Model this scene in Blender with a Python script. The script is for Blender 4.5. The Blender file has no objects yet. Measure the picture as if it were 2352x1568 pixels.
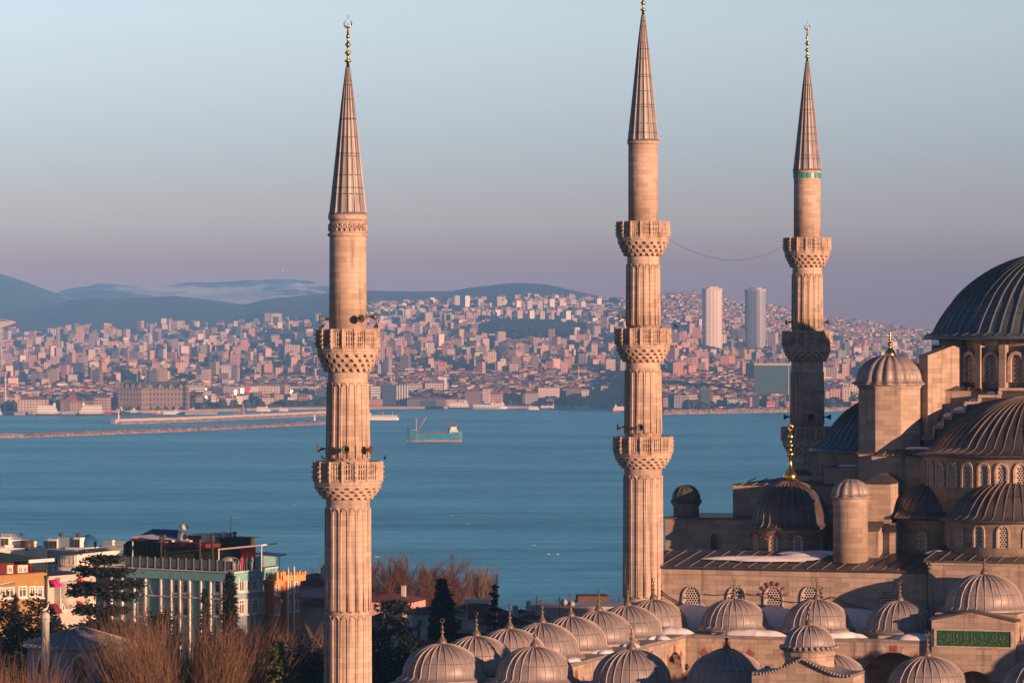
import bpy, math, random
from mathutils import Vector, Matrix, noise
R_ = math.radians
PI = math.pi
sc = bpy.context.scene
col = sc.collection
# ------------------------------------------------------------------ camera
F, YH, CX, HC = 9000.0, 790.0, 1176.0, 80.0     # focal length in photo units, horizon row, centre column, eye height
cam = bpy.data.cameras.new('camera'); cam_ob = bpy.data.objects.new('camera', cam); col.objects.link(cam_ob)
cam.sensor_width = 36.0; cam.lens = F/2352*36; cam.shift_y = (YH-784)/2352
cam.clip_start = 1.0; cam.clip_end = 60000
cam_ob.location = (0, 0, HC); cam_ob.rotation_euler = (PI/2, 0, 0)
sc.camera = cam_ob
# ------------------------------------------------------------------ sun, sky, exposure
SUN_AZ, SUN_EL = R_(44.0), R_(6.0)              # sun behind the camera, to its right
to_sun = Vector((math.sin(SUN_AZ)*math.cos(SUN_EL), -math.cos(SUN_AZ)*math.cos(SUN_EL), math.sin(SUN_EL)))
sl = bpy.data.lights.new('sun', 'SUN'); sl.energy = 4.6; sl.angle = R_(0.5); sl.color = (1.0, 0.53, 0.31)
so = bpy.data.objects.new('sun', sl); col.objects.link(so); so.rotation_euler = (-to_sun).to_track_quat('-Z', 'Y').to_euler()
so.location = (100, -100, 300)
w = bpy.data.worlds.new('World'); sc.world = w; w.use_nodes = True
nt = w.node_tree; N = nt.nodes; K = nt.links; N.clear()
wo = N.new('ShaderNodeOutputWorld'); bg = N.new('ShaderNodeBackground'); K.new(bg.outputs[0], wo.inputs[0])
sky = N.new('ShaderNodeTexSky'); sky.sky_type = 'NISHITA'; sky.sun_disc = False
sky.sun_elevation = SUN_EL; sky.sun_rotation = PI - SUN_AZ; sky.air_density = 1.0; sky.dust_density = 1.5; sky.ozone_density = 2.0
tc = N.new('ShaderNodeTexCoord'); sx = N.new('ShaderNodeSeparateXYZ'); K.new(tc.outputs['Generated'], sx.inputs[0])
mr = N.new('ShaderNodeMapRange'); mr.inputs['From Min'].default_value = 0.0; mr.inputs['From Max'].default_value = 0.10
K.new(sx.outputs['Z'], mr.inputs['Value'])
cr = N.new('ShaderNodeValToRGB'); K.new(mr.outputs[0], cr.inputs[0])
e = cr.color_ramp.elements
SKYC = [(0.0,(3.3,.8,.3)),(0.1,(3.2,.9,.4)),(0.2,(3.2,1.4,1.0)),(0.3,(3.5,2.7,2.2)),(0.5,(3.4,3.5,3.5)),(0.65,(3.6,4.0,4.2)),(0.81,(3.8,4.4,4.7)),(1.0,(3.7,4.4,4.9))]
e[0].position = 0.0; e[0].color = (*SKYC[0][1], 1); e[1].position = 1.0; e[1].color = (*SKYC[-1][1], 1)
for p, c in SKYC[1:-1]: q = e.new(p); q.color = (*c, 1)
mr2 = N.new('ShaderNodeMapRange'); mr2.inputs['From Min'].default_value = 0.10; mr2.inputs['From Max'].default_value = 0.22
K.new(sx.outputs['Z'], mr2.inputs['Value'])
tint = N.new('ShaderNodeMix'); tint.data_type = 'RGBA'; tint.blend_type = 'MULTIPLY'; tint.inputs[0].default_value = 1.0
K.new(sky.outputs[0], tint.inputs[6]); tint.inputs[7].default_value = (0.20, 0.29, 0.50, 1)
mx = N.new('ShaderNodeMix'); mx.data_type = 'RGBA'
K.new(mr2.outputs[0], mx.inputs[0]); K.new(cr.outputs[0], mx.inputs[6]); K.new(tint.outputs[2], mx.inputs[7])
az = N.new('ShaderNodeMapRange'); az.inputs['From Min'].default_value = -0.13; az.inputs['From Max'].default_value = 0.13
az.inputs['To Min'].default_value = 1.20; az.inputs['To Max'].default_value = 0.88; K.new(sx.outputs['X'], az.inputs['Value'])
azm = N.new('ShaderNodeMix'); azm.data_type = 'RGBA'; azm.blend_type = 'MULTIPLY'; azm.inputs[0].default_value = 1.0
K.new(mx.outputs[2], azm.inputs[6]); K.new(az.outputs[0], azm.inputs[7]); K.new(azm.outputs[2], bg.inputs[0]); bg.inputs[1].default_value = 0.08
sc.view_settings.view_transform = 'Standard'; sc.view_settings.look = 'None'
sc.view_settings.exposure = 1.08; sc.view_settings.gamma = 1.0
sc.cycles.use_denoising = True
sc.cycles.max_bounces = 5; sc.cycles.diffuse_bounces = 2; sc.cycles.glossy_bounces = 2; sc.cycles.volume_bounces = 0
sc.cycles.transparent_max_bounces = 8; sc.cycles.caustics_reflective = False; sc.cycles.caustics_refractive = False
# ------------------------------------------------------------------ helpers
def P(px, py, Y): return Vector(((px-CX)/F*Y, Y, HC-(py-YH)/F*Y))
def M2(px, Y): return px/F*Y                     # photo units to metres at distance Y

class MB:
    def __init__(s): s.v = []; s.f = []; s.m = []; s.sm = []
    def add(s, vs, fs, m=0, smooth=False):
        o = len(s.v); s.v += [tuple(x) for x in vs]
        for f in fs: s.f.append(tuple(i+o for i in f)); s.m.append(m); s.sm.append(smooth)
    def box(s, x0, x1, y0, y1, z0, z1, m=0, rot=0, c=None):
        vs = [(x0,y0,z0),(x1,y0,z0),(x1,y1,z0),(x0,y1,z0),(x0,y0,z1),(x1,y0,z1),(x1,y1,z1),(x0,y1,z1)]
        if rot:
            cx, cy = c if c else ((x0+x1)/2, (y0+y1)/2); ca, sa = math.cos(rot), math.sin(rot)
            vs = [(cx+(x-cx)*ca-(y-cy)*sa, cy+(x-cx)*sa+(y-cy)*ca, z) for x, y, z in vs]
        s.add(vs, [(3,2,1,0),(4,5,6,7),(0,1,5,4),(1,2,6,5),(2,3,7,6),(3,0,4,7)], m)
    def prism(s, poly, z0, z1, m=0, top=None):
        n = len(poly); vs = [(x,y,z0) for x,y in poly] + [(x,y,z1) for x,y in poly]
        fs = [(i,(i+1)%n,n+(i+1)%n,n+i) for i in range(n)]
        s.add(vs, fs + [tuple(range(n-1,-1,-1))], m); s.add([(x,y,z1) for x,y in poly], [tuple(range(n))], m if top is None else top)
    def ext(s, poly, o, u, w, d, m=0):          # polygon (p,q) in plane o + p*u + q*z, thickness d along w
        o, u, w = Vector(o), Vector(u), Vector(w); n = len(poly)
        A = [o+u*p+Vector((0,0,q)) for p, q in poly]; B = [x+w*d for x in A]
        s.add(A+B, [tuple(range(n)), tuple(range(2*n-1,n-1,-1))]+[(i,n+i,n+(i+1)%n,(i+1)%n) for i in range(n)], m)
    def hip(s, x0, x1, y0, y1, z0, h, m=0, ov=0.0, ridge=0.0, rot=0, c=None):
        x0-=ov; x1+=ov; y0-=ov; y1+=ov; mxx, my = (x0+x1)/2, (y0+y1)/2
        if x1-x0 > y1-y0: k = max(0.05, (x1-x0)/2-(y1-y0)/2*(1-ridge)); r = [(mxx-k,my),(mxx+k,my)]; fs = [(0,1,5,4),(1,2,5),(2,3,4,5),(3,0,4)]
        else: k = max(0.05, (y1-y0)/2-(x1-x0)/2*(1-ridge)); r = [(mxx,my-k),(mxx,my+k)]; fs = [(0,1,4),(1,2,5,4),(2,3,5),(3,0,4,5)]
        vs = [(x0,y0,z0),(x1,y0,z0),(x1,y1,z0),(x0,y1,z0)]+[(a,b,z0+h) for a,b in r]
        if rot:
            cx, cy = c if c else (mxx, my); ca, sa = math.cos(rot), math.sin(rot)
            vs = [(cx+(x-cx)*ca-(y-cy)*sa, cy+(x-cx)*sa+(y-cy)*ca, z) for x, y, z in vs]
        s.add(vs, fs+[(3,2,1,0)], m)
    def lathe(s, prof, n=24, c=(0,0,0), m=0, smooth=True, ang=None, bump=0.0, phase=0.0, cap=True):
        # ang: list of (angle, bumpfactor)
        if ang is None: ang = [(phase+2*PI*i/n, 0) for i in range(n)]
        k = len(ang); vs = []; fs = []
        for r, z in prof:
            for a, bf in ang:
                rr = r + bump*bf*(1 if r > 0.3 else max(r, 0)/0.3)
                vs.append((c[0]+rr*math.cos(a), c[1]+rr*math.sin(a), c[2]+z))
        for j in range(len(prof)-1):
            for i in range(k): fs.append((j*k+i, j*k+(i+1)%k, (j+1)*k+(i+1)%k, (j+1)*k+i))
        if cap: fs.append(tuple(range(k-1,-1,-1))); fs.append(tuple((len(prof)-1)*k+i for i in range(k)))
        s.add(vs, fs, m, smooth)
    def tube(s, pts, rad, n=5, m=0, smooth=True):
        pts = [Vector(p) for p in pts]; vs = []; fs = []
        if not isinstance(rad, (list, tuple)): rad = [rad]*len(pts)
        for i, p in enumerate(pts):
            d = (pts[min(i+1,len(pts)-1)]-pts[max(i-1,0)])
            if d.length < 1e-9: d = Vector((0,0,1))
            d.normalize(); a = d.cross(Vector((0,0,1)) if abs(d.z) < 0.95 else Vector((1,0,0))).normalized(); b = d.cross(a)
            for k in range(n):
                t = 2*PI*k/n; vs.append(p+(a*math.cos(t)+b*math.sin(t))*rad[i])
        for i in range(len(pts)-1):
            for k in range(n): fs.append((i*n+k, i*n+(k+1)%n, (i+1)*n+(k+1)%n, (i+1)*n+k))
        if n > 3 or rad[0] > 0.05: fs.append(tuple(range(n-1,-1,-1))); fs.append(tuple((len(pts)-1)*n+k for k in range(n)))
        s.add(vs, fs, m, smooth)
    def build(s, name, mats, parent=None, loc=(0,0,0), rz=0, **tags):
        me = bpy.data.meshes.new(name); me.from_pydata(s.v, [], s.f)
        if not isinstance(mats, (list, tuple)): mats = [mats]
        for m in mats: me.materials.append(m)
        me.polygons.foreach_set('material_index', s.m); me.polygons.foreach_set('use_smooth', s.sm); me.update()
        o = bpy.data.objects.new(name, me); col.objects.link(o); o.location = loc; o.rotation_euler = (0,0,rz)
        if parent: o.parent = parent
        for k_, v_ in tags.items(): o[k_] = v_
        return o

def thing(name, label, cat, loc=(0,0,0), rz=0, group=None):
    o = bpy.data.objects.new(name, None); col.objects.link(o); o.location = loc; o.rotation_euler = (0,0,rz)
    o.empty_display_size = 0.5; o['label'] = label; o['category'] = cat
    if group: o['group'] = group
    return o
def tag(o, label=None, cat=None, group=None, kind=None):
    for k_, v_ in (('label',label),('category',cat),('group',group),('kind',kind)):
        if v_: o[k_] = v_
    return o

# ------------------------------------------------------------------ materials
def nodes(name):
    m = bpy.data.materials.new(name); m.use_nodes = True; t = m.node_tree; b = t.nodes['Principled BSDF']; return m, t.nodes, t.links, b
def mixc(N, K, fac, a, b, mode='MIX'):
    x = N.new('ShaderNodeMix'); x.data_type = 'RGBA'; x.blend_type = mode
    for i, q in ((0, fac), (6, a), (7, b)):
        if hasattr(q, 'is_linked') or hasattr(q, 'links'): K.new(q, x.inputs[i])
        elif i == 0: x.inputs[0].default_value = q
        else: x.inputs[i].default_value = (*q, 1)
    return x.outputs[2]
def math_(N, K, op, a, b=0.0, c=None):
    x = N.new('ShaderNodeMath'); x.operation = op
    for i, q in enumerate((a, b) if c is None else (a, b, c)):
        if hasattr(q, 'links'): K.new(q, x.inputs[i])
        else: x.inputs[i].default_value = q
    return x.outputs[0]
def noise_(N, K, vec, scale, detail=4, rough=0.6, sc3=None):
    if sc3:
        mp = N.new('ShaderNodeMapping'); mp.inputs['Scale'].default_value = sc3; K.new(vec, mp.inputs[0]); vec = mp.outputs[0]
    x = N.new('ShaderNodeTexNoise'); x.inputs['Scale'].default_value = scale; x.inputs['Detail'].default_value = detail
    x.inputs['Roughness'].default_value = rough; K.new(vec, x.inputs['Vector']); return x.outputs['Fac']
def ramp_(N, K, v, lo, hi):
    x = N.new('ShaderNodeMapRange'); x.inputs['From Min'].default_value = lo; x.inputs['From Max'].default_value = hi; K.new(v, x.inputs['Value']); return x.outputs[0]
def bump_(N, K, b, h, strength=0.3, dist=0.05):
    x = N.new('ShaderNodeBump'); x.inputs['Strength'].default_value = strength; x.inputs['Distance'].default_value = dist
    K.new(h, x.inputs['Height']); K.new(x.outputs[0], b.inputs['Normal'])

def mat_stone(name, c1, c2, c3, bw=1.1, bh=0.42, streak=0.5):
    m, N, K, b = nodes(name); tc = N.new('ShaderNodeTexCoord'); sp = N.new('ShaderNodeSeparateXYZ'); K.new(tc.outputs['Object'], sp.inputs[0])
    u = math_(N, K, 'ADD', math_(N, K, 'MULTIPLY', sp.outputs[0], 0.83), math_(N, K, 'MULTIPLY', sp.outputs[1], 0.61))
    cb = N.new('ShaderNodeCombineXYZ'); K.new(u, cb.inputs[0]); K.new(sp.outputs[2], cb.inputs[1])
    br = N.new('ShaderNodeTexBrick'); K.new(cb.outputs[0], br.inputs['Vector']); br.inputs['Scale'].default_value = 1.0
    br.inputs['Brick Width'].default_value = bw; br.inputs['Row Height'].default_value = bh; br.inputs['Mortar Size'].default_value = 0.008
    br.inputs['Color1'].default_value = (*c1, 1); br.inputs['Color2'].default_value = (*c2, 1); br.inputs['Mortar'].default_value = (*[x*0.8 for x in c3], 1)
    br.inputs['Bias'].default_value = -0.32
    n1 = noise_(N, K, tc.outputs['Object'], 0.35, 5, 0.65)
    c = mixc(N, K, math_(N, K, 'MULTIPLY', ramp_(N, K, n1, 0.45, 0.7), 0.55), br.outputs['Color'], c3)
    st = noise_(N, K, tc.outputs['Object'], 1.0, 3, 0.6, (1.6, 1.6, 0.12))
    c = mixc(N, K, math_(N, K, 'MULTIPLY', ramp_(N, K, st, 0.55, 0.75), streak), c, (0.10, 0.085, 0.07))
    fine = noise_(N, K, tc.outputs['Object'], 9.0, 4, 0.7)
    c = mixc(N, K, 0.35, c, mixc(N, K, fine, (0.45,0.45,0.45), (1.3,1.3,1.3)), 'MULTIPLY')
    K.new(c, b.inputs['Base Color']); b.inputs['Roughness'].default_value = 0.85; b.inputs['Specular IOR Level'].default_value = 0.25
    bump_(N, K, b, math_(N, K, 'ADD', br.outputs['Fac'], fine), 0.35, 0.03)
    return m
def mat_lead(name, c1, c2, band=1.6, rough=0.5):
    m, N, K, b = nodes(name); tc = N.new('ShaderNodeTexCoord'); sp = N.new('ShaderNodeSeparateXYZ'); K.new(tc.outputs['Object'], sp.inputs[0])
    n1 = noise_(N, K, tc.outputs['Object'], 0.8, 5, 0.65); n2 = noise_(N, K, tc.outputs['Object'], 1.0, 3, 0.6, (2.5, 2.5, 0.3))
    c = mixc(N, K, ramp_(N, K, n1, 0.35, 0.65), c1, c2); c = mixc(N, K, math_(N, K, 'MULTIPLY', ramp_(N, K, n2, 0.5, 0.75), 0.5), c, [x*0.55 for x in c1])
    seam = math_(N, K, 'LESS_THAN', math_(N, K, 'FRACT', math_(N, K, 'DIVIDE', sp.outputs[2], band)), 0.045)
    c = mixc(N, K, math_(N, K, 'MULTIPLY', seam, 0.65), c, [x*0.3 for x in c1])
    oi = N.new('ShaderNodeObjectInfo'); c = mixc(N, K, 1.0, c, mixc(N, K, oi.outputs['Random'], (0.80,0.82,0.86), (1.12,1.08,1.04)), 'MULTIPLY')
    n3 = noise_(N, K, tc.outputs['Object'], 3.5, 4, 0.7); c = mixc(N, K, math_(N, K, 'MULTIPLY', ramp_(N, K, n3, 0.62, 0.72), 0.35), c, [min(1,x*1.7) for x in c2])
    K.new(c, b.inputs['Base Color']); b.inputs['Roughness'].default_value = rough; b.inputs['Metallic'].default_value = 0.15
    bump_(N, K, b, n1, 0.2, 0.05)
    return m
def mat_plain(name, c, rough=0.7, var=0.25, scale=1.0, metal=0.0, spec=0.3, isl=0.0, obr=0.0, bump=0.0, dirt=None, sc3=None):
    m, N, K, b = nodes(name); tc = N.new('ShaderNodeTexCoord'); n1 = noise_(N, K, tc.outputs['Object'], scale, 5, 0.65, sc3)
    k = mixc(N, K, ramp_(N, K, n1, 0.3, 0.7), [x*(1-var) for x in c], [min(1, x*(1+var*0.6)) for x in c])
    if dirt: k = mixc(N, K, math_(N, K, 'MULTIPLY', ramp_(N, K, noise_(N, K, tc.outputs['Object'], scale*0.45, 4, 0.6), 0.5, 0.68), 0.7), k, dirt)
    if isl or obr:
        if isl: g = N.new('ShaderNodeNewGeometry').outputs['Random Per Island']; a = isl
        else: g = N.new('ShaderNodeObjectInfo').outputs['Random']; a = obr
        k = mixc(N, K, 1.0, k, mixc(N, K, g, (1-a,)*3, (1+a*0.6,)*3), 'MULTIPLY')
    K.new(k, b.inputs['Base Color']); b.inputs['Roughness'].default_value = rough; b.inputs['Metallic'].default_value = metal; b.inputs['Specular IOR Level'].default_value = spec
    if bump: bump_(N, K, b, n1, bump, 0.05)
    return m
def mat_facade(name, c, win=(0.05,0.06,0.08), sx=3.4, sz=3.2, fw=0.5, fh=0.5, isl=0.25, ribbon=False, rough=0.7, wrough=None):
    # windows of the far blocks, a grid that stays with the place
    m, N, K, b = nodes(name); g = N.new('ShaderNodeNewGeometry'); sp = N.new('ShaderNodeSeparateXYZ'); K.new(g.outputs['Position'], sp.inputs[0])
    nn = N.new('ShaderNodeSeparateXYZ'); K.new(g.outputs['True Normal'], nn.inputs[0])
    u = math_(N, K, 'SUBTRACT', math_(N, K, 'MULTIPLY', sp.outputs[0], nn.outputs[1]), math_(N, K, 'MULTIPLY', sp.outputs[1], nn.outputs[0]))
    fu = math_(N, K, 'FRACT', math_(N, K, 'DIVIDE', u, sx)); fz = math_(N, K, 'FRACT', math_(N, K, 'DIVIDE', sp.outputs[2], sz))
    wz = math_(N, K, 'MULTIPLY', math_(N, K, 'GREATER_THAN', fz, 0.25), math_(N, K, 'LESS_THAN', fz, 0.25+fh))
    wu = math_(N, K, 'LESS_THAN', fu, 0.85 if ribbon else fw)
    side = math_(N, K, 'LESS_THAN', math_(N, K, 'ABSOLUTE', nn.outputs[2]), 0.3)
    wm = math_(N, K, 'MULTIPLY', math_(N, K, 'MULTIPLY', wz, wu), side)
    rnd = g.outputs['Random Per Island']
    wm2 = math_(N, K, 'MULTIPLY', wm, 0.85)
    base = mixc(N, K, 1.0, c, mixc(N, K, rnd, (1-isl, 1-isl, 1-isl*0.8), (1+isl*0.5,)*3), 'MULTIPLY')
    n1 = noise_(N, K, g.outputs['Position'], 0.12, 4, 0.7); base = mixc(N, K, 0.4, base, mixc(N, K, n1, (0.5,0.5,0.5), (1.3,1.3,1.3)), 'MULTIPLY')
    K.new(mixc(N, K, wm2, base, win), b.inputs['Base Color'])
    K.new(math_(N, K, 'SUBTRACT', rough, math_(N, K, 'MULTIPLY', wm, rough-(wrough or 0.25))), b.inputs['Roughness'])
    return m
S_MIN = mat_stone('minaret_limestone', (0.58,0.455,0.37), (0.34,0.285,0.25), (0.33,0.265,0.22), 0.9, 0.36, 0.7)
S_WALL = mat_stone('mosque_ashlar', (0.46,0.375,0.31), (0.25,0.21,0.185), (0.27,0.22,0.185), 1.05, 0.42, 0.7)
S_LAT = mat_plain('pale_lattice', (0.60,0.52,0.45), 0.85, 0.15, 3)
S_TRIM = mat_plain('carved_limestone', (0.50,0.395,0.325), 0.85, 0.35, 2.5, bump=0.3, dirt=(0.2,0.16,0.12))
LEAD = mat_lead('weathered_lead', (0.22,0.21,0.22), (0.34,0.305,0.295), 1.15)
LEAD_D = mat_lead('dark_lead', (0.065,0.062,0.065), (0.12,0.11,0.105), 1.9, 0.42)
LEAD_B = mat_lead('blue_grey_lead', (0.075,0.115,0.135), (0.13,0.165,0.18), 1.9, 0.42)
LEAD_S = mat_lead('spire_lead', (0.25,0.24,0.25), (0.34,0.32,0.32), 2.35, 0.5)
RIBL = mat_plain('lead_rolls', (0.44,0.38,0.35), 0.5, 0.25, 2.0)
RIBD = mat_plain('dark_lead_rolls', (0.10,0.125,0.135), 0.45, 0.25, 2.0)
RIBM = mat_plain('brown_lead_rolls', (0.20,0.17,0.155), 0.5, 0.3, 2.0)
GOLD = mat_plain('gilded_copper', (0.95,0.58,0.16), 0.22, 0.12, 3.0, metal=1.0)
BRONZE = mat_plain('weathered_finial', (0.17,0.14,0.11), 0.5, 0.3, 4.0, metal=0.3)
SNOW = mat_plain('old_snow', (0.80,0.81,0.84), 0.75, 0.12, 3.0, bump=0.5)
DARK = mat_plain('dark_opening', (0.018,0.018,0.022), 0.5, 0.2)
GLASS = mat_plain('dark_window_glass', (0.05,0.06,0.07), 0.12, 0.2, spec=0.6)
REDV = mat_plain('red_voussoirs', (0.28,0.10,0.07), 0.85, 0.3, 4.0)
HORN = mat_plain('horn_metal', (0.16,0.15,0.14), 0.5, 0.3, 6.0, metal=0.3)
CABLE = mat_plain('black_cable', (0.03,0.028,0.026), 0.7)
TURQ = mat_plain('turquoise_tile', (0.05,0.36,0.40), 0.35, 0.3, 3.0)
GREENP = mat_plain('green_panel', (0.02,0.10,0.05), 0.5, 0.35, 4.0)
GOLDP = mat_plain('gold_lettering', (0.16,0.17,0.06), 0.45, 0.2)
# ------------------------------------------------------------------ setting: sea, land, hills, haze
def lerp_tab(tab, x):
    if x <= tab[0][0]: return tab[0][1]
    for (x0,y0),(x1,y1) in zip(tab, tab[1:]):
        if x <= x1:
            t = (x-x0)/(x1-x0); return y0+(y1-y0)*t
    return tab[-1][1]
m, N, K, b = nodes('sea_water'); g = N.new('ShaderNodeNewGeometry'); pos = g.outputs['Position']
nb = noise_(N, K, pos, 1.0, 4, 0.6, (0.0016, 0.0048, 0.01)); nb2 = noise_(N, K, pos, 1.0, 3, 0.55, (0.010, 0.045, 0.01))
nw = noise_(N, K, pos, 1.0, 5, 0.65, (0.10, 0.22, 0.2)); nw2 = noise_(N, K, pos, 1.0, 4, 0.7, (0.02, 0.055, 0.05))
calm = math_(N, K, 'ADD', math_(N, K, 'MULTIPLY', ramp_(N, K, nb, 0.40, 0.60), 0.55), math_(N, K, 'MULTIPLY', ramp_(N, K, nb2, 0.40, 0.60), 0.45))
nf = noise_(N, K, pos, 1.0, 4, 0.7, (0.035, 0.12, 0.02))
fine = math_(N, K, 'MULTIPLY', ramp_(N, K, nf, 0.35, 0.65), 0.35); calm = math_(N, K, 'SUBTRACT', math_(N, K, 'ADD', math_(N, K, 'MULTIPLY', calm, 0.75), fine), 0.05)
N.remove(b); out = N['Material Output']; df = N.new('ShaderNodeBsdfDiffuse'); gl = N.new('ShaderNodeBsdfGlossy'); mxs = N.new('ShaderNodeMixShader')
K.new(mixc(N, K, calm, (0.03,0.30,0.42), (0.13,0.66,0.82)), df.inputs['Color']); gl.inputs['Color'].default_value = (0.55,0.92,1.0,1); gl.inputs['Roughness'].default_value = 0.22
K.new(math_(N, K, 'ADD', 0.20, math_(N, K, 'MULTIPLY', calm, 0.36)), mxs.inputs[0]); K.new(df.outputs[0], mxs.inputs[1]); K.new(gl.outputs[0], mxs.inputs[2]); K.new(mxs.outputs[0], out.inputs['Surface'])
bp = N.new('ShaderNodeBump'); bp.inputs['Distance'].default_value = 1.0; bp.inputs['Strength'].default_value = 0.8
K.new(math_(N, K, 'ADD', math_(N, K, 'MULTIPLY', nw, 1.3), math_(N, K, 'MULTIPLY', nw2, 3.5)), bp.inputs['Height']); K.new(bp.outputs[0], gl.inputs['Normal']); K.new(bp.outputs[0], df.inputs['Normal'])
WATER = m
q = MB(); q.add([(-30000,-4000,0),(30000,-4000,0),(30000,30000,0),(-30000,30000,0)], [(0,1,2,3)]); tag(q.build('sea', WATER), kind='structure')

GROUND = mat_plain('dark_soil_and_streets', (0.055,0.05,0.045), 0.9, 0.4, 0.2, bump=0.3)
def near_z(x, y): return 46 - max(0, y-430)*0.088 - max(0, y-900)*0.15
q = MB(); nx, ny = 50, 60; vs = []; fs = []
for j in range(ny+1):
    y = -400 + 1500*j/ny
    for i in range(nx+1):
        x = -450 + 900*i/nx; vs.append((x, y, near_z(x,y) + (noise.noise(Vector((x*.02,y*.02,0)))*0.6 if y > 20 else 0)))
for j in range(ny):
    for i in range(nx): a = j*(nx+1)+i; fs.append((a,a+1,a+nx+2,a+nx+1))
q.add(vs, fs, 0, True); tag(q.build('ground', GROUND), kind='structure')

SH = [(-200,953),(0,953),(240,948),(420,946),(640,940),(860,938),(1430,936),(1500,950),(1600,949),(1820,945),(2000,942),(2352,940),(2600,940)]
TOPY = [(-300,780),(0,775),(300,765),(640,748),(750,725),(850,700),(1000,695),(1150,682),(1300,684),(1400,690),(1520,682),(1600,680),(1700,700),(1800,714),(1900,736),(2000,748),(2100,764),(2352,788),(2600,795)]
YT = 8600.0
def shoreY(px): return HC*F/(lerp_tab(SH, px)-YH)
def ground_y(px, Y):                             # row at which the far land stands, from its real height
    Ys = shoreY(px); s = (Y-Ys)/(YT-Ys)
    if s <= 0: return HC*F/Y+YH
    return lerp_tab(SH,px) + (lerp_tab(TOPY,px)-lerp_tab(SH,px))*min(s,1.0)**0.72
def far_z(px, Y):
    return HC-(ground_y(px,Y)-YH)/F*Y
def find_Y(px, py):
    a, b_ = shoreY(px)+2, YT
    for _ in range(40):
        c = (a+b_)/2
        if ground_y(px, c) > py: a = c
        else: b_ = c
    return (a+b_)/2
LAND = mat_plain('far_land_winter_ground', (0.085,0.075,0.06), 0.9, 0.45, 0.012)
q = MB(); vs = []; fs = []; cols = list(range(-420, 2800, 20)); nr = 46
for j in range(nr+1):
    for px in cols:
        Ys = shoreY(px)
        if j == 0: Y = Ys-1; z = -1.5
        elif j == 1: Y = Ys; z = 2.0
        else:
            s = (j-1)/(nr-6); Y = Ys+(YT-Ys)*s**1.2 if s <= 1 else YT+(s-1)*12000
            z = max(2.0, far_z(px, min(Y, YT))) + (noise.noise(Vector((px*.02, Y*.002, 3)))*8*min(1,s*2) if s > .3 else 0)
            if s > 1: z = z - (s-1)*60*6
        vs.append(((px-CX)/F*Y, Y, z))
n = len(cols)
for j in range(nr):
    for i in range(n-1): a = j*n+i; fs.append((a,a+1,a+n+1,a+n))
q.add(vs, fs, 0, True); tag(q.build('land', LAND), kind='structure')

def mat_hill(name, forest, snow, lo, hi):
    m, N, K, b = nodes(name); g = N.new('ShaderNodeNewGeometry')
    n1 = noise_(N, K, g.outputs['Position'], 1.0, 6, 0.6, (0.0016,0.0012,0.008)); n2 = noise_(N, K, g.outputs['Position'], 1.0, 5, 0.7, (0.006,0.003,0.02))
    k = math_(N, K, 'ADD', math_(N, K, 'MULTIPLY', n1, 0.75), math_(N, K, 'MULTIPLY', n2, 0.25))
    K.new(mixc(N, K, ramp_(N, K, k, lo, hi), forest, snow), b.inputs['Base Color']); b.inputs['Roughness'].default_value = 0.95
    return m
def hill(name, ridge, Y, depth, base_y, mat, seed, amp):
    q = MB(); x0, x1 = ridge[0][0], ridge[-1][0]; nc = int((x1-x0)/7); nr = 26; vs = []; fs = []
    for j in range(nr+1):
        s = j/nr*1.35; Yj = Y - depth + depth*s
        for i in range(nc+1):
            px = x0+(x1-x0)*i/nc
            top = HC-(lerp_tab(ridge,px)-YH)/F*Y; bot = HC-(base_y-YH)/F*(Y-depth)
            prof = math.sin(min(s,1)*PI/2)**1.15 if s <= 1 else 1-(s-1)*1.3
            X = (px-CX)/F*Y; nn = noise.fractal(Vector((X*.0016, Yj*.0016, seed)), 0.9, 2.1, 5)
            nn += 0.6*(1-abs(noise.noise(Vector((X*.0012+5, Yj*.0005, seed))))*2)*(1 if s < 1 else 0)
            z = bot+(top-bot)*prof + nn*amp*(0.25+0.75*math.sin(PI*min(s,1)*0.9)) * (0.35 if abs(s-1) < .1 else 1)
            vs.append((X*Yj/Y, Yj, z))
    for j in range(nr):
        for i in range(nc): a = j*(nc+1)+i; fs.append((a,a+1,a+nc+2,a+nc+1))
    q.add(vs, fs, 0, True); tag(q.build(name, mat), kind='structure')
HF = mat_hill('forest_hill', (0.020,0.032,0.030), (0.60,0.54,0.52), 0.575, 0.64)
HS = mat_hill('snowy_hill', (0.03,0.04,0.045), (0.85,0.74,0.70), 0.49, 0.55)
hill('hills', [(-260,640),(-60,622),(0,634),(60,652),(120,674),(170,692),(240,700),(330,705),(420,720)], 12300, 2800, 765, HF, 1, 12)
hill('hills', [(60,700),(150,676),(230,662),(350,665),(450,661),(520,659),(600,655),(680,648),(720,655),(780,672),(900,690)], 14600, 2600, 745, HS, 2, 30)
hill('hills', [(-50,735),(100,712),(200,690),(300,686),(400,681),(470,690),(560,706),(640,690),(760,676),(860,676),(950,690)], 11000, 2300, 768, HF, 3, 14)
hill('hills', [(600,700),(760,682),(850,669),(950,670),(1040,669),(1080,661),(1150,653),(1200,650),(1260,655),(1320,668),(1380,682),(1450,696),(1560,712)], 10600, 1900, 745, HF, 4, 12)

hz = MB(); hz.box(-9000, 9000, -1500, 15400, -1.0, 338)
m = bpy.data.materials.new('haze_air'); m.use_nodes = True; m.node_tree.nodes.clear()
o_ = m.node_tree.nodes.new('ShaderNodeOutputMaterial'); pv = m.node_tree.nodes.new('ShaderNodeVolumePrincipled')
pv.inputs['Color'].default_value = (0.15, 0.42, 0.93, 1); pv.inputs['Density'].default_value = 0.000085; pv.inputs['Anisotropy'].default_value = -0.35
m.node_tree.links.new(pv.outputs[0], o_.inputs['Volume'])
HAZE = hz.build('haze', m, kind='stuff')

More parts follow.
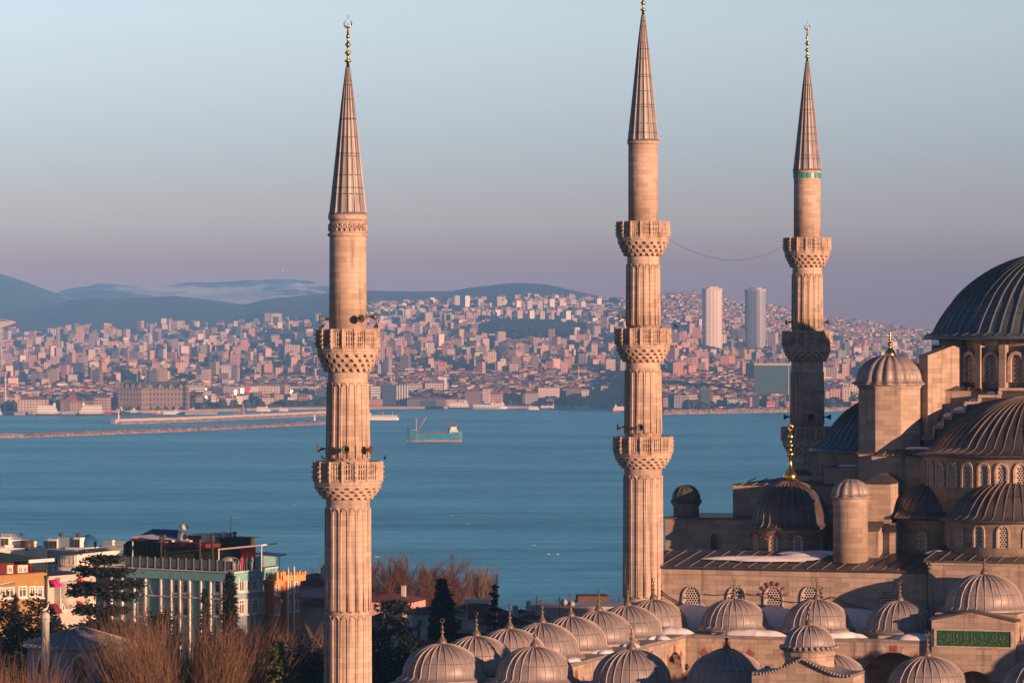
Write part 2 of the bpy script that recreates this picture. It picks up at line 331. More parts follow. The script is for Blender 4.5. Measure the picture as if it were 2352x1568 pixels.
# ------------------------------------------------------------------ minarets
def ring_fin(q, z0, prof, s=1.0, m=0):
    q.lathe([(r*s, z0+z*s) for r, z in prof], 14, m=m)
def minaret(label, px, Y, secs, spire, fin, horns, coll=None, extra=None):
    X = (px-CX)/F*Y; zz = lambda py: HC-(py-YH)/F*Y; mm = lambda d: d/F*Y
    base = 46.0; t = thing('minaret', label, 'minaret', (X, Y, base), R_(-18.5))
    z_ = lambda py: zz(py)-base
    for (kind, y0, y1, h0, h1, fl) in secs:
        z0, z1 = max(z_(y1), 0), z_(y0)
        if kind == 'shaft':
            q = MB(); r1, r0 = mm(h0), mm(h1); q.lathe([(r0,z0),(r1,z1)], 32, smooth=True)
            q.lathe([(r0*1.0,z1-0.05),(r1+0.09,z1-0.02),(r1+0.09,z1-0.22),(r1+.01,z1-0.3)][::-1], 32)
            for (fa, fb) in fl:                     # raised mouldings: vertical panels with round heads
                za, zb = max(z_(fb),0.2), z_(fa); n = 16
                for i in range(n):
                    a0 = 2*PI*(i+0.10)/n; a1 = 2*PI*(i+0.90)/n; pts = []
                    rr = lambda z: r0+(r1-r0)*(z-z0)/(z1-z0)+0.01
                    w_ = (a1-a0)/2; hh = w_*r0*1.1
                    nseg = 3
                    for s in range(nseg+1): z = za+(zb-hh-za)*s/nseg; pts.append((a0, z))
                    for s in range(1, 6): th = PI*s/6; pts.append(((a0+a1)/2-w_*math.cos(th), zb-hh+hh*math.sin(th)))
                    for s in range(nseg+1): z = zb-hh+(za-zb+hh)*s/nseg; pts.append((a1, z))
                    pts.append((a0, za))
                    q.tube([(rr(z)*math.cos(a), rr(z)*math.sin(a), z) for a, z in pts], 0.075, 4)
            q.build('shaft', S_MIN, t)
        else:                                       # balcony: parapet y0..y1, half width h0, corbels down to h1 row fl
            q = MB(); r = mm(h0)*0.985; n = 16; ymq, hs = fl
            q.lathe([(r*0.7,z0+0.02),(r*0.99,z0+0.02),(r*1.02,z0-0.12),(r*0.98,z0-0.3),(r*.7,z0-0.3)][::-1], 16, smooth=False, phase=PI/16)
            c = [(math.cos(2*PI*(i+.5)/n), math.sin(2*PI*(i+.5)/n)) for i in range(n)]
            H = z1-z0
            for i in range(n):
                a, b_ = c[i], c[(i+1)%n]
                q.tube([(a[0]*r,a[1]*r,z0),(a[0]*r,a[1]*r,z1+0.04)], 0.13, 6, smooth=False)
                for zc, hh in ((z0+0.07,0.09),(z1-0.07,0.09)):
                    q.tube([(a[0]*r*.985,a[1]*r*.985,zc),(b_[0]*r*.985,b_[1]*r*.985,zc)], hh*1.25, 4, smooth=False)
                for k in range(1, 3):
                    zc = z0+H*k/3; q.tube([(a[0]*r*.98,a[1]*r*.98,zc),(b_[0]*r*.98,b_[1]*r*.98,zc)], 0.05, 4, smooth=False)
                for k in range(1, 5):
                    s = k/5; x_, y_ = (a[0]+(b_[0]-a[0])*s)*r*.98, (a[1]+(b_[1]-a[1])*s)*r*.98
                    q.tube([(x_,y_,z0),(x_,y_,z1)], 0.055, 4, smooth=False)
            for i in range(n):                      # small outward pegs of the railing
                a = c[i]
                for k in range(3): zc = z0+H*(0.25+0.25*k); q.tube([(a[0]*r,a[1]*r,zc),(a[0]*(r+.22),a[1]*(r+.22),zc)], 0.04, 4)
            bal = q.build('balcony', S_TRIM, t)
            q = MB(); zb = z_(ymq); rs = mm(hs); tiers = 4; ztop = z0-.3
            for k in range(tiers):                  # stepped rings of hanging stalactite cells with dark gaps between
                f0, f1 = k/tiers, (k+1)/tiers; za = zb+(ztop-zb)*f0; zc = zb+(ztop-zb)*f1; rb = rs+.06+(r*0.955-rs)*((k+1)/tiers)**0.8; ra = rs+(r*.955-rs)*(k/tiers)**.8-.02; h = zc-za
                q.lathe([(ra*.94, za-.02),(ra*.97, za+h*.6),(rb*.93, zc-.001)], 32)
                q.lathe([(rb*.9, zc-.13),(rb+.02, zc-.1),(rb+.02, zc)], 32)
                nt_ = 20
                for i in range(nt_):
                    th = 2*PI*(i+0.5*(k%2))/nt_; w2 = PI/nt_*0.60; pts = []
                    for (rr, z, ww) in ((ra*.93, za-h*.18, .5),(rb*.99, za+h*.02, .55),(rb*.995, za+h*.42, .95),(rb, zc-.1, 1.0),(ra*.93, zc-.1, 1.0)):
                        for s_ in (-1, 1): pts.append((rr*math.cos(th+s_*w2*ww), rr*math.sin(th+s_*w2*ww), z))
                    q.add(pts, [(0,1,3,2),(2,3,5,4),(4,5,7,6),(0,2,4,6,8),(9,7,5,3,1)])
            q.build('corbels', S_TRIM, bal)
    ys0, ys1, hw = spire; q = MB(); n = 16; r = mm(hw); z0, z1 = z_(ys1), z_(ys0)
    ang = []
    for i in range(n):
        a = 2*PI*i/n; ang += [(a-.05,0),(a-.025,1),(a+.025,1),(a+.05,0),(a+PI/n,-0.35)]
    q.lathe([(r*1.03,z0),(r*0.98,z0+.08)]+[(r*0.98*(1-s)+0.13*s, z0+(z1-z0)*s) for s in (0.25,.5,.75,1)], ang=ang, bump=0.075, m=0, smooth=False)
    for k in range(1, 8): s = (k)/7.7; rr = r*0.98*(1-s)+.13*s; q.lathe([(rr+.01, z0+(z1-z0)*s-.03),(rr+.07, z0+(z1-z0)*s),(rr, z0+(z1-z0)*s+.04)], 24, m=1, cap=False)
    q.lathe([(r*0.9,z0-.12),(r*1.07,z0-.1),(r*1.07,z0),(r,z0+.02)], 24, m=1)
    q.build('spire', [LEAD_S, RIBD], t)
    zf0 = z1; zf1 = z_(fin[0]); Hf = zf1-zf0; q = MB(); s = Hf
    pr = [(.13,0)]
    for zc, rb in fin[1]:
        pr += [(.09,(zc-.035)*s),(rb*.75,(zc-.022)*s),(rb,zc*s),(rb*.75,(zc+.022)*s),(.08,(zc+.038)*s)]
    pr += [(.06,.80*s),(.03,.84*s)]
    q.lathe([(r_, zf0+z) for r_, z in pr], 14)
    rc = 0.26; cz = zf0+.90*s
    q.tube([(rc*math.sin(a)*0.95, rc*math.sin(a)*0.3, cz-rc*math.cos(a)) for a in [R_(-150+i*25) for i in range(13)]], [.02+.045*math.sin(PI*i/12) for i in range(13)], 5)
    q.tube([(0,0,cz-rc),(0,0,cz+rc+.35)], .02, 4)
    q.build('finial', GOLD, t)
    for (py, az, rad) in horns:                     # horn loudspeakers
        q = MB(); z = z_(py); a = R_(az)+R_(18.5); d = Vector((math.cos(a), math.sin(a), 0)); o = d*rad
        prof = [(.05,0),(.055,.3),(.08,.4),(.12,.55),(.20,.72),(.30,.80),(.26,.77),(.1,.5)]
        side = Vector((-d.y, d.x, 0)); up = Vector((0,0,1)); k = 12; vs = []; fs = []
        for r_, l in prof:
            for i in range(k): th = 2*PI*i/k; vs.append(o+d*l+side*math.cos(th)*r_+up*math.sin(th)*r_+up*z)
        for j in range(len(prof)-1):
            for i in range(k): fs.append((j*k+i, j*k+(i+1)%k, (j+1)*k+(i+1)%k, (j+1)*k+i))
        q.add(vs, fs, 0, True); q.box(o.x-.12, o.x+.12, o.y-.12, o.y+.12, z-.16, z+.16); q.build('loudspeaker', HORN, t)
    if coll:
        q = MB(); r = mm(coll[2]); za, zb = z_(coll[1]), z_(coll[0])
        if coll[3] == 'frieze':
            q.lathe([(r,za-.1),(r+.14,za-.05),(r+.14,za+.1),(r+.02,za+.2)], 32); q.lathe([(r,zb-.35),(r+.1,zb-.2),(r+.1,zb)], 32)
            for i in range(24):
                a = 2*PI*i/24; q.tube([((r+.03)*math.cos(a+s*.11), (r+.03)*math.sin(a+s*.11), za+.75-.25*abs(s)**1.5*1.2) for s in (-1,-.5,0,.5,1)], .07, 4)
                q.tube([((r+.03)*math.cos(a), (r+.03)*math.sin(a), za+.3),((r+.06)*math.cos(a), (r+.06)*math.sin(a), za+.5)], .08, 5)
            q.build('carved_collar', S_TRIM, t)
        else:
            for i in range(20):
                a = 2*PI*i/20; d = Vector((math.cos(a), math.sin(a), 0)); sd = Vector((-d.y,d.x,0)); w2 = .13; o = d*(r-.04)
                q.ext([(-w2,za),(w2,za),(w2,zb-.15),(0,zb),(-w2,zb-.15)], o, sd, d, .09)
            q.build('tile_niches', TURQ, t)
    return t
FINB = [(.13,.25),(.30,.23),(.47,.22),(.64,.15)]
minaret('nearest minaret, left of the photo, with two balconies and a carved collar under its spire', 799, 269, [
    ('shaft',492,757,42,43,[]), ('shaft',757,1060,44,49,[(880,1052)]), ('shaft',1060,1890,50,54,[(1166,1402),(1412,1800)]),
    ('balcony',757,800,72,0,(853,47)), ('balcony',1060,1105,79,0,(1145,50))],
    (155,490,41), (44, FINB), [(732,186,1.15),(732,300,1.15),(727,346,1.2),(1030,186,1.3),(1030,268,1.35),(1031,320,1.35)], (496,541,42,'frieze'))
minaret('middle minaret with three sunlit balconies, its golden tip cut by the top edge', 1477, 330, [
    ('shaft',324,510,34,34,[]), ('shaft',510,755,36,38,[(608,748)]), ('shaft',755,1003,39,42,[(850,995)]), ('shaft',1003,1700,43,46,[(1092,1370)]),
    ('balcony',510,545,60,0,(588,38)), ('balcony',755,792,63,0,(831,40)), ('balcony',1003,1040,67,0,(1075,43))],
    (35,322,34), (-58, FINB), [(729,186,1.25),(980,190,1.4),(980,262,1.45)])
minaret('far right minaret with turquoise niches under its spire and shaded lower half', 1854, 376, [
    ('shaft',392,547,30.5,31,[]), ('shaft',547,761,33,35,[(630,755)]), ('shaft',761,980,36,38,[(855,972)]), ('shaft',980,1560,38,41,[(1060,1190)]),
    ('balcony',547,577,53,0,(614,34)), ('balcony',761,797,56,0,(830,37)), ('balcony',980,1012,58,0,(1041,39))],
    (142,390,31), (54, FINB), [(740,188,1.3),(740,350,1.3),(957,186,1.45),(957,275,1.5),(957,340,1.5)], (396,410,31,'niche'))
a_ = P(1534,548,330); b_ = P(1800,566,376); q = MB()
q.tube([a_.lerp(b_, s)-Vector((0,0,1.55*4*s*(1-s))) for s in [i/24 for i in range(25)]], .013, 4)
tag(q.build('cable', CABLE), 'thin cable sagging between the middle and the far right minaret', 'cable')
# ------------------------------------------------------------------ mosque: local axes x = along the facade, y = towards the far side
TH = R_(-18.5); MO = Vector(((1478-CX)/F*330, 330, 46.0)); GZ = 46.0
def loc_b(px, a):                                # facade coordinate seen at column px in the plane a
    c, s = math.cos(TH), math.sin(-TH); t = (px-CX)/F
    return (t*(MO.y+a*c) - MO.x - a*s)/(c+t*s)
def w2(b, a): c, s = math.cos(TH), math.sin(-TH); return MO.x+b*c+a*s, MO.y-b*s+a*c
def zr(py, b, a): return HC-(py-YH)/F*w2(b,a)[1]-GZ    # local height seen at row py above point (b, a)
MOSQ = thing('mosque', 'great domed stone mosque with cascading dark lead domes at the right edge', 'mosque', MO, TH)
def ribang(n, r, wd=0.11, a0=0.0, a1=2*PI):
    out = []; wa = wd/max(r, .5)
    for i in range(n):
        a = a0+(a1-a0)*i/n; out += [(a-wa,0),(a-wa*.45,1),(a+wa*.45,1),(a+wa,0),(a+(a1-a0)/n*.5,0)]
    return out
def rolls(q, prof, n, hw, h, m):              # lead rolls: thin raised strips running down the shell
    pr = [p for p in prof if p[1] > -.09]
    for i in range(n):
        a = 2*PI*i/n; ca, sa = math.cos(a), math.sin(a); vs = []; fs = []
        for r, z in pr:
            k = min(1, max(r, .02)/(n*hw*.45)); w_ = hw*k; t = min(1, r/.3); hh = h*(.35+.65*k)
            for (dr, dw) in ((-.02,-w_),(hh,-w_*.6),(hh,w_*.6),(-.02,w_)): vs.append(((r+dr)*ca-dw*sa, (r+dr)*sa+dw*ca, z+(dr*.9 if r < pr[0][0]*.75 else 0)))
        for j in range(len(pr)-1):
            for c in range(3): fs.append((j*4+c, j*4+c+1, (j+1)*4+c+1, (j+1)*4+c))
        q.add(vs, fs, m, False)
def dome(name, b, a, z, R, H, n, mat, parent, bump=0.10, flare=0.10, capa=0, cap=1.0, fin=None, wd=0.11, rm=None, gad=False):
    q = MB(); prof = [(R, -0.10), (R, 0.03), (R*(1-flare*.45), H*.035), (R*(1-flare), H*.11)]
    Rb = R*(1-flare)
    for i in range(1, 13):
        t = PI/2*i/12
        if capa:
            ca_ = R_(capa); tt = ca_*(1-i/12); prof.append((max(Rb*math.sin(tt)/math.sin(ca_), .02), H*.11+H*.89*(math.cos(tt)-math.cos(ca_))/(1-math.cos(ca_))))
        elif cap < 1:                              # flatter, a cap of a sphere
            th = t; prof.append((Rb*math.cos(th)**cap, H*.11+H*.89*math.sin(th)))
        else: prof.append((max(Rb*math.cos(t), .02), H*.11+H*.89*math.sin(t)))
    if gad:
        ang = []
        for i in range(n*4): ang.append((2*PI*i/(n*4), abs(math.sin(PI*i/4))-.3))
        q.lathe(prof, ang=ang, bump=bump*2.9)
    else:
        q.lathe(prof, n=max(48, n*2)); rolls(q, prof, n, wd*.5, bump*.75, 1)
    q.v = [(x*(1+dn), y*(1+dn), z) for (x, y, z), dn in ((p, noise.noise(Vector((p[0]*.9+b, p[1]*.9+a, p[2]*1.1)))*.012) for p in q.v)]
    q.lathe([(R*.9,-.22),(R*1.02,-.2),(R*1.02,-.06),(R*.97,0)], 40, m=0)
    o = q.build(name, [mat, rm or mat], parent, (b, a, z))
    if fin:
        s, fm = fin; q = MB()
        q.lathe([(r*s*.85, z_*s) for r, z_ in [(.34,-.04),(.36,.10),(.30,.22),(.13,.42),(.075,.62),(.12,.66),(.17,.72),(.12,.79),(.055,.83),(.05,.93),(.10,.97),(.13,1.01),(.10,1.06),(.04,1.1),(.035,1.3)]], 12)
        rr = .13*s; cz = 1.42*s
        q.tube([(rr*math.sin(t), 0, cz-rr*math.cos(t)) for t in [R_(-160+i*32) for i in range(11)]], .032*s, 4)
        q.build('finial', fm, o, (0,0,H))
    return o
def arch_pts(w, h, n=8, pointed=1.25):
    pts = [(-w/2,0),(w/2,0)]; hs = h-w/2*pointed
    for i in range(n+1): t = PI*i/n; pts.append((w/2*math.cos(t), hs+w/2*pointed*math.sin(t)**(0.9)))
    return pts
def window(b, a, z, face, w, h, parent, lattice=True, red=False, fr=0.16, mat=None, deep=0.12, holes=0.26, frame=True):
    # face: outward direction angle in the local frame
    d = Vector((math.cos(face), math.sin(face), 0)); s = Vector((-d.y, d.x, 0)); o = Vector((b, a, z)); q = MB()
    if frame:
        A, B = arch_pts(w, h), arch_pts(w+2*fr, h+fr)
        A[0] = (-w/2,0); n = len(A); vs = []; fs = []
        for P_, dd in ((A,deep),(B,deep),(A,-.02),(B,-.02)):
            for p, z_ in P_: vs.append(o+s*p+Vector((0,0,z_))+d*dd)
        for i in range(1, n): j = (i+1) % n; fs += [(i,j,n+j,n+i),(n+i,n+j,3*n+j,3*n+i),(i,2*n+i,2*n+j,j)]
        q.add(vs, fs, 0)
    wi = q
    if red:
        for k in range(7):
            t = PI*(k+.5)/7; hs = h-w/2*1.25; c_ = o+s*(w/2+fr*.6)*math.cos(t)+Vector((0,0,hs+(w/2*1.25+fr*.6)*math.sin(t)))
            e_ = o+s*(w/2+fr*.6+.42)*math.cos(t)+Vector((0,0,hs+(w/2*1.25+fr*.6+.42)*math.sin(t))); r_ = (e_-c_).normalized(); tt = d.cross(r_)
            q.add([c_-tt*.06+d*(deep+.01), c_+tt*.06+d*(deep+.01), e_+tt*.10+d*(deep+.01), e_-tt*.10+d*(deep+.01), c_-tt*.06, c_+tt*.06, e_+tt*.10, e_-tt*.10], [(0,1,2,3),(0,4,5,1),(1,5,6,2),(2,6,7,3),(3,7,4,0)], 1)
    q.ext(arch_pts(w, h)[::-1], o+d*0.0, s, d, 0.03, 2)
    ob = wi.build('window', [mat or S_TRIM, REDV, S_LAT if lattice else GLASS], parent)
    if lattice:
        q = MB(); hs = h-w/2*1.25; row = 0; z_ = holes*.6
        while z_ < h-.12:
            lim = w/2-.07 if z_ < hs else (w/2-.05)*math.sqrt(max(0, 1-((z_-hs)/(w/2*1.25))**2))
            x = -math.floor(lim/holes)*holes + (holes/2 if row % 2 else 0)
            while x <= lim-holes*.25:
                c_ = o+s*x+Vector((0,0,z_))+d*.036; r_ = holes*.41
                q.add([c_+s*r_*math.cos(PI/3*k)+Vector((0,0,r_*math.sin(PI/3*k))) for k in range(6)], [tuple(range(6))]); x += holes
            z_ += holes*.86; row += 1
        if q.v: q.build('pane', DARK, ob)
    return ob
def drumwall(name, b, a, z0, z1, R, mats, n=40, top=0.12, ph=0.0, parent=None):
    q = MB(); q.lathe([(R,0),(R,z1-z0-.35),(R+top,z1-z0-.28),(R+top,z1-z0)], n, smooth=n > 12, phase=ph)
    return q.build(name, mats, parent or MOSQ, (b, a, z0))
def roof_seamed(q, x0, x1, y0, y1, z0, z1, m=0, mr=1, step=1.1, axis='y', sk=0.0):
    # lead sheet sloping from y0 (z0) up to y1 (z1), with rolls
    q.add([(x0,y0,z0),(x1,y0,z0),(x1,y1,z1),(x0,y1,z1),(x0,y0,z0-.16),(x1,y0,z0-.16),(x1,y1,z1-.16),(x0,y1,z1-.16)], [(0,1,2,3),(4,5,1,0),(5,6,2,1),(7,4,0,3),(7,6,5,4)], m)
    k = int((x1-x0)/step)
    for i in range(k+1):
        x = x0+.1+(x1-x0-.2)*i/max(k,1); q.tube([(x,y0-.02,z0+.03),(min(x+sk,x1),y1,z1+.03)], .04, 4, mr, False)
for sgn in (0, 1):                               # the hall is symmetric about the axis b = AX
    AX = 30.6; mb = (lambda b: b) if sgn == 0 else (lambda b: 2*AX-b)
    fc = (lambda a: a) if sgn == 0 else (lambda a: PI-a)
    def bx(q, b0, b1, a0, a1, z0, z1, m=0): x0, x1 = sorted((mb(b0), mb(b1))); q.box(x0, x1, a0, a1, z0, z1, m)
    # front gallery wall
    q = MB(); bx(q, .5, AX-6.3, 0, 4.5, 2, 15.3); bx(q, 3.0, AX-.02, 4.52, 46, 2, 16.2)
    bx(q, .4, AX-6.32, -.12, 0, 14.7, 15.1); q.build('gallery_wall', S_WALL, MOSQ)
    q = MB(); x0, x1 = sorted((mb(.2), mb(AX-6.1))); roof_seamed(q, x0, x1, -.35, 4.6, 15.35, 16.45, sk=.9 if not sgn else -.0, step=1.25); q.build('gallery_roof', [LEAD_D, RIBM], MOSQ)
    q = MB(); x0, x1 = sorted((mb(6.9), mb(AX-1.0))); q.box(x0, x1, 4.6, 30, 16.2, 16.5); q.build('terrace_roof', LEAD_D, MOSQ)
    for px in (1589, 1692, 1777, 1862) if not sgn else (1600,1700,1780,1860): window(mb(loc_b(px, 0)), -.02, zr(1398, loc_b(px,0), 0), -PI/2, 1.5, 1.85, MOSQ, red=(px == 1777), fr=.1, holes=.23, mat=S_WALL)
    window(mb(loc_b(2040, 0)), -.02, zr(1400, loc_b(2040,0), 0), -PI/2, 1.35, 1.6, MOSQ, fr=.1, holes=.25, mat=S_WALL)
    # raised right hand block beside the axis
    # corner dome
    b0, a0 = 10.7, 8.0; zt = zr(1210, b0, a0); zb = zr(1276, b0, a0-3)
    drumwall('corner_drum', mb(b0), a0, 15.9, zt, 3.35, S_WALL, 16, ph=PI/16)
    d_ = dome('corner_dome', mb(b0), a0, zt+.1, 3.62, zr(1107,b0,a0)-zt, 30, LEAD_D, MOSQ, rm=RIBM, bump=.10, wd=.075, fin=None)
    q = MB(); H = 5.05
    q.lathe([(.62,-.06),(.64,.35),(.5,.62),(.24,1.0),(.14,1.5),(.15,1.55),(.15,1.95),(.3,2.05),(.38,2.18),(.3,2.32),(.13,2.42),(.13,2.75),(.24,2.82),(.3,2.93),(.24,3.03),(.11,3.1),(.11,3.45),(.25,3.55),(.3,3.62),(.14,3.9),(.05,4.1),(.04,4.2)], 16)
    q.tube([(0.22*math.sin(t)*(1-.3*abs(math.cos(t))), 0, 4.5-.34*math.cos(t)) for t in [R_(i*36) for i in range(11)]], .06, 5); q.tube([(0,0,4.1),(0,0,5.05)], .03, 4)
    q.build('finial', GOLD, d_, (0,0,zr(1104,b0,a0)-zt))
    for k in range(10):
        th = .12+2*PI*k/10
        if math.sin(th) < 0.35: window(mb(b0)+3.30*math.cos(th), a0+3.30*math.sin(th), 16.35, th, .78, 1.5, MOSQ, red=True, fr=.07, holes=.2, mat=S_WALL, deep=.06)
    # low block at the far left with a small domed turret
    aS = 10.0; bS = loc_b(1528, aS); zS = zr(1190, bS, aS); q = MB(); bx(q, bS, 7.4, aS, 19, 8, zS); q.build('stair_block', S_WALL, MOSQ)
    q = MB(); bx(q, bS-.2, 7.6, aS-.2, 19.2, zS, zS+.14); q.build('stair_block_roof', LEAD_D, MOSQ)
    window(mb(loc_b(1642, aS)), aS-.02, zr(1262, 5, aS), -PI/2, .66, 1.4, MOSQ, lattice=False, fr=.08, mat=S_WALL)
    b1 = loc_b(1576, aS+3); zc1 = zr(1152, b1, aS+3); drumwall('small_turret', mb(b1), aS+3, zS+.1, zc1, 1.12, S_WALL, 20)
    dome('small_turret_dome', mb(b1), aS+3, zc1+.1, 1.36, 1.38, 16, LEAD_D, MOSQ, bump=.05, wd=.06, rm=RIBD)
    # block with hipped lead roof
    b2, b3 = loc_b(1683, 14), 14.0
    q = MB(); bx(q, b2, b3, 14.02, 24, 16, zr(1113,5,14)); q.build('side_block', S_WALL, MOSQ)
    q = MB(); x0, x1 = sorted((mb(b2), mb(b3))); q.hip(x0, x1, 14, 24, zr(1113,5,14)+.02, .75, ov=.25); 
    for i in range(9): x = x0+.8+(x1-x0-1.6)*i/8; q.tube([(x,13.75,zr(1113,5,14)+.03),(x+.5,17,zr(1113,5,14)+.5)], .05, 4, 1)
    q.build('side_block_roof', [LEAD_D, RIBM], MOSQ)
    dome('side_block_dome', mb(8.2), 21, zr(1113,5,14)+.3, 1.3, .9, 14, LEAD_D, MOSQ, bump=.04, rm=RIBD)
    # walls under the side semi dome
    q = MB(); bx(q, 12, 24, 14.6, 36, 16, zr(1072, 12, 15)); bx(q, 9.2, 12.02, 16, 33, 16, zr(1095, 10, 16)); q.build('side_wall', S_WALL, MOSQ)
    q = MB(); x0, x1 = sorted((mb(11.8), mb(24.2))); q.hip(x0, x1, 14.6, 36, zr(1072,12,15)+.02, .5, ov=.2); q.build('side_roof', LEAD_D, MOSQ)
    bs, as_ = 30.6-12.2, 24.4; zs = zr(1033, bs, as_)
    drumwall('side_semi_drum', mb(bs), as_, 20, zs, 9.1, S_WALL)
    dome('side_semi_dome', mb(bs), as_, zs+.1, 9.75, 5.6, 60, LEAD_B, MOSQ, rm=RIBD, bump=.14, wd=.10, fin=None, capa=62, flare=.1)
    for k in range(14):
        th = PI/2+PI*(k+.5)/14; window(mb(bs+9.07*math.cos(th)), as_+9.07*math.sin(th), 22.0, fc(th), .8, 1.5, MOSQ, lattice=False, fr=.12)
    # octagonal weight tower
    bt, at = 18.1, 13.5; z0 = zr(1040, bt, at-2); z1 = zr(883, bt, at-2)
    for aa in (at, 2*24.4-at):
        drumwall('weight_tower', mb(bt), aa, z0-6, z1, 2.85, S_WALL, 8, ph=R_(32), top=.1)
        do = dome('weight_tower_dome', mb(bt), aa, z1+.1, 3.0, zr(815,bt,at)-z1-.1, 20, LEAD, MOSQ, bump=.12, gad=True)
        q = MB(); q.lathe([(r*1.25, z_*1.0) for r, z_ in [(.4,-.1),(.42,.12),(.30,.42),(.12,.62),(.10,.85),(.2,.95),(.2,1.05),(.08,1.15),(.08,1.4),(.15,1.46),(.06,1.6),(.05,1.85),(.09,1.95),(.02,2.1)]], 14); q.build('finial', GOLD, do, (0,0,zr(815,bt,at)-z1-.15))
    # pier blocks below the tower
    zt = zr(1047, 18, 9.2); q = MB(); bx(q, loc_b(2002,9.2), 25, 9.2, 15.5, 16, zt); bx(q, loc_b(1972,10.2), loc_b(2002,9.2)+.02, 10.2, 15.5, 16, zr(1042,16,10.2)); q.build('pier_block', S_WALL, MOSQ)
    q = MB(); x0, x1 = sorted((mb(loc_b(2002,9.2)), mb(24.5))); q.hip(x0, x1, 9.2, 15.5, zt+.02, .8, ov=.2)
    for i in range(7): x = x0+1+(x1-x0-2)*i/6; q.tube([(x,9,zt+.05),(x,11.2,zt+.62)], .05, 4, 1)
    x0, x1 = sorted((mb(loc_b(1966,10.2)), mb(loc_b(2000,9.2)))); q.box(x0, x1, 10.0, 15, zr(1042,16,10.2)+.01, zr(1042,16,10.2)+.14); q.build('pier_roof', [LEAD_D, RIBM], MOSQ)
    q = MB(); x0_, x1_ = loc_b(1988,5), loc_b(2046,5); zt = zr(1111, 19, 5); bx(q, x0_, x1_, 5, 9.4, 15.8, zt); bx(q, x1_-.02, x1_+.55, 4.6, 7.6, 15.8, zr(1200,19,5)); q.build('hip_block', S_WALL, MOSQ)
    q = MB(); x0, x1 = sorted((mb(x0_), mb(x1_))); q.hip(x0, x1, 5, 9.4, zt+.02, .85, ov=.25, ridge=.3); q.build('hip_block_roof', LEAD_D, MOSQ)
    # round stair turret
    bc, ac = loc_b(1953.5, 2.6), 2.6; zt = zr(1140, bc, ac); q = MB(); q.lathe([(1.47,0),(1.44,zt-15.8-.75),(1.53,zt-15.8-.65),(1.53,zt-15.8)], 32); q.build('stair_turret', S_WALL, MOSQ, (mb(bc), ac, 15.8))
    dome('stair_turret_dome', mb(bc), ac, zt+.08, 1.66, 1.4, 13, LEAD, MOSQ, bump=.075, gad=True, flare=.12)
    q = MB(); bx(q, bc+1.0, bc+2.2, 3.4, 5.2, 15.8, zr(1212, 19, 4)); q.build('turret_annex', S_WALL, MOSQ)
    q = MB(); x0, x1 = sorted((mb(bc+.9), mb(bc+2.3))); roof_seamed(q, x0, x1, 3.2, 5.2, zr(1214,19,4), zr(1196,19,4), step=3); q.build('annex_roof', [LEAD_D, RIBM], MOSQ)
    # lower apse dome to the side
    be, ae = loc_b(2150, 9.5), 9.5; zt = zr(1190, be, ae-3)
    drumwall('apse_drum', mb(be), ae, 16, zt, 3.95, S_WALL, 48)
    dome('apse_dome', mb(be), ae, zt+.1, 4.35, 2.9, 34, LEAD_D, MOSQ, rm=RIBM, bump=.09, wd=.06, flare=.12, capa=66)
    for th in (-2.75,-2.2,-1.65,-1.1): window(mb(be+3.93*math.cos(th)), ae+3.93*math.sin(th), 16.75, fc(th), .72, 1.5, MOSQ, fr=.12, holes=.2, mat=S_WALL)
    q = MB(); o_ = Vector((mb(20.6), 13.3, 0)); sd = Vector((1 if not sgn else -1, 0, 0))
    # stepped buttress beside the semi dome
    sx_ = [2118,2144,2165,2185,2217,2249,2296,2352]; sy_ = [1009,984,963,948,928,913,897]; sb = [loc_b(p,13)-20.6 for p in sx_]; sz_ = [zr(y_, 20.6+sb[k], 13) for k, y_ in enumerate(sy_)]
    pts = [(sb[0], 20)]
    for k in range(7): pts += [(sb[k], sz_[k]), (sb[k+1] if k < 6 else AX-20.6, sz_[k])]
    pts.append((AX-20.6, 20)); q.ext(pts, o_, sd, (0,1,0), 1.0); q.build('stepped_buttress', LEAD_D, MOSQ)  # dark lead colour carries the shade on the wall under the steps
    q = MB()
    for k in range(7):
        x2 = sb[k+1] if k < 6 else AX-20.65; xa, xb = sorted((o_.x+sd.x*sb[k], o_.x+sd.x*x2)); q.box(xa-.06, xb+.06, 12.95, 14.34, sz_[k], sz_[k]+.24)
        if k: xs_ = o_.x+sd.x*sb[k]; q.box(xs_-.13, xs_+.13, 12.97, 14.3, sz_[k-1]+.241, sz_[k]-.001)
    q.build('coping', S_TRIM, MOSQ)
    # flying buttress from drum to tower
    q = MB(); D0 = Vector((mb(loc_b(2131,12.9)), 12.9, 0)); D1 = Vector((mb(loc_b(2205,15.6)), 15.6, 0)); L_ = (D1-D0).length; u_ = (D1-D0)/L_; w_ = Vector((-u_.y, u_.x, 0))
    if sgn: w_ = -w_
    zo, zi, zb_ = zr(816,22,13), zr(789,24,15), 26.0
    pl = [(0,zb_),(1.15,zb_),(1.15,zb_+1.6)]+[(1.15+(L_-1.1)*(1-math.cos(t)), zb_+1.6+1.55*math.sin(t)) for t in [PI/2*i/6 for i in range(1,7)]]+[(L_+.2,zb_+3.15),(L_+.2,zi+.25),(L_-.1,zi),(0,zo)]
    q.ext(pl, D0, u_, w_, 1.25); q.build('flying_buttress', S_WALL, MOSQ)
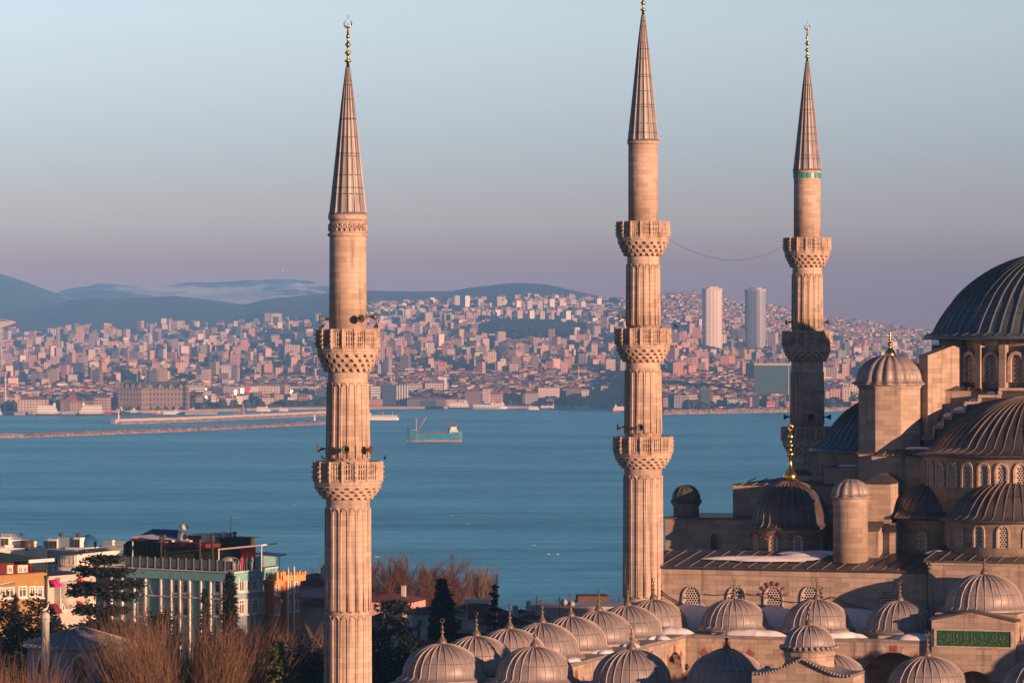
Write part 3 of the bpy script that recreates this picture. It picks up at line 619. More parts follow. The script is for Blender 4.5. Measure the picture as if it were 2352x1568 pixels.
# centre line pieces
zc = zr(1283, 28, -1.2); q = MB(); q.box(loc_b(2131,-1.2), 2*AX-loc_b(2131,-1.2), -1.2, 4.6, 2, zc-.2); q.box(loc_b(2131,-1.2)-.1, 2*AX-loc_b(2131,-1.2)+.1, -1.3, -1.18, zc-.55, zc-.2); q.build('portal_wall', S_WALL, MOSQ)
q = MB(); roof_seamed(q, loc_b(2131,-1.2)-.3, 2*AX-loc_b(2131,-1.2)+.3, -1.5, 4.6, zc-.15, zc+.75, step=1.2, sk=.3); q.build('portal_roof', [LEAD_D, RIBM], MOSQ)
ba, aa = AX, 6.2; zt = zr(1196, ba, aa-4)
drumwall('centre_apse_drum', ba, aa, 16, zt, 5.9, S_WALL, 56)
dome('centre_apse_dome', ba, aa, zt+.1, 6.45, 3.4, 44, LEAD_D, MOSQ, rm=RIBM, bump=.10, wd=.07, flare=.12, capa=66)
for k in range(9):
    th = -PI/2+(k-4)*.36; window(ba+5.88*math.cos(th), aa+5.88*math.sin(th), zr(1258,ba,.3), th, .85, 1.75, MOSQ, fr=.14, holes=.21, mat=S_WALL)
q = MB(); q.box(20.8, 2*AX-20.8, 8, 15, 16, 21.4); q.build('semi_base', S_WALL, MOSQ)
q = MB(); roof_seamed(q, 20.5, 2*AX-20.5, 4.5, 12, 19.6, 21.5, step=1.2); q.build('shoulder_roof', [LEAD_D, RIBM], MOSQ)
ba, aa = AX, 13.2; zt = zr(1046, ba, aa-6)
drumwall('semi_drum', ba, aa, 19.5, zt, 9.55, S_WALL, 72)
dome('semi_dome', ba, aa, zt+.1, 10.2, 4.75, 64, LEAD_D, MOSQ, rm=RIBM, bump=.10, wd=.055, flare=.155, capa=46)
for k in range(20):
    th = -PI/2+(k-9.5)*.165; window(ba+9.53*math.cos(th), aa+9.53*math.sin(th), zr(1120,ba,5), th, .85, 1.95, MOSQ, fr=.18, holes=.22, deep=.16)
q = MB(); q.box(20.9, 2*AX-20.9, 14.35, 34.5, 16, 30.0); q.build('dome_base', S_WALL, MOSQ)
q = MB(); q.hip(20.6, 2*AX-20.6, 14.2, 34.7, 30.02, 1.3, ridge=.55)
for i in range(17): x = 21.2+18.8*i/16; q.tube([(x,14.2,30.07),(x,16.2,30.62)], .06, 4, 1)
q.build('dome_base_roof', [LEAD_D, RIBD], MOSQ)
bd, ad = AX+.15, 24.4; zd = zr(771, bd, ad); RD = 11.5
drumwall('main_drum', bd, ad, 29.6, zd-.05, 10.5, S_WALL, 84, top=.25)
for k in range(28):
    th = 2*PI*(k+.3)/28
    if -PI < (th-2*PI if th > PI else th) < .3 or th > PI*0.9:
        wn = window(bd+10.48*math.cos(th), ad+10.48*math.sin(th), 30.75, th, 1.0, 2.35, MOSQ, fr=.3, holes=.24, deep=.42)
    t2 = th+PI/28; q = MB(); q.box(10.4, 11.1, -.3, .3, 0, zd-31.0); q.build('drum_pilaster', S_WALL, MOSQ, (bd, ad, 30.2), t2)
q = MB(); Hc = zr(581,bd,ad)-zd; Rs = (RD**2*.94+Hc**2)/(2*Hc); n = 90; pr = [(RD*1.03,-.18),(RD*1.03,0),(RD*.97,.22)]
t0 = math.asin(min(1,RD*.955/Rs))
for i in range(0, 19): t = t0*(1-i/18); pr.append((max(Rs*math.sin(t),.03), .3+(Rs*math.cos(t)-Rs*math.cos(t0))*(Hc-.3)/(Rs-Rs*math.cos(t0))))
q.lathe(pr, n=128); rolls(q, pr, 64, .075, .13, 1)
q.lathe([(RD*.9,-.35),(RD*1.045,-.33),(RD*1.045,-.15),(RD,-.1)], 64)
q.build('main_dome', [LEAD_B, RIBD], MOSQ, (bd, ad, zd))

# ------------------------------------------------------------------ courtyard arcade
ARC = thing('courtyard_arcade', 'courtyard arcade of the mosque, lined with small ribbed lead domes and finials', 'arcade', MO, TH)
RZ = 10.25; A0, A1, B0, B1 = -61.3, -7.7, -1.3, 62.5      # roof height, outer corners
q = MB(); q.box(B0, B1, A0, A0+7.2, RZ-.25, RZ); q.box(B0, B0+7.2, A0+7.2, 0, RZ-.25, RZ-.001); q.box(B0+7.2, B1, -7.7, -.02, RZ-.25, RZ); q.box(B1-7.2, B1, A0+7.2, -7.7, RZ-.25, RZ-.001)
q.build('arcade_roof', LEAD, ARC)
q = MB(); q.box(B0+.1, B1-.1, A0+.1, A0+.7, 0, RZ-.26); q.box(B0+.1, B0+.7, A0+.7, -.1, 0, RZ-.26)
q.box(B0-.05, B1+.05, A0-.05, A0+.3, RZ-.55, RZ-.02); q.build('outer_wall', S_WALL, ARC)
def arcade_run(o, u, w, L, n):                   # wall with pointed arches
    bay = L/n; q = MB(); o, u, w = Vector(o), Vector(u), Vector(w)
    for i in range(n):
        x0, x1, ow = i*bay, (i+1)*bay, bay*.40; c = (x0+x1)/2
        ar = [(c+ow*math.cos(t), 6.15+ow*1.12*math.sin(t)**.85) for t in [PI-PI*k/12 for k in range(13)]]
        q.ext([(x0,0),(c-ow,0)]+ar[:7]+[(c,RZ-.27),(x0,RZ-.27)], o, u, w, .6); q.ext([(c,RZ-.27)]+ar[6:]+[(c+ow,0),(x1,0),(x1,RZ-.27)], o, u, w, .6)
        for k in range(9):                       # alternating red and white voussoirs
            t = PI*(k+.5)/9; p = o+u*(c+ow*1.09*math.cos(t))+Vector((0,0,6.15+ow*1.2*math.sin(t)**.85)); r = (u*math.cos(t)+Vector((0,0,math.sin(t)))).normalized(); tt = w.cross(r)
            hw = .3; q.add([p-r*.28-tt*hw-w*.015, p-r*.28+tt*hw-w*.015, p+r*.3+tt*hw*1.1-w*.015, p+r*.3-tt*hw*1.1-w*.015, p-r*.28-tt*hw+w*.1, p-r*.28+tt*hw+w*.1, p+r*.3+tt*hw*1.1+w*.1, p+r*.3-tt*hw*1.1+w*.1], [(0,1,2,3),(0,4,5,1),(1,5,6,2),(2,6,7,3),(3,7,4,0)], 1 if k % 2 == 0 else 2)
        p = o+u*x0-w*.02+Vector((0,0,7.6)); q.lathe([(.0,-.05),(.28,-.05),(.28,.03),(0,.03)], 12, c=(0,0,0), m=3)
        k0 = len(q.v)-48
        for j in range(k0, len(q.v)): x, y, z = q.v[j]; q.v[j] = tuple(p+u*x+Vector((0,0,y))-w*z)
    q.box(*sorted((o.x-.0+(u.x*L if u.x < 0 else 0), o.x+(u.x*L if u.x > 0 else .0)+(.02 if u.x == 0 else 0))), *sorted((o.y, o.y+u.y*L+(.02 if u.y == 0 else 0))), RZ-.5, RZ-.3) if False else None
    return q.build('arched_wall', [S_WALL, REDV, S_TRIM, DARK], ARC)
arcade_run((B0+7.2,-7.7,0), (1,0,0), (0,1,0), 48.6, 7); arcade_run((B0+7.2,-7.7,0), (0,-1,0), (-1,0,0), 46.4, 7)
DOME0 = None
def small_dome(b, a, z, s=1.0, fin=1.0, drum=True, mat=None):
    global DOME0
    if DOME0 is None:
        q = MB(); q.lathe([(3.12,0),(3.12,.42),(3.2,.45),(3.2,.55)], 8, smooth=False, phase=PI/8); dr = q.build('dome_drum', S_WALL, ARC, (b,a,z))
        d = dome('small_dome', b, a, z+.62, 3.2, 2.42, 28, LEAD, ARC, rm=RIBL, bump=.07, wd=.058, flare=.13, fin=(1.15, BRONZE))
        DOME0 = (dr, d, d.children[0]); r = DOME0
    else:
        r = []
        for o in DOME0[:2]:
            c = o.copy(); col.objects.link(c); r.append(c)
        r[0].location = (b,a,z); r[1].location = (b,a,z+.62*s); c = DOME0[2].copy(); col.objects.link(c); c.parent = r[1]; r.append(c)
        r[1].rotation_euler = (0,0,random.uniform(0,6)); r[0].scale = (s,s,s); r[1].scale = (s,s,s); c.rotation_euler = (0,0,-r[1].rotation_euler.z+random.uniform(-.5,.5))
    return r
random.seed(4)
for i, (px, py) in enumerate([(1015.8,1477.8),(1094,1460.4),(1170.8,1443.5),(1245.3,1430.2),(1311,1415.9),(1375.4,1402.6),(1441.5,1390.5),(1501,1376.3)]):
    a = -57.4+7.63*i; small_dome(loc_b(px, a), a, zr(py, loc_b(px,a), a)-3.04)
for px, py in ((1228.5,1480.4),(1450.7,1487.3),(1668.7,1490),(1905,1497),(2130,1503),(2395,1508),(2620,1515)):
    a = -57.4; small_dome(loc_b(px, a), a, zr(py, loc_b(px,a), a)-3.04, .96)
for px, py in ((1686.7,1372.4),(1876.5,1374),(2066.7,1376.8)):
    a = -4.0; small_dome(loc_b(px, a), a, zr(py, loc_b(px,a), a)-3.04, .97)
for b in (37.2+1.4, 44.9, 51.8, 58.6): small_dome(b, -4.0, 10.2)
for i in range(1, 7): small_dome(58.6, -57.4+7.63*i, 10.2)
# big dome over the portal bay and the gabled portal with its green inscription
bp_, ap_ = loc_b(2261, -4), -4.0; zt = zr(1399, bp_, ap_-2); q = MB(); q.box(bp_-3.35, bp_+3.35, ap_-3.2, ap_+2.7, RZ-.1, zt-.25); q.build('portal_dome_base', S_WALL, ARC)
dome('portal_dome', bp_, ap_, zt, 3.45, zr(1318,bp_,ap_)-zt, 28, LEAD, ARC, rm=RIBL, bump=.08, wd=.08, flare=.1, fin=(1.12, BRONZE))
a = -8.3; bl, br_ = loc_b(2140,a), loc_b(2332,a); ze, zp = zr(1424,bl,a), zr(1405,(bl+br_)/2,a)
q = MB(); mid = (bl+br_)/2; q.ext([(bl,0),(bl+1.6,0)]+[(mid-(mid-bl-1.6)*math.cos(t), 6.0+(mid-bl-1.6)*1.1*math.sin(t)**.9) for t in [PI*k/12 for k in range(13)]]+[(br_-1.6,0),(br_,0),(br_,ze),(mid,zp),(bl,ze)], (0,a,0), (1,0,0), (0,1,0), .9); q.build('portal_gable', S_WALL, ARC)
q = MB(); q.ext([(bl-.15,ze),(bl-.15,ze+.16),(mid,zp+.16),(br_+.15,ze+.16),(br_+.15,ze),(mid,zp)], (0,a-.12,0), (1,0,0), (0,1,0), 1.6); q.build('gable_coping', LEAD_D, ARC)
pl, pr_ = loc_b(2151,a), loc_b(2322,a); z1, z0 = zr(1448,mid,a), zr(1483.5,mid,a); q = MB()
q.box(pl-.18, pl, a-.1, a+.1, z0-.1, z1+.1); q.box(pr_, pr_+.18, a-.1, a+.1, z0-.1, z1+.1); q.box(pl, pr_, a-.1, a+.1, z1, z1+.12); q.box(pl, pr_, a-.1, a+.1, z0-.12, z0); q.build('panel_frame', S_TRIM, ARC)
q = MB(); q.box(pl+.002, pr_-.002, a-.03, a+.1, z0+.002, z1-.002); pan = q.build('inscription_panel', GREENP, ARC)
q = MB(); rnd = random.Random(11); hh = z1-z0; x = pr_-.25
while x > pl+.3:                                 # flowing raised script: tall stems, bowls and dots
    wd = rnd.uniform(.28,.5); kd = rnd.choice('sssbbcd'); zb = z0+hh*rnd.uniform(.16,.4)
    y = a-.05
    if kd == 's': q.tube([(x,y,zb),(x-.03,y,z0+hh*.88)], .022, 4); q.tube([(x,y,zb),(x-wd*.5,y,zb-hh*.06),(x-wd,y,zb+hh*.04)], .024, 4)
    elif kd == 'b': q.tube([(x-wd*.5+wd*.5*math.cos(t), y, zb+hh*.16-hh*.2*math.sin(t)) for t in [PI*k/7 for k in range(8)]], .024, 4)
    elif kd == 'c': q.tube([(x-wd*.4+wd*.35*math.cos(t), y, zb+hh*.18+hh*.16*math.sin(t)) for t in [2*PI*k/9 for k in range(9)]], .022, 4)
    else: q.tube([(x,y,zb+hh*.3),(x-wd,y,zb+hh*.1),(x-wd*.2,y,zb-hh*.05)], .024, 4)
    if rnd.random() < .6: q.box(x-.1, x-.04, y-.02, y+.02, z0+hh*rnd.uniform(.5,.7), z0+hh*.74)
    x -= wd*.72
for k in range(1, 5): xx = pl+(pr_-pl)*k/5; q.box(xx-.012, xx+.012, a-.045, a-.02, z0+.05, z1-.05)
q.build('gold_script', GOLDP, pan)
# gatehouse with a scalloped little dome
GT = thing('courtyard_gatehouse', 'gatehouse turret with small ribbed dome and scalloped eave over a curved gable', 'gatehouse', MO, TH)
ag = -62.6; bg_ = loc_b(1859, ag); zrim = zr(1487, bg_, ag-.5); rt = 1.82
q = MB(); q.lathe([(rt*.93,7.5),(rt*.93,zrim-.55),(rt*.97,zrim-.5),(rt*.97,zrim-.28),(rt*.93,zrim-.25),(rt*.93,zrim)], 12, c=(bg_,ag,0), smooth=False); q.build('turret', S_WALL, GT)
dome('turret_dome', bg_, ag, zrim+.02, 1.83, zr(1436,bg_,ag)-zrim, 20, LEAD, GT, rm=RIBL, bump=.06, wd=.06, flare=.1, fin=(1.0, BRONZE))
q = MB(); ns = 30
for i in range(ns):
    th = 2*PI*i/ns; q.lathe([(.0,-.12),(.12,-.1),(.17,.05),(.1,.15),(0,.16)], 6, c=(bg_+1.86*math.cos(th), ag+1.86*math.sin(th), zrim))
q.build('scalloped_eave', LEAD, GT)
zp, ze = zr(1512,bg_,ag-1.5), zr(1549,bg_,ag-1.5); hw = 3.45
gp = [(-hw,ze),(-hw*.78,ze)]+[(-hw*.78+hw*.78*s, ze+(zp-ze)*(s**1.35)) for s in (.15,.3,.45,.6,.75,.9,1)]; gp = gp+[(-x,z_) for x, z_ in gp[::-1][1:]]
q = MB(); q.ext([(-hw,0)]+gp+[(hw,0)], (bg_,ag-1.9,0), (1,0,0), (0,1,0), 3.2); q.build('gable_wall', S_WALL, GT)
q = MB(); 
for (x0,z0_),(x1,z1_) in zip(gp, gp[1:]):
    n_ = max(2, int(math.hypot(x1-x0, z1_-z0_)/.22))
    q.add([(bg_+x0,ag-2.1,z0_+.03),(bg_+x1,ag-2.1,z1_+.03),(bg_+x1,ag+1.35,z1_+.03),(bg_+x0,ag+1.35,z0_+.03),(bg_+x0,ag-2.1,z0_+.16),(bg_+x1,ag-2.1,z1_+.16),(bg_+x1,ag+1.35,z1_+.16),(bg_+x0,ag+1.35,z0_+.16)], [(0,1,5,4),(4,5,6,7),(3,2,1,0),(1,2,6,5),(0,4,7,3)], 0)
    for k in range(n_):
        s = (k+.5)/n_; q.lathe([(0,-.1),(.09,-.08),(.11,.03),(.05,.1),(0,.1)], 6, c=(bg_+x0+(x1-x0)*s, ag-2.12, z0_+(z1_-z0_)*s+.06))
q.build('gable_coping', LEAD, GT)
# ------------------------------------------------------------------ snow lying on the roofs
def snow(b, a, z, rb, ra, h, seed, dz=0.0, lab='patch of old snow on the lead roof'):
    rnd = random.Random(seed); q = MB(); n = 26; rings = 5; vs = [(0,0,h)]; fs = []
    ph = [rnd.uniform(0,6) for _ in range(5)]; f = lambda t: 1+.22*math.sin(2*t+ph[0])+.16*math.sin(3*t+ph[1])+.11*math.sin(5*t+ph[2])+.08*math.sin(9*t+ph[3])
    for j in range(1, rings+1):
        s = j/rings
        for i in range(n):
            t = 2*PI*i/n; r = f(t)*s; x, y = rb*r*math.cos(t), ra*r*math.sin(t); vs.append((x, y, h*(1-s**3)*(1+.35*noise.noise(Vector((x*1.7,y*1.7,seed))))+y*dz-(.03 if j == rings else 0)))
    for i in range(n): fs.append((0,1+i,1+(i+1)%n))
    for j in range(rings-1):
        for i in range(n): fs.append((1+j*n+i,1+(j+1)*n+i,1+(j+1)*n+(i+1)%n,1+j*n+(i+1)%n))
    q.add(vs, fs, 0, True); c, s = math.cos(TH), math.sin(TH)
    o = q.build('snow', SNOW, None, (MO.x+b*c-a*s, MO.y+b*s+a*c, GZ+z), TH); tag(o, lab, 'snow', kind='stuff')
def bpx(px, a): return loc_b(px, a)
snow(bpx(1760,1.9), 1.9, 16.0, 4.2, .75, .22, 1, .222); snow(bpx(1860,3.4), 3.6, 16.35, 2.8, .9, .25, 2, .222); snow(bpx(1690,2.4), 2.2, 15.95, 2.2, .42, .1, 3, .222)
for i, px in enumerate((1597, 1775, 1965, 2110)): snow(bpx(px,-1.3), -1.35, RZ+.75, 3.1, 2.3, .8, 10+i, .42)
for i, px in enumerate((1545, 1740, 1925, 2105)): snow(bpx(px,-6.9), -6.8, RZ+.02, 1.9+.4*(i%2), .85, .45, 20+i)
snow(bpx(2120,-3.6), -3.4, RZ+.02, 1.5, 2.6, .4, 31); snow(bpx(2150,2.6), 2.4, zc+.3, .8, .6, .15, 32, .15)
for i, a in enumerate((-50.5,-42.5,-35.2,-27.4,-19.8,-12.2)): snow(5.1, a+.3*(i%2)-1.0, RZ+.01, .8, 1.3, .25, 40+i)
for i, px in enumerate((1125,1345,1560,1790,2010,2260)): snow(bpx(px,-59), -58.9, RZ+.01, .95, .8, .25, 50+i)
for i, px in enumerate((1110,1338,1555,2020)): snow(bpx(px,-55.2), -54.8, RZ+.01, .8, .6, .22, 60+i)
zA_ = 25.2
for k in range(6): snow((20.6+sb[k]+20.6+sb[k+1])/2, 13.9, sz_[k]+.24, .42, .4, .3, 70+k, lab='small heap of snow on a step of the stepped buttress')
snow(bpx(2112,9.9), 10, zr(1030,21,9.5), 1.0, .8, .15, 80); snow(bpx(1945,14), 15.0, zr(1072,12,15)+.1, .9, .5, .15, 81)
# sagging cables on the gallery wall and the bundle at the minaret foot
q = MB()
def swag(p0, p1, sag, r=.035, n=10):
    p0, p1 = Vector(p0), Vector(p1); return [p0.lerp(p1, i/n)-Vector((0,0,4*sag*(i/n)*(1-i/n))) for i in range(n+1)]
zc_ = 13.35; xs = [bpx(p, -.15) for p in (1618,1695,1760,1815,1862,1915,1990)]; zz_ = [13.1,13.35,13.25,12.6,12.95,13.1,12.2]
for i in range(6): q.tube(swag((xs[i],-.16,zz_[i]),(xs[i+1],-.16,zz_[i+1]),.18), .032, 4)
q.tube(swag((bpx(1500,-.15),-.16,13.9),(xs[0]-.4,-.16,12.0),.5), .045, 4); q.tube(swag((bpx(1500,-.15),-.16,12.6),(xs[0],-.16,10.8),.4), .05, 4); q.tube(swag((xs[0],-.16,12.1),(xs[2],-.16,11.8),.25), .03, 4)
for i in range(7): q.tube([(.15+.07*i,-.2-.03*(i%3),4),(.12+.07*i,-.22,11),(.2+.08*i,-.25,15.2),(.75+.05*i,.1,15.95),(1.5+.1*i,1.2+.1*i,16.25+.1*(i%2))], .055, 5)
q.tube(swag((.2,-.3,14.2),(-2.2,-2.6,10.6),.5), .05, 4); q.tube(swag((.2,-.3,12.2),(-1.6,-2.6,10.4),.3), .04, 4)
q.build('cables', CABLE, MOSQ)
q = MB(); q.box(-1.4,.35,-1.0,.2,14.5,14.75); q.add([(-1.3,-.6,14.5),(.3,-.6,14.5),(.3,0,14.5),(-1.3,0,14.5),(.2,-.4,12.4)], [(0,1,4),(1,2,4),(2,3,4),(3,0,4)]); q.build('stone_bracket', S_WALL, MOSQ)
# ------------------------------------------------------------------ hotels, houses and the domed tomb in the left foreground
def pl(name, c, **k): return mat_plain(name, c, **k)
YEL = pl('yellow_plaster',(0.36,0.225,0.085),var=.2,dirt=(.35,.22,.08)); WHT = pl('white_paint',(0.72,0.70,0.66),var=.12,dirt=(.5,.48,.45)); CRM = pl('pale_plaster',(0.50,0.48,0.46),var=.15,dirt=(.36,.35,.34))
REDW = pl('dark_red_boards',(0.12,0.022,0.022),var=.3,sc3=(8,1,1)); TQ = pl('turquoise_plaster',(0.20,0.47,0.48),var=.12,dirt=(.16,.38,.40)); BLG = pl('grey_blue_plaster',(0.26,0.38,0.43),var=.12)
ORG = pl('orange_plaster',(0.58,0.21,0.075),var=.18,dirt=(.5,.2,.09)); ORL = pl('amber_plaster',(0.62,0.30,0.10),var=.12); PNK = pl('pink_plaster',(0.62,0.36,0.35),var=.15)
ROOFG = pl('dark_green_roofing',(0.025,0.06,0.05),var=.3); ROOFD = pl('dark_roofing',(0.035,0.035,0.04),var=.4,bump=.2); TILE = pl('old_roof_tiles',(0.20,0.07,0.055),var=.45,scale=1.5,bump=.5,sc3=(3,3,1)); OLIVE = pl('dark_olive_metal',(0.05,0.055,0.03),var=.3)
PIPE = pl('sooty_flue_pipe',(0.07,0.065,0.04),var=.4,rough=.5); BURG = pl('burgundy_awning',(0.16,0.02,0.03),var=.2); MAG = pl('magenta_awning',(0.55,0.02,0.22),var=.15); REDC = pl('red_cloth',(0.65,0.06,0.06),var=.2); BLUEC = pl('blue_canopy_cloth',(0.015,0.09,0.22),var=.2)
GLS = pl('window_glass',(0.10,0.12,0.13),rough=.1,var=.5,scale=.6,spec=.8); FROST = pl('greenish_glass_panel',(0.25,0.42,0.42),rough=.15,var=.15,spec=.6); HEDGE = pl('clipped_hedge',(0.022,0.035,0.015),var=.6,scale=5,bump=1.0); STEEL = pl('galvanised_steel',(0.50,0.50,0.50),rough=.35,metal=.6,var=.2); SNB = pl('blue_tarpaulin',(0.03,0.16,0.30),var=.2)
class Fr:
    def __init__(s, name, label, cat, pa, Ya, pb, Yb, group=None):
        A = Vector(((pa-CX)/F*Ya, Ya)); B = Vector(((pb-CX)/F*Yb, Yb)); s.A = A; s.u = (B-A).normalized(); s.L = (B-A).length
        s.t = thing(name, label, cat, (A.x, A.y, 40), math.atan2(s.u.y, s.u.x), group) if name else None
    def x(s, px, d=0):                           # d metres behind the facade
        t = (px-CX)/F; n = Vector((-s.u.y, s.u.x)); o = s.A+n*d; return (t*o.y-o.x)/(s.u.x-t*s.u.y)
    def Y(s, x, d=0): return (s.A+s.u*x+Vector((-s.u.y, s.u.x))*d).y
    def z(s, py, x, d=0): return HC-(py-YH)/F*s.Y(x, d)-40
    def box(s, q, p0, p1, y0, y1, d0, d1, m=0):  # facade columns p0..p1 and rows y0..y1 measured on plane d0
        x0, x1 = s.x(p0, d0), s.x(p1, d0); xm = (x0+x1)/2; q.box(x0, x1, d0, d1, s.z(y1, xm, d0), s.z(y0, xm, d0), m)
    def win(s, p0, p1, y0, y1, fm=None, d=0, lintel=0, bars=1, glass=None):
        x0, x1 = s.x(p0, d), s.x(p1, d); xm = (x0+x1)/2; z0, z1 = s.z(y1, xm, d), s.z(y0, xm, d); w_ = min(.14, (x1-x0)*.22); q = MB()
        q.box(x0-w_*.4, x0+w_, d-.1, d+.02, z0, z1); q.box(x1-w_, x1+w_*.4, d-.1, d+.02, z0, z1); q.box(x0+w_, x1-w_, d-.1, d+.02, z1-w_, z1); q.box(x0+w_, x1-w_, d-.1, d+.02, z0, z0+w_)
        q.box(x0-.12, x1+.12, d-.2, d, z0-.1, z0-.002); q.box(x0+w_, x1-w_, d-.08, d+.02, z0+(z1-z0)*.68, z0+(z1-z0)*.68+w_*.6)
        for k in range(1, bars+1): xx = x0+(x1-x0)*k/(bars+1); q.box(xx-w_*.3, xx+w_*.3, d-.085, d+.015, z0+w_, z1-w_)
        o = q.build('window', fm or WHT, s.t); g = MB(); g.box(x0+w_*.5, x1-w_*.5, d-.03, d+.01, z0+w_*.5, z1-w_*.5); g.build('pane', glass or GLS, o)
def tubez(q, x, y, z0, z1, r, m=0, n=8): q.tube([(x,y,z0),(x,y,z1)], r, n, m)
def flue(x, y, z0, z1, r, par, mat=None):
    q = MB(); q.lathe([(r,z0),(r,z1-.55),(r*1.7,z1-.5),(r*1.7,z1-.42),(r,z1-.38),(r,z1-.3),(r*1.9,z1-.22),(r*1.7,z1-.05),(r*.8,z1)], 10, c=(x,y,0)); return q.build('flue', mat or PIPE, par)

# yellow hotel at the left edge
f = Fr('hotel', 'yellow hotel with dark red top floor and green flat roof at the left edge', 'hotel', -60, 347, 103, 355)
q = MB(); f.box(q, -60, 101, 1319, 1460, 0, 9); q.box(f.x(-60), f.x(102)+.05, -.25, .02, f.z(1324,f.x(50)), f.z(1318,f.x(50))); q.box(f.x(-60), f.x(102), -.12, .0, f.z(1378,f.x(50)), f.z(1375,f.x(50))); q.build('wall', YEL, f.t)
for p0, p1, b_ in ((-20,1,1),(1,31,2),(41,60,1),(66,80,1),(84,97,1)): f.win(p0, p1, 1345 if p0 > 30 else 1348, 1372 if p0 > 30 else 1374, bars=b_)
q = MB(); f.box(q, -60, 78, 1291, 1319.5, 1.2, 9); q.build('top_floor', REDW, f.t)
for p0, p1 in ((16,27),(40,50),(51,61),(82,90)): 
    if p1 < 80: f.win(p0, p1, 1297, 1316, d=1.2)
q = MB(); x1 = f.x(103); zc_ = f.z(1291, 3, 0); q.hip(f.x(-60), f.x(84,1), -.6, 9, zc_, 1.05); q.box(f.x(50,0), f.x(108,0), -.75, 3.5, zc_-.12, zc_+.02); q.build('roof', ROOFG, f.t)
q = MB(); q.box(f.x(52,0)-.1, f.x(108,0)+.05, -.85, -.7, zc_-.2, zc_+.1); q.build('gutter', WHT, f.t)
q = MB(); 
for k in range(12): xx = f.x(80)+(f.x(101)-f.x(80))*k/11; tubez(q, xx, .05, f.z(1319,xx), f.z(1304,xx), .02, n=4)
q.tube([(f.x(80),.05,f.z(1304,6)),(f.x(101),.05,f.z(1304,6))], .03, 4); tubez(q, f.x(101), .1, f.z(1319,6), zc_, .07); tubez(q, f.x(88), .6, f.z(1319,6), zc_, .06); q.build('balcony_railing', OLIVE, f.t)
q = MB(); tubez(q, f.x(104), -.12, 6, f.z(1296,6), .12); q.build('drainpipe', PIPE, f.t)
q = MB(); rr = random.Random(2); x0 = f.x(-15); 
for k in range(9): 
    xa = x0+k*.32; q.tube([(xa,-.12,f.z(1345,5)),(xa+.1,-.14,f.z(1337,5)),(xa+.22,-.12,f.z(1343,5))], .035, 4)
q.tube([(f.x(-15),-.12,f.z(1341,5)),(f.x(36),-.14,f.z(1334,5))], .05, 4); q.build('ornament', WHT, f.t)
# white roof terrace with machines behind it
f = Fr('rooftop_plant', 'white roof parapet with boxy air ducts and a wire fence behind the green roof', 'rooftop', -60, 386, 95, 386)
q = MB(); f.box(q, -60, 95, 1264, 1340, 0, 5); f.box(q, -60, 92, 1258, 1265, .6, 5); f.box(q, 10, 30, 1251, 1262, 1.4, 4); q.build('wall', WHT, f.t)
q = MB(); f.box(q, 1, 21, 1233, 1256, 1.5, 3.2); f.box(q, 21.2, 66, 1239, 1254, 2, 3.4); q.build('duct', WHT, f.t)
q = MB(); f.box(q, 3, 10, 1236, 1254, 1.42, 1.5); f.box(q, 12, 19, 1236, 1254, 1.42, 1.5); q.build('grille', OLIVE, f.t)
q = MB(); c_ = (f.x(62,1), 1.2, f.z(1252,6,1)); q.lathe([(.62,-.5),(.62,.5)], 14, c=c_); q.build('tank', PIPE, f.t)
flue(f.x(79,1), 1.4, f.z(1262,6,1), f.z(1242,6,1), .12, f.t, WHT)
q = MB()
for px in (3,30,47): tubez(q, f.x(px,3.6), 3.6, f.z(1256,5,3.6), f.z(1222,5,3.6), .06, n=4)
for k in range(26): xx = f.x(3,3.6)+(f.x(56,3.6)-f.x(3,3.6))*k/25; tubez(q, xx, 3.6, f.z(1240,5,3.6), f.z(1224,5,3.6), .018, n=3)
q.tube([(f.x(3,3.6),3.6,f.z(1225,5,3.6)),(f.x(56,3.6),3.6,f.z(1225,5,3.6))], .025, 4); q.build('fence', STEEL, f.t)
# terrace restaurant behind
f = Fr('terrace_house', 'white terrace house with big dark panes and rooftop cabins behind the grey hotel', 'house', 92, 393, 300, 388)
q = MB(); f.box(q, 92, 176, 1267, 1340, 0, 8); q.box(f.x(176)+.01, f.x(300), 2, 8, 5, f.z(1296,8,2)); q.box(f.x(92)-.1, f.x(178), -.4, 8, f.z(1268,4), f.z(1263,4)); q.build('wall', WHT, f.t)
for p0, p1 in ((101,119),(120,135),(140,152),(153,164),(165,172)): f.win(p0, p1, 1274, 1298, bars=1, glass=DARK)
q = MB()
for k in range(10): xx = f.x(100)+(f.x(138)-f.x(100))*k/9; q.box(xx-.07, xx+.07, -1.3, -1.15, f.z(1310,4), f.z(1301,4))
q.box(f.x(98), f.x(140), -1.35, -1.1, f.z(1301,4), f.z(1299.5,4)); q.box(f.x(98), f.x(176), -1.35, 0, f.z(1316,4), f.z(1310,4)); q.build('balustrade', WHT, f.t)
q = MB(); f.box(q, 111, 131, 1236, 1264, 2, 4, 0); f.box(q, 132, 168, 1233, 1261, 2.2, 4.5, 1); f.box(q, 169, 184, 1234, 1258, 2, 4, 0); f.box(q, 150, 196, 1257, 1266, 1.6, 4, 0); q.build('cabin', [WHT, BLG], f.t)
q = MB(); 
for ca_ in ((113,120,1242,1264),(122.5,129.5,1242,1264),(171,176,1238,1258),(178,182,1238,1258)): q = MB(); f.box(q, *ca_, 1.94, 2); q.build('window', OLIVE, f.t)
for px, py in ((140,1226),(180,1225)): flue(f.x(px,3), 3, f.z(1236,5,3), f.z(py,5,3), .13, f.t)
q = MB(); xc, zc_ = f.x(197,3), f.z(1252,8,3); q.lathe([(.85,-.9),(.9,.2),(.6,.75),(.02,1.0)], 16, c=(xc, 3.5, zc_)); q.build('tank', BLUEC, f.t)
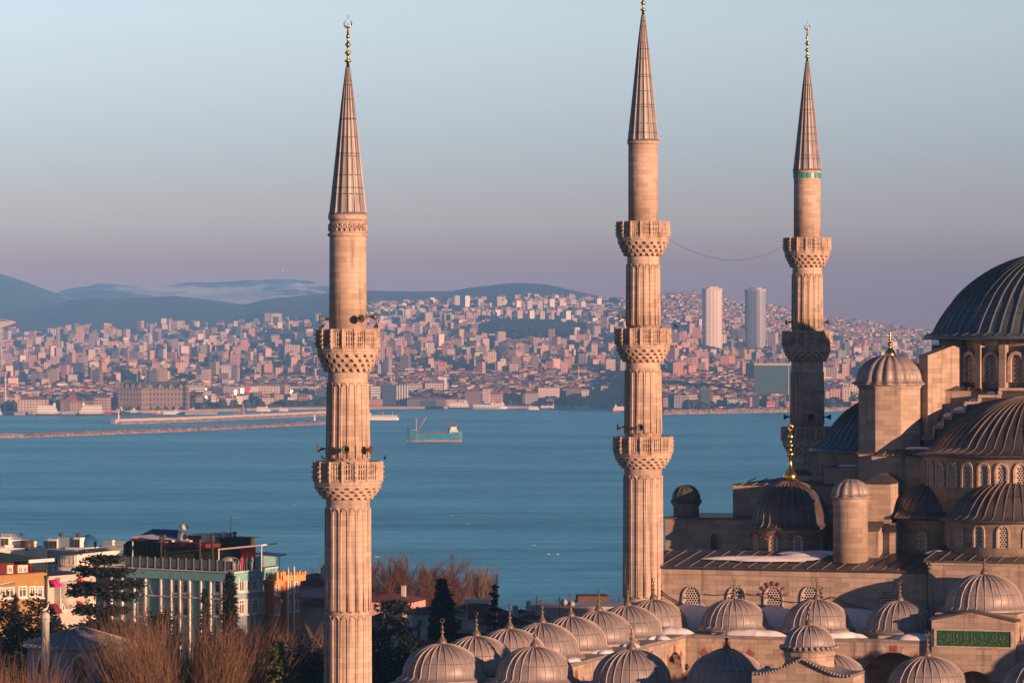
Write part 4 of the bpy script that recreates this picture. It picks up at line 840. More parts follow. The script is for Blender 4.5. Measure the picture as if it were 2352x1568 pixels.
q = MB(); q.add([(f.x(176),-.3,f.z(1272,9)),(f.x(283),-1.2,f.z(1258,11)),(f.x(300),5,f.z(1250,12,5)),(f.x(200),5,f.z(1262,9,5)),(f.x(176),-.3,f.z(1272,9)-.15),(f.x(283),-1.2,f.z(1258,11)-.15),(f.x(300),5,f.z(1250,12,5)-.15),(f.x(200),5,f.z(1262,9,5)-.15)], [(0,1,2,3),(7,6,5,4),(0,4,5,1),(1,5,6,2),(2,6,7,3),(3,7,4,0)])
for k in range(5): xx = f.x(182+k*20); q.tube([(xx,-.4+k*.1-.2,f.z(1272-k*2.6,9)+.12),(xx+2.6,1.2,f.z(1266-k*2.6,10)+.3)], .12, 5)
q.box(f.x(270), f.x(304), -1.5, -1.2, f.z(1262,11), f.z(1254,11)); q.build('awning_roof', CRM, f.t)
q = MB(); 
for p0, p1, ya, yb in ((100,148,1237,1262),(185,208,1243,1262),(236,309,1241,1260)):
    o = MB(); f.box(o, p0, p1, ya, yb, 6.5, 6.56); o.build('wind_screen', FROST, f.t)
flue(f.x(253,2), 2.5, f.z(1262,8,2), f.z(1240,8,2), .12, f.t, WHT)
# grey hotel with balcony
f = Fr('hotel', 'pale grey hotel with rounded balcony and magenta awnings beside the yellow hotel', 'hotel', 105, 366, 262, 375)
q = MB(); f.box(q, 107, 262, 1322, 1465, 0, 9); q.box(f.x(107)-.1, f.x(175), -.35, .02, f.z(1324,3), f.z(1319,3)); q.box(f.x(175), f.x(262), -.2, .02, f.z(1316,8), f.z(1309,8)); q.build('wall', CRM, f.t)
q = MB(); q.add([(f.x(107),-.35,f.z(1319,2)),(f.x(176),-.35,f.z(1317,4)),(f.x(176),6,f.z(1306,4,6)),(f.x(112),6,f.z(1306,3,6))], [(0,1,2,3)]); q.build('roof', ROOFD, f.t)
q = MB(); f.box(q, 138, 156, 1326, 1430, -.7, 0); q.lathe([(1.0,0),(1.05,.1),(1.05,1.25),(1.12,1.3),(1.12,1.42)], 24, c=(f.x(142), -.55, f.z(1368,3))); q.lathe([(.5,-1.1),(.9,-.5),(1.0,0)], 24, c=(f.x(142), -.55, f.z(1368,3))); q.build('balcony', CRM, f.t)
for p0, p1, y0, y1, b_ in ((143,151,1338,1356,0),(158,164,1333,1352,0),(127,133,1350,1364,0),(141,147,1385,1402,0),(157,163,1385,1402,0),(204,214,1343,1362,0),(228,240,1338,1360,1),(228,240,1378,1400,1),(204,214,1380,1400,0)): f.win(p0, p1, y0, y1, bars=b_, d=-.7 if 138 < p0 < 156 else 0)
def awn(f, p0, p1, y0, y1, mat, dep=.8):
    q = MB(); x0, x1 = f.x(p0), f.x(p1); za, zb = f.z(y0,x0), f.z(y1,x0); n = 7; vs = []
    for i in range(n):
        t = PI/2*i/(n-1)
        for x in (x0, x1): vs.append((x, -dep*math.sin(t), zb+(za-zb)*math.cos(t)))
    q.add(vs, [(2*i,2*i+1,2*i+3,2*i+2) for i in range(n-1)]+[tuple(2*i for i in range(n))+(), tuple(2*i+1 for i in range(n))], 0); q.build('awning', mat, f.t)
awn(f, 111, 129, 1331, 1347, MAG); awn(f, 112, 130, 1386, 1408, BURG); awn(f, 175, 181, 1327, 1342, REDC); awn(f, 175, 181, 1379, 1396, REDC)  # lower awning: its shade is put in as the dark burgundy colour
cu = bpy.data.curves.new('lettering', 'FONT'); cu.body = 'TAŞ'; cu.size = .95; cu.extrude = .03; cu.space_character = 1.0
txt = bpy.data.objects.new('lettering', cu); col.objects.link(txt); dg = bpy.context.evaluated_depsgraph_get(); me = bpy.data.meshes.new_from_object(txt.evaluated_get(dg)); bpy.data.objects.remove(txt)
me.materials.clear(); me.materials.append(OLIVE); txt = bpy.data.objects.new('lettering', me); col.objects.link(txt); txt.parent = f.t; txt.location = (f.x(196), -.06, f.z(1345, f.x(190))); txt.rotation_euler = (PI/2, R_(90), 0)
# turquoise hotel, two faces meeting at a corner towards us
zt_ = 59.0
f = Fr('hotel', 'turquoise hotel with glass railed roof terrace and white window frames', 'hotel', 262, 371, 538, 362)
HT = f.t; zt = zt_-40; g2 = Fr(None, None, None, 538, 362, 632, 370.7)
Cc = Vector((f.L, 0)); ang2 = math.atan2(g2.u.y, g2.u.x)-math.atan2(f.u.y, f.u.x); u2 = Vector((math.cos(ang2), math.sin(ang2)))
p_ = [(0,0),(f.L,0),tuple(Cc+u2*g2.L*.62),tuple(Cc+u2*g2.L*1.0+Vector((-.9,.5))),(2,10)]
q = MB(); q.prism(p_, 4, zt-.9, 0); q.build('wall', TQ, HT)
q = MB(); off = lambda d: [(-d,-d),(f.L+d*.9,-d*1.1),tuple(Cc+u2*g2.L*1.02+Vector((d,-d*.2))),tuple(Cc+u2*g2.L*1.05+Vector((-1,.8))),(2,10)]
q.prism(off(.25), zt-.95, zt-.12, 0); q.prism(off(.36), zt-.115, zt, 1, top=2); q.build('cornice', [TQ, WHT, ROOFD], HT)
g2.t = thing('x', 'x', 'x'); bpy.data.objects.remove(g2.t); g2.t = bpy.data.objects.new('side_face', bpy.data.meshes.new('side_face'))
col.objects.link(g2.t); g2.t.parent = HT; g2.t.location = (f.L, 0, 0); g2.t.rotation_euler = (0,0,ang2)
mb_ = MB(); mb_.box(.02, g2.L*.985, -.05, .0, 4, zt-.96); me = mb_.build('tmp', BLG); g2.t.data = me.data; bpy.data.objects.remove(me)
for r0, r1 in ((1324,1359),(1376,1411)):
    for p0, p1 in ((547,560),(565,572),(578,590),(594,599),(605,617),(621,627)): g2.win(p0, p1, r0+ (538-p0)*.055, r1+(538-p0)*.06, d=-.05, bars=0 if p1-p0 < 9 else 1)
for r0, r1 in ((1331,1362),(1382,1414)):
    for p0, p1 in ((318,332),(400,412),(421,434),(494,508)): f.win(p0, p1, r0, r1, bars=0)
for px in (259,283,311,336,372,396,416,438,464,486,512,521):   # white pilasters
    q = MB(); x = f.x(px); q.box(x-.075, x+.075, -.24, .0, 5, zt-.96); q.build('pilaster', WHT, HT)
for px in (297,352,480):
    q = MB(); x, z = f.x(px), f.z(1345,f.x(px)); q.tube([(x-.42,-.06,z),(x,-.06,z+.95),(x+.42,-.06,z),(x,-.06,z-.95),(x-.42,-.06,z)], .035, 4); q.build('diamond_moulding', WHT, HT)
q = MB(); q.box(0, f.L, -.22, -.002, f.z(1371,8), f.z(1368,8)); q.build('string_course', WHT, HT)
q = MB(); tubez(q, f.L+u2.x*g2.L*.97+.15, u2.y*g2.L*.97-.1, 4, zt-.95, .06, n=6); q.build('drainpipe', OLIVE, HT)
# roof terrace: railings, canopies, machines
for k in range(15):
    x = f.x(287)+(f.x(536)-f.x(287))*k/14; q = MB(); q.box(x-.045, x+.045, -.1, .0, zt, zt+1.05); q.build('railing_post', STEEL, HT)
q = MB(); q.box(f.x(287), f.x(536), -.06, -.045, zt+.1, zt+.95); q.build('glass_railing', mat_plain('clear_railing_glass', (.14,.18,.18), 0.08, .1, spec=.6), HT)
for k in range(15):
    s = .3+k/14*(g2.L-.2); o = Cc+u2*s; q = MB(); q.box(-.04, .04, -.04, .04, zt, zt+1.0+.25*(k > 8)); q.build('railing_post', FROST if k > 5 else STEEL, HT, (o.x, o.y, 0), ang2)
q = MB(); o = Cc+u2*(g2.L*.5); q.box(0, g2.L*.5, -.02, 0, zt+.1, zt+1.15); q.build('glass_railing', FROST, HT, (o.x, o.y, 0), ang2)
q = MB(); q.box(f.x(290,4), f.x(368,4), 3.6, 4.4, zt, zt+1.9); nb_ = MB(); 
for i in range(7): q.lathe([(.02,-.75),(.6,-.35),(.72,.1),(.45,.55),(.02,.72)], 8, c=(f.x(300+i*12,3.8), 3.8, zt+1.55))
q.build('planter_hedge', HEDGE, HT)
q = MB(); q.add([(f.x(303,2),2,zt+2.75),(f.x(375,2),2,zt+2.35),(f.x(375,2),5,zt+2.5),(f.x(303,2),5,zt+2.85),(f.x(303,2),2,zt+2.6),(f.x(375,2),2,zt+2.2),(f.x(375,2),5,zt+2.35),(f.x(303,2),5,zt+2.7)], [(0,1,2,3),(7,6,5,4),(0,4,5,1),(1,5,6,2),(3,7,4,0)], 0); tubez(q, f.x(304,2), 2.05, zt, zt+2.7, .06, 0); q.build('canopy', [WHT], HT)
q = MB(); q.box(f.x(303,2), f.x(395,2), 1.9, 2.0, zt+2.36, zt+2.56); q.build('canopy_valance', BURG, HT)
q = MB(); q.box(f.x(375,1.2), f.x(472,1.2), 1.2, 5, zt+2.0, zt+2.35); q.build('burgundy_awning', BURG, HT)
q = MB(); q.box(f.x(372,3), f.x(532,3), 3.2, 6.5, zt, zt+1.98); q.build('terrace_bar', OLIVE, HT)
for i in range(4):
    q = MB(); x = f.x(395+i*38, 1.5); q.box(x-.8, x+.8, 1.4, 2.4, zt+.7, zt+.76); q.box(x-.05, x+.05, 1.85, 1.95, zt, zt+.7); q.build('terrace_table', OLIVE, HT)
for px, y0, y1, d, r in ((370,1300,1231,.7,.15),(377,1300,1227,1.6,.15),(459,1300,1238,.6,.15),(488,1305,1228,.7,.17),(539,1270,1220,5.0,.15)): flue(f.x(px,d), d, zt if d < 2 else zt+2, f.z(y1,f.x(px,d),d), r*.72, HT)
q = MB(); x = f.x(413,4); z_a, z_b = f.z(1262,8,4), f.z(1207,8,4); q.box(x-.3, x+.3, 4, 4.6, z_a-1, z_a+.7)
pts = [(x,4.3,z_a+.6),(x,4.3,z_b-.75),(x+.12,4.3,z_b-.35),(x+.5,4.3,z_b-.15)]; q.tube(pts, [.4,.38,.38,.34], 10); q.build('white_exhaust_duct', WHT, HT)
q = MB(); f.box(q, 430, 462, 1226, 1262, 4.0, 6.4, 0); q.build('plant_box', WHT, HT)
q = MB(); f.box(q, 431, 461, 1229, 1250, 3.93, 4.0); q.build('plant_grille', DARK, HT)
q = MB(); f.box(q, 463, 494, 1225, 1263, 3.8, 6.3, 0); q.build('plant_box', CRM, HT)
q = MB(); f.box(q, 494.5, 531, 1237, 1297, 4.6, 7.5, 0); f.box(q, 531, 541, 1237, 1300, 4.2, 7.0, 0); q.box(f.x(493,4), f.x(541,4), 4.1, 7.6, f.z(1236,10,4), f.z(1234.5,10,4)); q.build('green_cabin', OLIVE, HT)
q = MB()
for p0, p1, y0, y1 in ((418,427,1242,1262),(431,436,1240,1262),(437,447,1248,1255),(420,428,1238,1243)): f.box(q, p0, p1, y0, y1, 3.4, 3.8)
q.build('duct_fittings', CRM, HT)
q = MB(); tubez(q, f.x(530,5), 5, zt+3, f.z(1187,10,5), .035, n=5); tubez(q, f.x(518,4.4), 4.4, zt+3, f.z(1225,10,4.4), .04, n=5); q.build('mast', STEEL, HT)
q = MB(); q.lathe([(.02,-.05),(.3,.03),(.42,.14)], 14); dsh = q.build('satellite_dish', WHT, HT, (f.x(518,4.3), 4.2, f.z(1228,10,4.3))); dsh.rotation_euler = (R_(80), 0, R_(-30))
q = MB(); X0, X1 = f.x(500,.8), f.x(588,.8)                        # retractable canopy above the corner
q.add([(X0,.8,zt+2.0),(X1,1.6,zt+2.5),(X1+.3,3.4,zt+2.6),(X0+.3,3.2,zt+2.1),(X0,.8,zt+1.86),(X1,1.6,zt+2.36),(X1+.3,3.4,zt+2.46),(X0+.3,3.2,zt+1.96)], [(0,1,2,3),(7,6,5,4),(0,4,5,1),(1,5,6,2),(2,6,7,3),(3,7,4,0)]); tubez(q, X0+.05, .9, zt, zt+1.95, .06, n=5); tubez(q, X1-.1, 1.7, zt, zt+2.4, .06, n=5); q.build('canopy', WHT, HT)
q = MB(); q.box(f.x(553,3), f.x(585,3), 3, 3.1, zt+.9, zt+2.1); q.build('red_lit_box', REDC, HT)  # box lit red: the red light is painted as its colour
q = MB(); o = Cc+u2*(g2.L*.45); q.add([(0,0,0),(3.0,.3,-.12),(3.1,1.3,0),(0,1.2,.1),(0,0,-.14),(3.0,.3,-.26),(3.1,1.3,-.14),(0,1.2,-.04)], [(0,1,2,3),(7,6,5,4),(0,4,5,1),(1,5,6,2),(2,6,7,3)]); tubez(q, 2.95, .5, -2.3, -.2, .05, n=5); q.build('canopy', WHT, HT, (o.x+.1, o.y, zt+1.5), -.1)
q = MB(); rr = random.Random(5); prof = [(1.12,0),(1.06,.35),(.95,.75),(.72,1.05),(.42,1.22),(.05,1.28)]; q.lathe(prof, ang=[(2*PI*i/22, rr.uniform(-1,1)) for i in range(22)], bump=.08); q.build('covered_heap', pl('grey_tarpaulin',(.42,.42,.43),var=.4,scale=3), HT, (f.x(529,1.6), 1.5, zt))
q = MB(); q.hip(-3.2, 3.2, -1.6, 1.6, 0, 1.15, ridge=0); q.box(-.04,.04,-.04,.04,-2,0); q.build('blue_canopy', BLUEC, HT, (f.x(376,8), 8.2, zt+2.0))
PEOP = [((0.45,0.05,0.06),556),((0.10,0.12,0.2),564),((0.5,0.45,0.42),578)]
def person(label, loc, rz, top, legs, h=1.45):
    q = MB(); s = h/1.7; T = thing('person', label, 'person', loc, rz, 'guests standing on the hotel roof terrace')
    q.lathe([(.09,0),(.10,.1),(.13,.45),(.17,.85),(.16,.95),(.21,1.3),(.19,1.42),(.06,1.47),(.055,1.52),(.095,1.56),(.11,1.64),(.09,1.72),(.02,1.76)], 12)
    for k in range(len(q.v)): x, y, z = q.v[k]; q.v[k] = (x*s, y*s*(.75), z*s)
    for sg in (-1, 1): q.tube([(sg*.2*s,0,1.38*s),(sg*.27*s,.02,1.1*s),(sg*.22*s,-.14*s,.9*s)], [.055,.05,.035], 6)
    q.build('body', pl('coat_'+str(len(bpy.data.materials)), top, var=.2), T); q = MB(); q.lathe([(.1,0),(.115,.06),(.08,.14),(.01,.16)], 10, c=(0,.01,1.62*s)); q.build('hair', DARK, T); return T
lw = lambda px, d, z: HT.matrix_basis @ Vector((f.x(px,d), d, z))
person('guest in a dark red coat at the terrace corner railing', lw(556,1.2,zt), .5, (0.35,0.04,0.05), None); person('guest in a navy coat beside the red coat on the terrace', lw(566,1.5,zt), 1, (0.03,0.04,0.08), None); person('guest in a pale coat near the terrace glass panels', lw(579,1.9,zt), 2, (0.45,0.42,0.40), None)
# orange house
f = Fr('house', 'narrow orange house with amber roof posts beside the turquoise hotel', 'house', 632, 367, 702, 369)
q = MB(); f.box(q, 629, 690, 1332, 1480, 0, 7); q.build('wall', ORG, f.t)
q = MB(); f.box(q, 650, 702, 1320, 1333, -.3, 7); f.box(q, 628, 650, 1332, 1341, -.25, 3); q.build('parapet', ORL, f.t)
for k, px in enumerate((636,640,645,650,654,661,668,675,682,688,694,700)): q = MB(); x = f.x(px); q.box(x-.09, x+.09, -.1, .1, f.z(1332 if px < 652 else 1321,x), f.z(1313-(k%2)*3,x)); q.build('roof_post', ORL, f.t)
for p0, p1, y0, y1 in ((632,639,1340,1366),(661,667,1336,1360),(676,683,1334,1358),(661,667,1380,1404),(676,683,1376,1402),(633,639,1388,1410)): f.win(p0, p1, y0, y1, bars=0)
q = MB(); x = f.x(664); tubez(q, f.x(658), -.3, 8, f.z(1302,x), .06); tubez(q, f.x(671), -.35, 8, f.z(1300,x), .07); q.box(f.x(643), f.x(646), -.3, .0, f.z(1382,x), f.z(1374,x)); q.build('white_pipes', WHT, f.t)
q = MB(); f.box(q, 648, 654, 1345, 1440, -.12, 0); q.build('brown_panel', pl('brown_boards',(.22,.09,.04)), f.t)
# small roofs in the hollow between the minarets
def house(label, pa, Ya, w_, dep, ytop, wall, roof, rh, rot=0.2, ov=.4, base=30, wins=0, snow_=False, group=None, cat='house'):
    z = HC-(ytop-YH)/F*Ya; X = (pa-CX)/F*Ya; T = thing('house', label, cat, (X, Ya, base), rot, group); q = MB(); q.box(-w_/2, w_/2, 0, dep, 0, z-base); q.build('wall', wall, T)
    q = MB()
    if rh > .05: q.hip(-w_/2, w_/2, 0, dep, z-base+.01, rh, ov=ov)
    else: q.box(-w_/2-.15, w_/2+.15, -.15, dep+.15, z-base, z-base+.25)
    q.build('roof', roof, T)
    for k in range(wins):
        x = -w_/2+w_*(k+.5)/wins; q = MB(); q.box(x-.35, x+.35, -.06, .0, z-base-1.7, z-base-.5); q.build('window', WHT, T); 
        q = MB(); q.box(x-.27, x+.27, -.075, -.061, z-base-1.62, z-base-.58); q.build('pane', GLS, T)
    if rh > .05:
        q = MB(); q.box(w_*.2, w_*.2+.5, dep*.4, dep*.4+.5, z-base, z-base+rh+.9); q.build('chimney', CRM, T)
    return T
house('pink house with dark red roof and snowy eave just right of the nearest minaret', 884, 488, 6.6, 7, 1382, PNK, TILE, 1.0, -.25, wins=0)
house('long low building with red tiled roof behind the dark fir', 1010, 400, 5.5, 5, 1408, CRM, TILE, .7, .15, wins=4)
house('house with maroon roof behind the thin fir tree', 1100, 415, 9.0, 7, 1420, WHT, TILE, 1.4, .1, wins=3)
house('cream flat house with pale parapet behind the courtyard domes', 1325, 430, 11, 7, 1397, pl('cream_wall',(.55,.42,.33)), CRM, 0, -.12, wins=0)
house('small white shed beside the cream flat house', 1220, 412, 3.6, 5, 1422, WHT, TILE, .5, .1, wins=1)
house('boxy cabin with brown top and orange lower wall above the courtyard domes', 1363, 440, 3.4, 4, 1388, pl('orange_lower_wall',(.45,.18,.03)), ROOFD, 0, .05, base=50)
q = MB(); z0_ = HC-(1388-YH)/F*440; q.box(-1.72,1.72,-.06,4.1,z0_-50-.02,z0_-50+.95); q.build('brown_cladding', pl('brown_cladding',(.12,.075,.05)), bpy.data.objects['house.006'] if 'house.006' in bpy.data.objects else None)
rnd = random.Random(8)
for i, (px, Y, w_, yt, c, rh) in enumerate([(868,372,4,1428,CRM,.8),(905,362,4.5,1446,BURG,.6),(955,375,4,1455,TILE,.7),(880,350,3.6,1470,ROOFD,.5),(930,345,4.2,1482,CRM,.7),(872,335,3.2,1500,ORG,.5),(985,372,3.5,1470,ROOFD,.6),(1060,382,6.5,1458,CRM,.0),(1160,395,5,1432,BURG,.8),(1195,425,3,1412,ROOFD,.5),(720,400,3.0,1345,CRM,.9),(735,385,5,1372,PNK,.8),(716,372,4.2,1392,CRM,.7),(738,430,3,1328,CRM,.5)]):
    labs = ['little pale house under the crooked cedar','low maroon shed right of the nearest minaret','small tiled shack left of the dark fir','dark roofed shed below the maroon shed','pale shack with low roof left of the dark fir','small orange walled shack at the foot of the nearest minaret','dark shack tucked behind the dark fir','long cream wall building between the dark fir and the thin fir','maroon building right of the thin fir','tiny dark roof above the maroon building','pale roof house right of the orange house','pink house with red roof right of the orange house','small pale house below the pink one left of the minaret','tiny cream house on the waterline left of the nearest minaret']
    house(labs[i], px, Y, w_, 4, yt, [CRM,WHT,PNK,CRM][i%4], c if c not in (CRM,ORG) else TILE, rh, rnd.uniform(-.4,.4), wins=2 if i%2 else 0)
q = MB(); 
for (xx, zz) in ((-1.3,0),(1.3,0)): tubez(q, xx, 0, -3, .6, .04, n=5)
q.box(-1.6, 1.5, -.3, .8, .55, .68); q.box(-1.6,1.5,-.35,-.3,.4,.66); tag(q.build('pergola', WHT, None, P(1102,1392,395), .05), 'white pergola frame between the dark fir and the thin fir', 'pergola')
q = MB(); q.tube([(0,0,-6),(0,0,3.6)], .1, 8); tag(q.build('flagpole', WHT, None, P(1141,1402,392)), 'bright sunlit white pole rising through the thin fir', 'pole')
for px, lab in ((1232,'left of two tall roof aerials near the courtyard domes'),(1285,'right of two tall roof aerials near the courtyard domes')):
    q = MB(); q.tube([(0,0,0),(0,0,1.9)], .03, 4); 
    for k in range(4): q.tube([(-.35+.05*k,0,1.2+k*.18),(.35-.05*k,0,1.2+k*.18)], .015, 3)
    tag(q.build('aerial', PIPE, None, P(px,1410,412)), lab, 'aerial')
# roof clutter seen over the cream house
for i, px in enumerate((1296,1312,1440)):
    q = MB(); q.lathe([(.02,-.04),(.3,.02),(.42,.12)], 12); q.tube([(0,0,0),(0,0,-.5)], .03, 4); o = q.build('satellite_dish', CRM, None, P(px,[1384,1388,1371][i],[430,431,445][i])); o.rotation_euler = (R_(75),0,R_(20*i-20)); tag(o, ['small dish aerial left on the cream flat house','small dish aerial right on the cream flat house','dark round dish above the blue lead dome beside the middle minaret'][i], 'dish')
# tomb with a pyramid roof, little domed tower and the gull on it
tb = P(168,1490,290); T = thing('tomb', 'stone tomb with low snow dusted pyramid roof between bare bushes', 'tomb', (tb.x, tb.y+4.4, 46), .12)
z = tb.z-46; q = MB(); q.lathe([(4.1,0),(4.1,z-.25),(4.25,z-.2),(4.25,z)], 8, smooth=False, phase=PI/8); q.build('wall', mat_plain('mottled_marble',(.36,.35,.34),var=.5,scale=1.2), T)
q = MB(); q.lathe([(4.6,0),(4.6,.08),(.02,1.2)], 8, smooth=False, phase=PI/8)
for k in range(8):
    for s in (-.66,-.33,0,.33,.66,1):
        a0 = PI/8+2*PI*(k+.5)/8; d = PI/8*s; r0 = 4.6*math.cos(PI/8)/math.cos(d); q.tube([(r0*math.cos(a0+d), r0*math.sin(a0+d), .1),((r0*.06 if s == 1 else r0*max(abs(s),.05)*.02)*math.cos(a0+d),(r0*.06 if s == 1 else r0*.02)*math.sin(a0+d),1.34)], .035, 4, 1)
q.build('roof', [mat_plain('frosted_lead',(.30,.33,.38),var=.3,scale=1.5,dirt=(.5,.5,.54)), RIBL], T, (0,0,z))
for k in range(8):
    th = 2*PI*k/8
    if math.sin(th) < .2: window(4.1*math.cos(PI/8)*math.cos(th), 4.1*math.cos(PI/8)*math.sin(th), 1.4+z-4.4, th, 1.1, 2.4, T, lattice=False, fr=.12, mat=CRM)
c_ = P(104,1467,283); T2 = thing('stone_turret', 'slim stone turret with rounded cap left of the pyramid roof', 'turret', (c_.x, c_.y, 46)); zz0 = c_.z-46
q = MB(); q.lathe([(.30,0),(.30,zz0+1.25),(.36,zz0+1.3),(.36,zz0+1.36),(.31,zz0+1.4)], 12); q.build('shaft', CRM, T2)
q = MB(); q.lathe([(.34,0),(.34,.22),(.3,.4),(.16,.52),(.04,.56)], 14); q.build('cap', CRM, T2, (0,0,zz0+1.42))
def bird(label, loc, s=1.0, rz=0, fly=False, dark=False, group=None):
    T = thing('bird' , label, 'bird', loc, rz, group); q = MB()
    if fly:
        q.lathe([(.0,-.25),(.06,-.15),(.08,0),(.05,.18),(0,.25)], 8); q.v = [(z*s, x*s, y*s) for x, y, z in q.v]
        for sg in (-1,1): q.add([(-.07*s,0,0),(.1*s,0,0),(.06*s,sg*.35*s,.12*s),(-.1*s,sg*.6*s,.05*s),(-.07*s,0,.02*s),(.1*s,0,.02*s),(.06*s,sg*.35*s,.14*s)], [(0,1,2,3),(3,6,5,4),(1,5,6,2)])
    else:
        pr = [(-.3,.0,.02),(-.18,.06,.07),(0,.12,.11),(.12,.19,.10),(.18,.28,.055),(.21,.36,.06),(.26,.38,.045),(.33,.37,.01)]
        q.tube([(x*s,0,(z+.12)*s) for x, z, r in pr], [r*s for x, z, r in pr], 8)
        for sg in (-1,1): q.tube([(.0,sg*.04*s,.12*s),(.01,sg*.04*s,0)], .012*s, 4)
    q.build('body', pl('dark_feathers',(.03,.03,.035)) if dark else pl('white_feathers',(.75,.75,.76)), T); return T
bird('white gull perched on the slim stone turret', (c_.x, c_.y, 46+zz0+1.96), .8, .3)
for i, (px, py, Y) in enumerate(((740,754,262),(862,753,267),(866,753,268),(1553,752,331),(743,1056,262),(884,1056,262))):
    bird(['dark bird left on the upper balcony rail of the nearest minaret','dark bird right on the upper balcony rail of the nearest minaret','outermost dark bird on the upper balcony rail, nearest minaret','dark bird on the middle balcony rail of the middle minaret','dark bird left on the lower balcony of the nearest minaret','dark bird right on the lower balcony of the nearest minaret'][i], P(px,py+2,Y+2), .75, i, dark=True)
# bare and evergreen trees
BARK = pl('grey_brown_bark',(.10,.075,.055),var=.4,scale=4); TW1 = pl('reddish_twigs',(.13,.068,.052),var=.35,scale=.8); TW2 = pl('pale_winter_twigs',(.20,.12,.075),var=.35,scale=.8); TW3 = pl('grey_twigs',(.17,.13,.11),var=.3,scale=.8); TWD = pl('dark_twigs',(.05,.04,.035),var=.3)
EV1 = pl('dark_conifer_needles',(.010,.018,.013),var=.6,scale=2,isl=.45); EV2 = pl('cedar_needles',(.018,.032,.026),var=.5,scale=2,isl=.45); EV3 = pl('golden_green_needles',(.085,.095,.018),var=.5,scale=2,isl=.5); EV4 = pl('dark_laurel_leaves',(.014,.024,.014),var=.6,scale=2,isl=.5)
def twig(q, rnd, p, d, L, r, seg, up, jit, m=0, n=3):
    pts = [p]; 
    for i in range(seg):
        d = (d+Vector((rnd.gauss(0,jit), rnd.gauss(0,jit), rnd.gauss(0,jit)+up))).normalized(); pts.append(pts[-1]+d*(L/seg))
    q.tube(pts, [r*(1-.8*i/seg) for i in range(seg+1)], n, m); return pts, d
def bare_tree(name, label, loc, H, W, mat, seed, limbs=9, subs=9, tw=9, flat=1.0, r0=.22, tr=.16, up=.045, spread=.68, tl=.26, twr=.022, cat='tree', group=None):
    rnd = random.Random(seed); T = thing(name, label, cat, loc, rnd.uniform(0,6), group); q = MB(); base, d = twig(q, rnd, Vector((0,0,-1.5)), Vector((0,0,1)), H*tr+1.5, r0, 4, .3, .06, n=8); c = MB(); top = base[-1]
    for i in range(limbs):
        a = 2*PI*(i+rnd.random()*.7)/limbs; sp = spread*rnd.uniform(.25,1.1); dd = Vector((math.cos(a)*sp*W/H*1.6, math.sin(a)*sp*W/H*1.6, 1)).normalized(); L = H*(1-tr)*rnd.uniform(.72,.95)/max(dd.z,.6)
        pts, _ = twig(q, rnd, top-Vector((0,0,rnd.random()*H*tr*.4)), dd, L*.86, r0*.42, 7, up*.6, .06, n=5)
        for j in range(subs):
            k = rnd.uniform(.15,.98)*7; i0 = min(int(k),6); p = pts[i0].lerp(pts[i0+1], k-i0); a2 = rnd.uniform(0,2*PI); d2 = (dd*.9+Vector((math.cos(a2), math.sin(a2), .15))*spread*1.1).normalized()
            L2 = H*rnd.uniform(.16,.34)*(1.1-k/12); p2, _ = twig(c, rnd, p, d2, L2, twr*1.9, 5, up*1.3, .10)
            for m_ in range(tw):
                k2 = rnd.uniform(.1,1)*5; i1 = min(int(k2),4); pp = p2[i1].lerp(p2[i1+1], k2-i1); a3 = rnd.uniform(0,2*PI)
                d3 = (d2+Vector((math.cos(a3), math.sin(a3), .3))*.55).normalized(); twig(c, rnd, pp, d3, H*tl*rnd.uniform(.35,.9)*.62, twr, 3, up*1.8, .12)
    q.build('trunk', BARK if mat is not TWD else TWD, T); c.build('crown', mat, T); return T
def willow_bush(label, loc, H, W, mat, seed, n=900, base=.12, r=.021, group=None):
    rnd = random.Random(seed); T = thing('bare_tree', label, 'tree', loc, 0, group); q = MB(); c = MB(); heads = []
    for i in range(11):
        a = 2*PI*i/11+rnd.random(); rad = W*.30*math.sqrt(rnd.random()); pts, _ = twig(q, rnd, Vector((rad*.25*math.cos(a), rad*.25*math.sin(a), -1.5)), Vector((math.cos(a)*.4, math.sin(a)*.4, 1)).normalized(), H*.42+1.5, .16, 5, .08, .08, n=6); heads.append((pts[-1], a)); heads.append((pts[-3], a+.4))
    for i in range(n):
        p, a = rnd.choice(heads); an = rnd.uniform(0,2*PI); out = Vector((p.x, p.y, 0)).normalized()*rnd.uniform(.1,.75)+Vector((math.cos(an), math.sin(an), 0))*rnd.uniform(0,.5); d = (out+Vector((0,0,1.0))).normalized()
        L = H*rnd.uniform(.38,.66); pts, _ = twig(c, rnd, p+Vector((rnd.gauss(0,.25),rnd.gauss(0,.25),rnd.uniform(-.6,.3))), d, L, r*1.25, 6, .10, .085)
        for k in range(5):
            i0 = rnd.randint(1,5); twig(c, rnd, pts[i0], (d+Vector((rnd.gauss(0,.3),rnd.gauss(0,.3),.3))).normalized(), L*rnd.uniform(.2,.45), r*.75, 3, .12, .12)
    q.build('trunk', BARK, T); c.build('crown', mat, T); return T
def needle(c, rnd, p, s, d=None, m=0):
    for k in range(2):
        a = Vector((rnd.gauss(0,1), rnd.gauss(0,1), rnd.gauss(0,.6))).normalized(); b_ = a.cross(Vector((rnd.gauss(0,1), rnd.gauss(0,1), rnd.gauss(0,1)))).normalized()
        if d: a = (a*.5+d).normalized()
        c.add([p-a*s-b_*s*.28, p-a*s*.2+b_*s*.42, p+a*s, p+a*s*.1-b_*s*.4], [(0,1,2,3)], m)
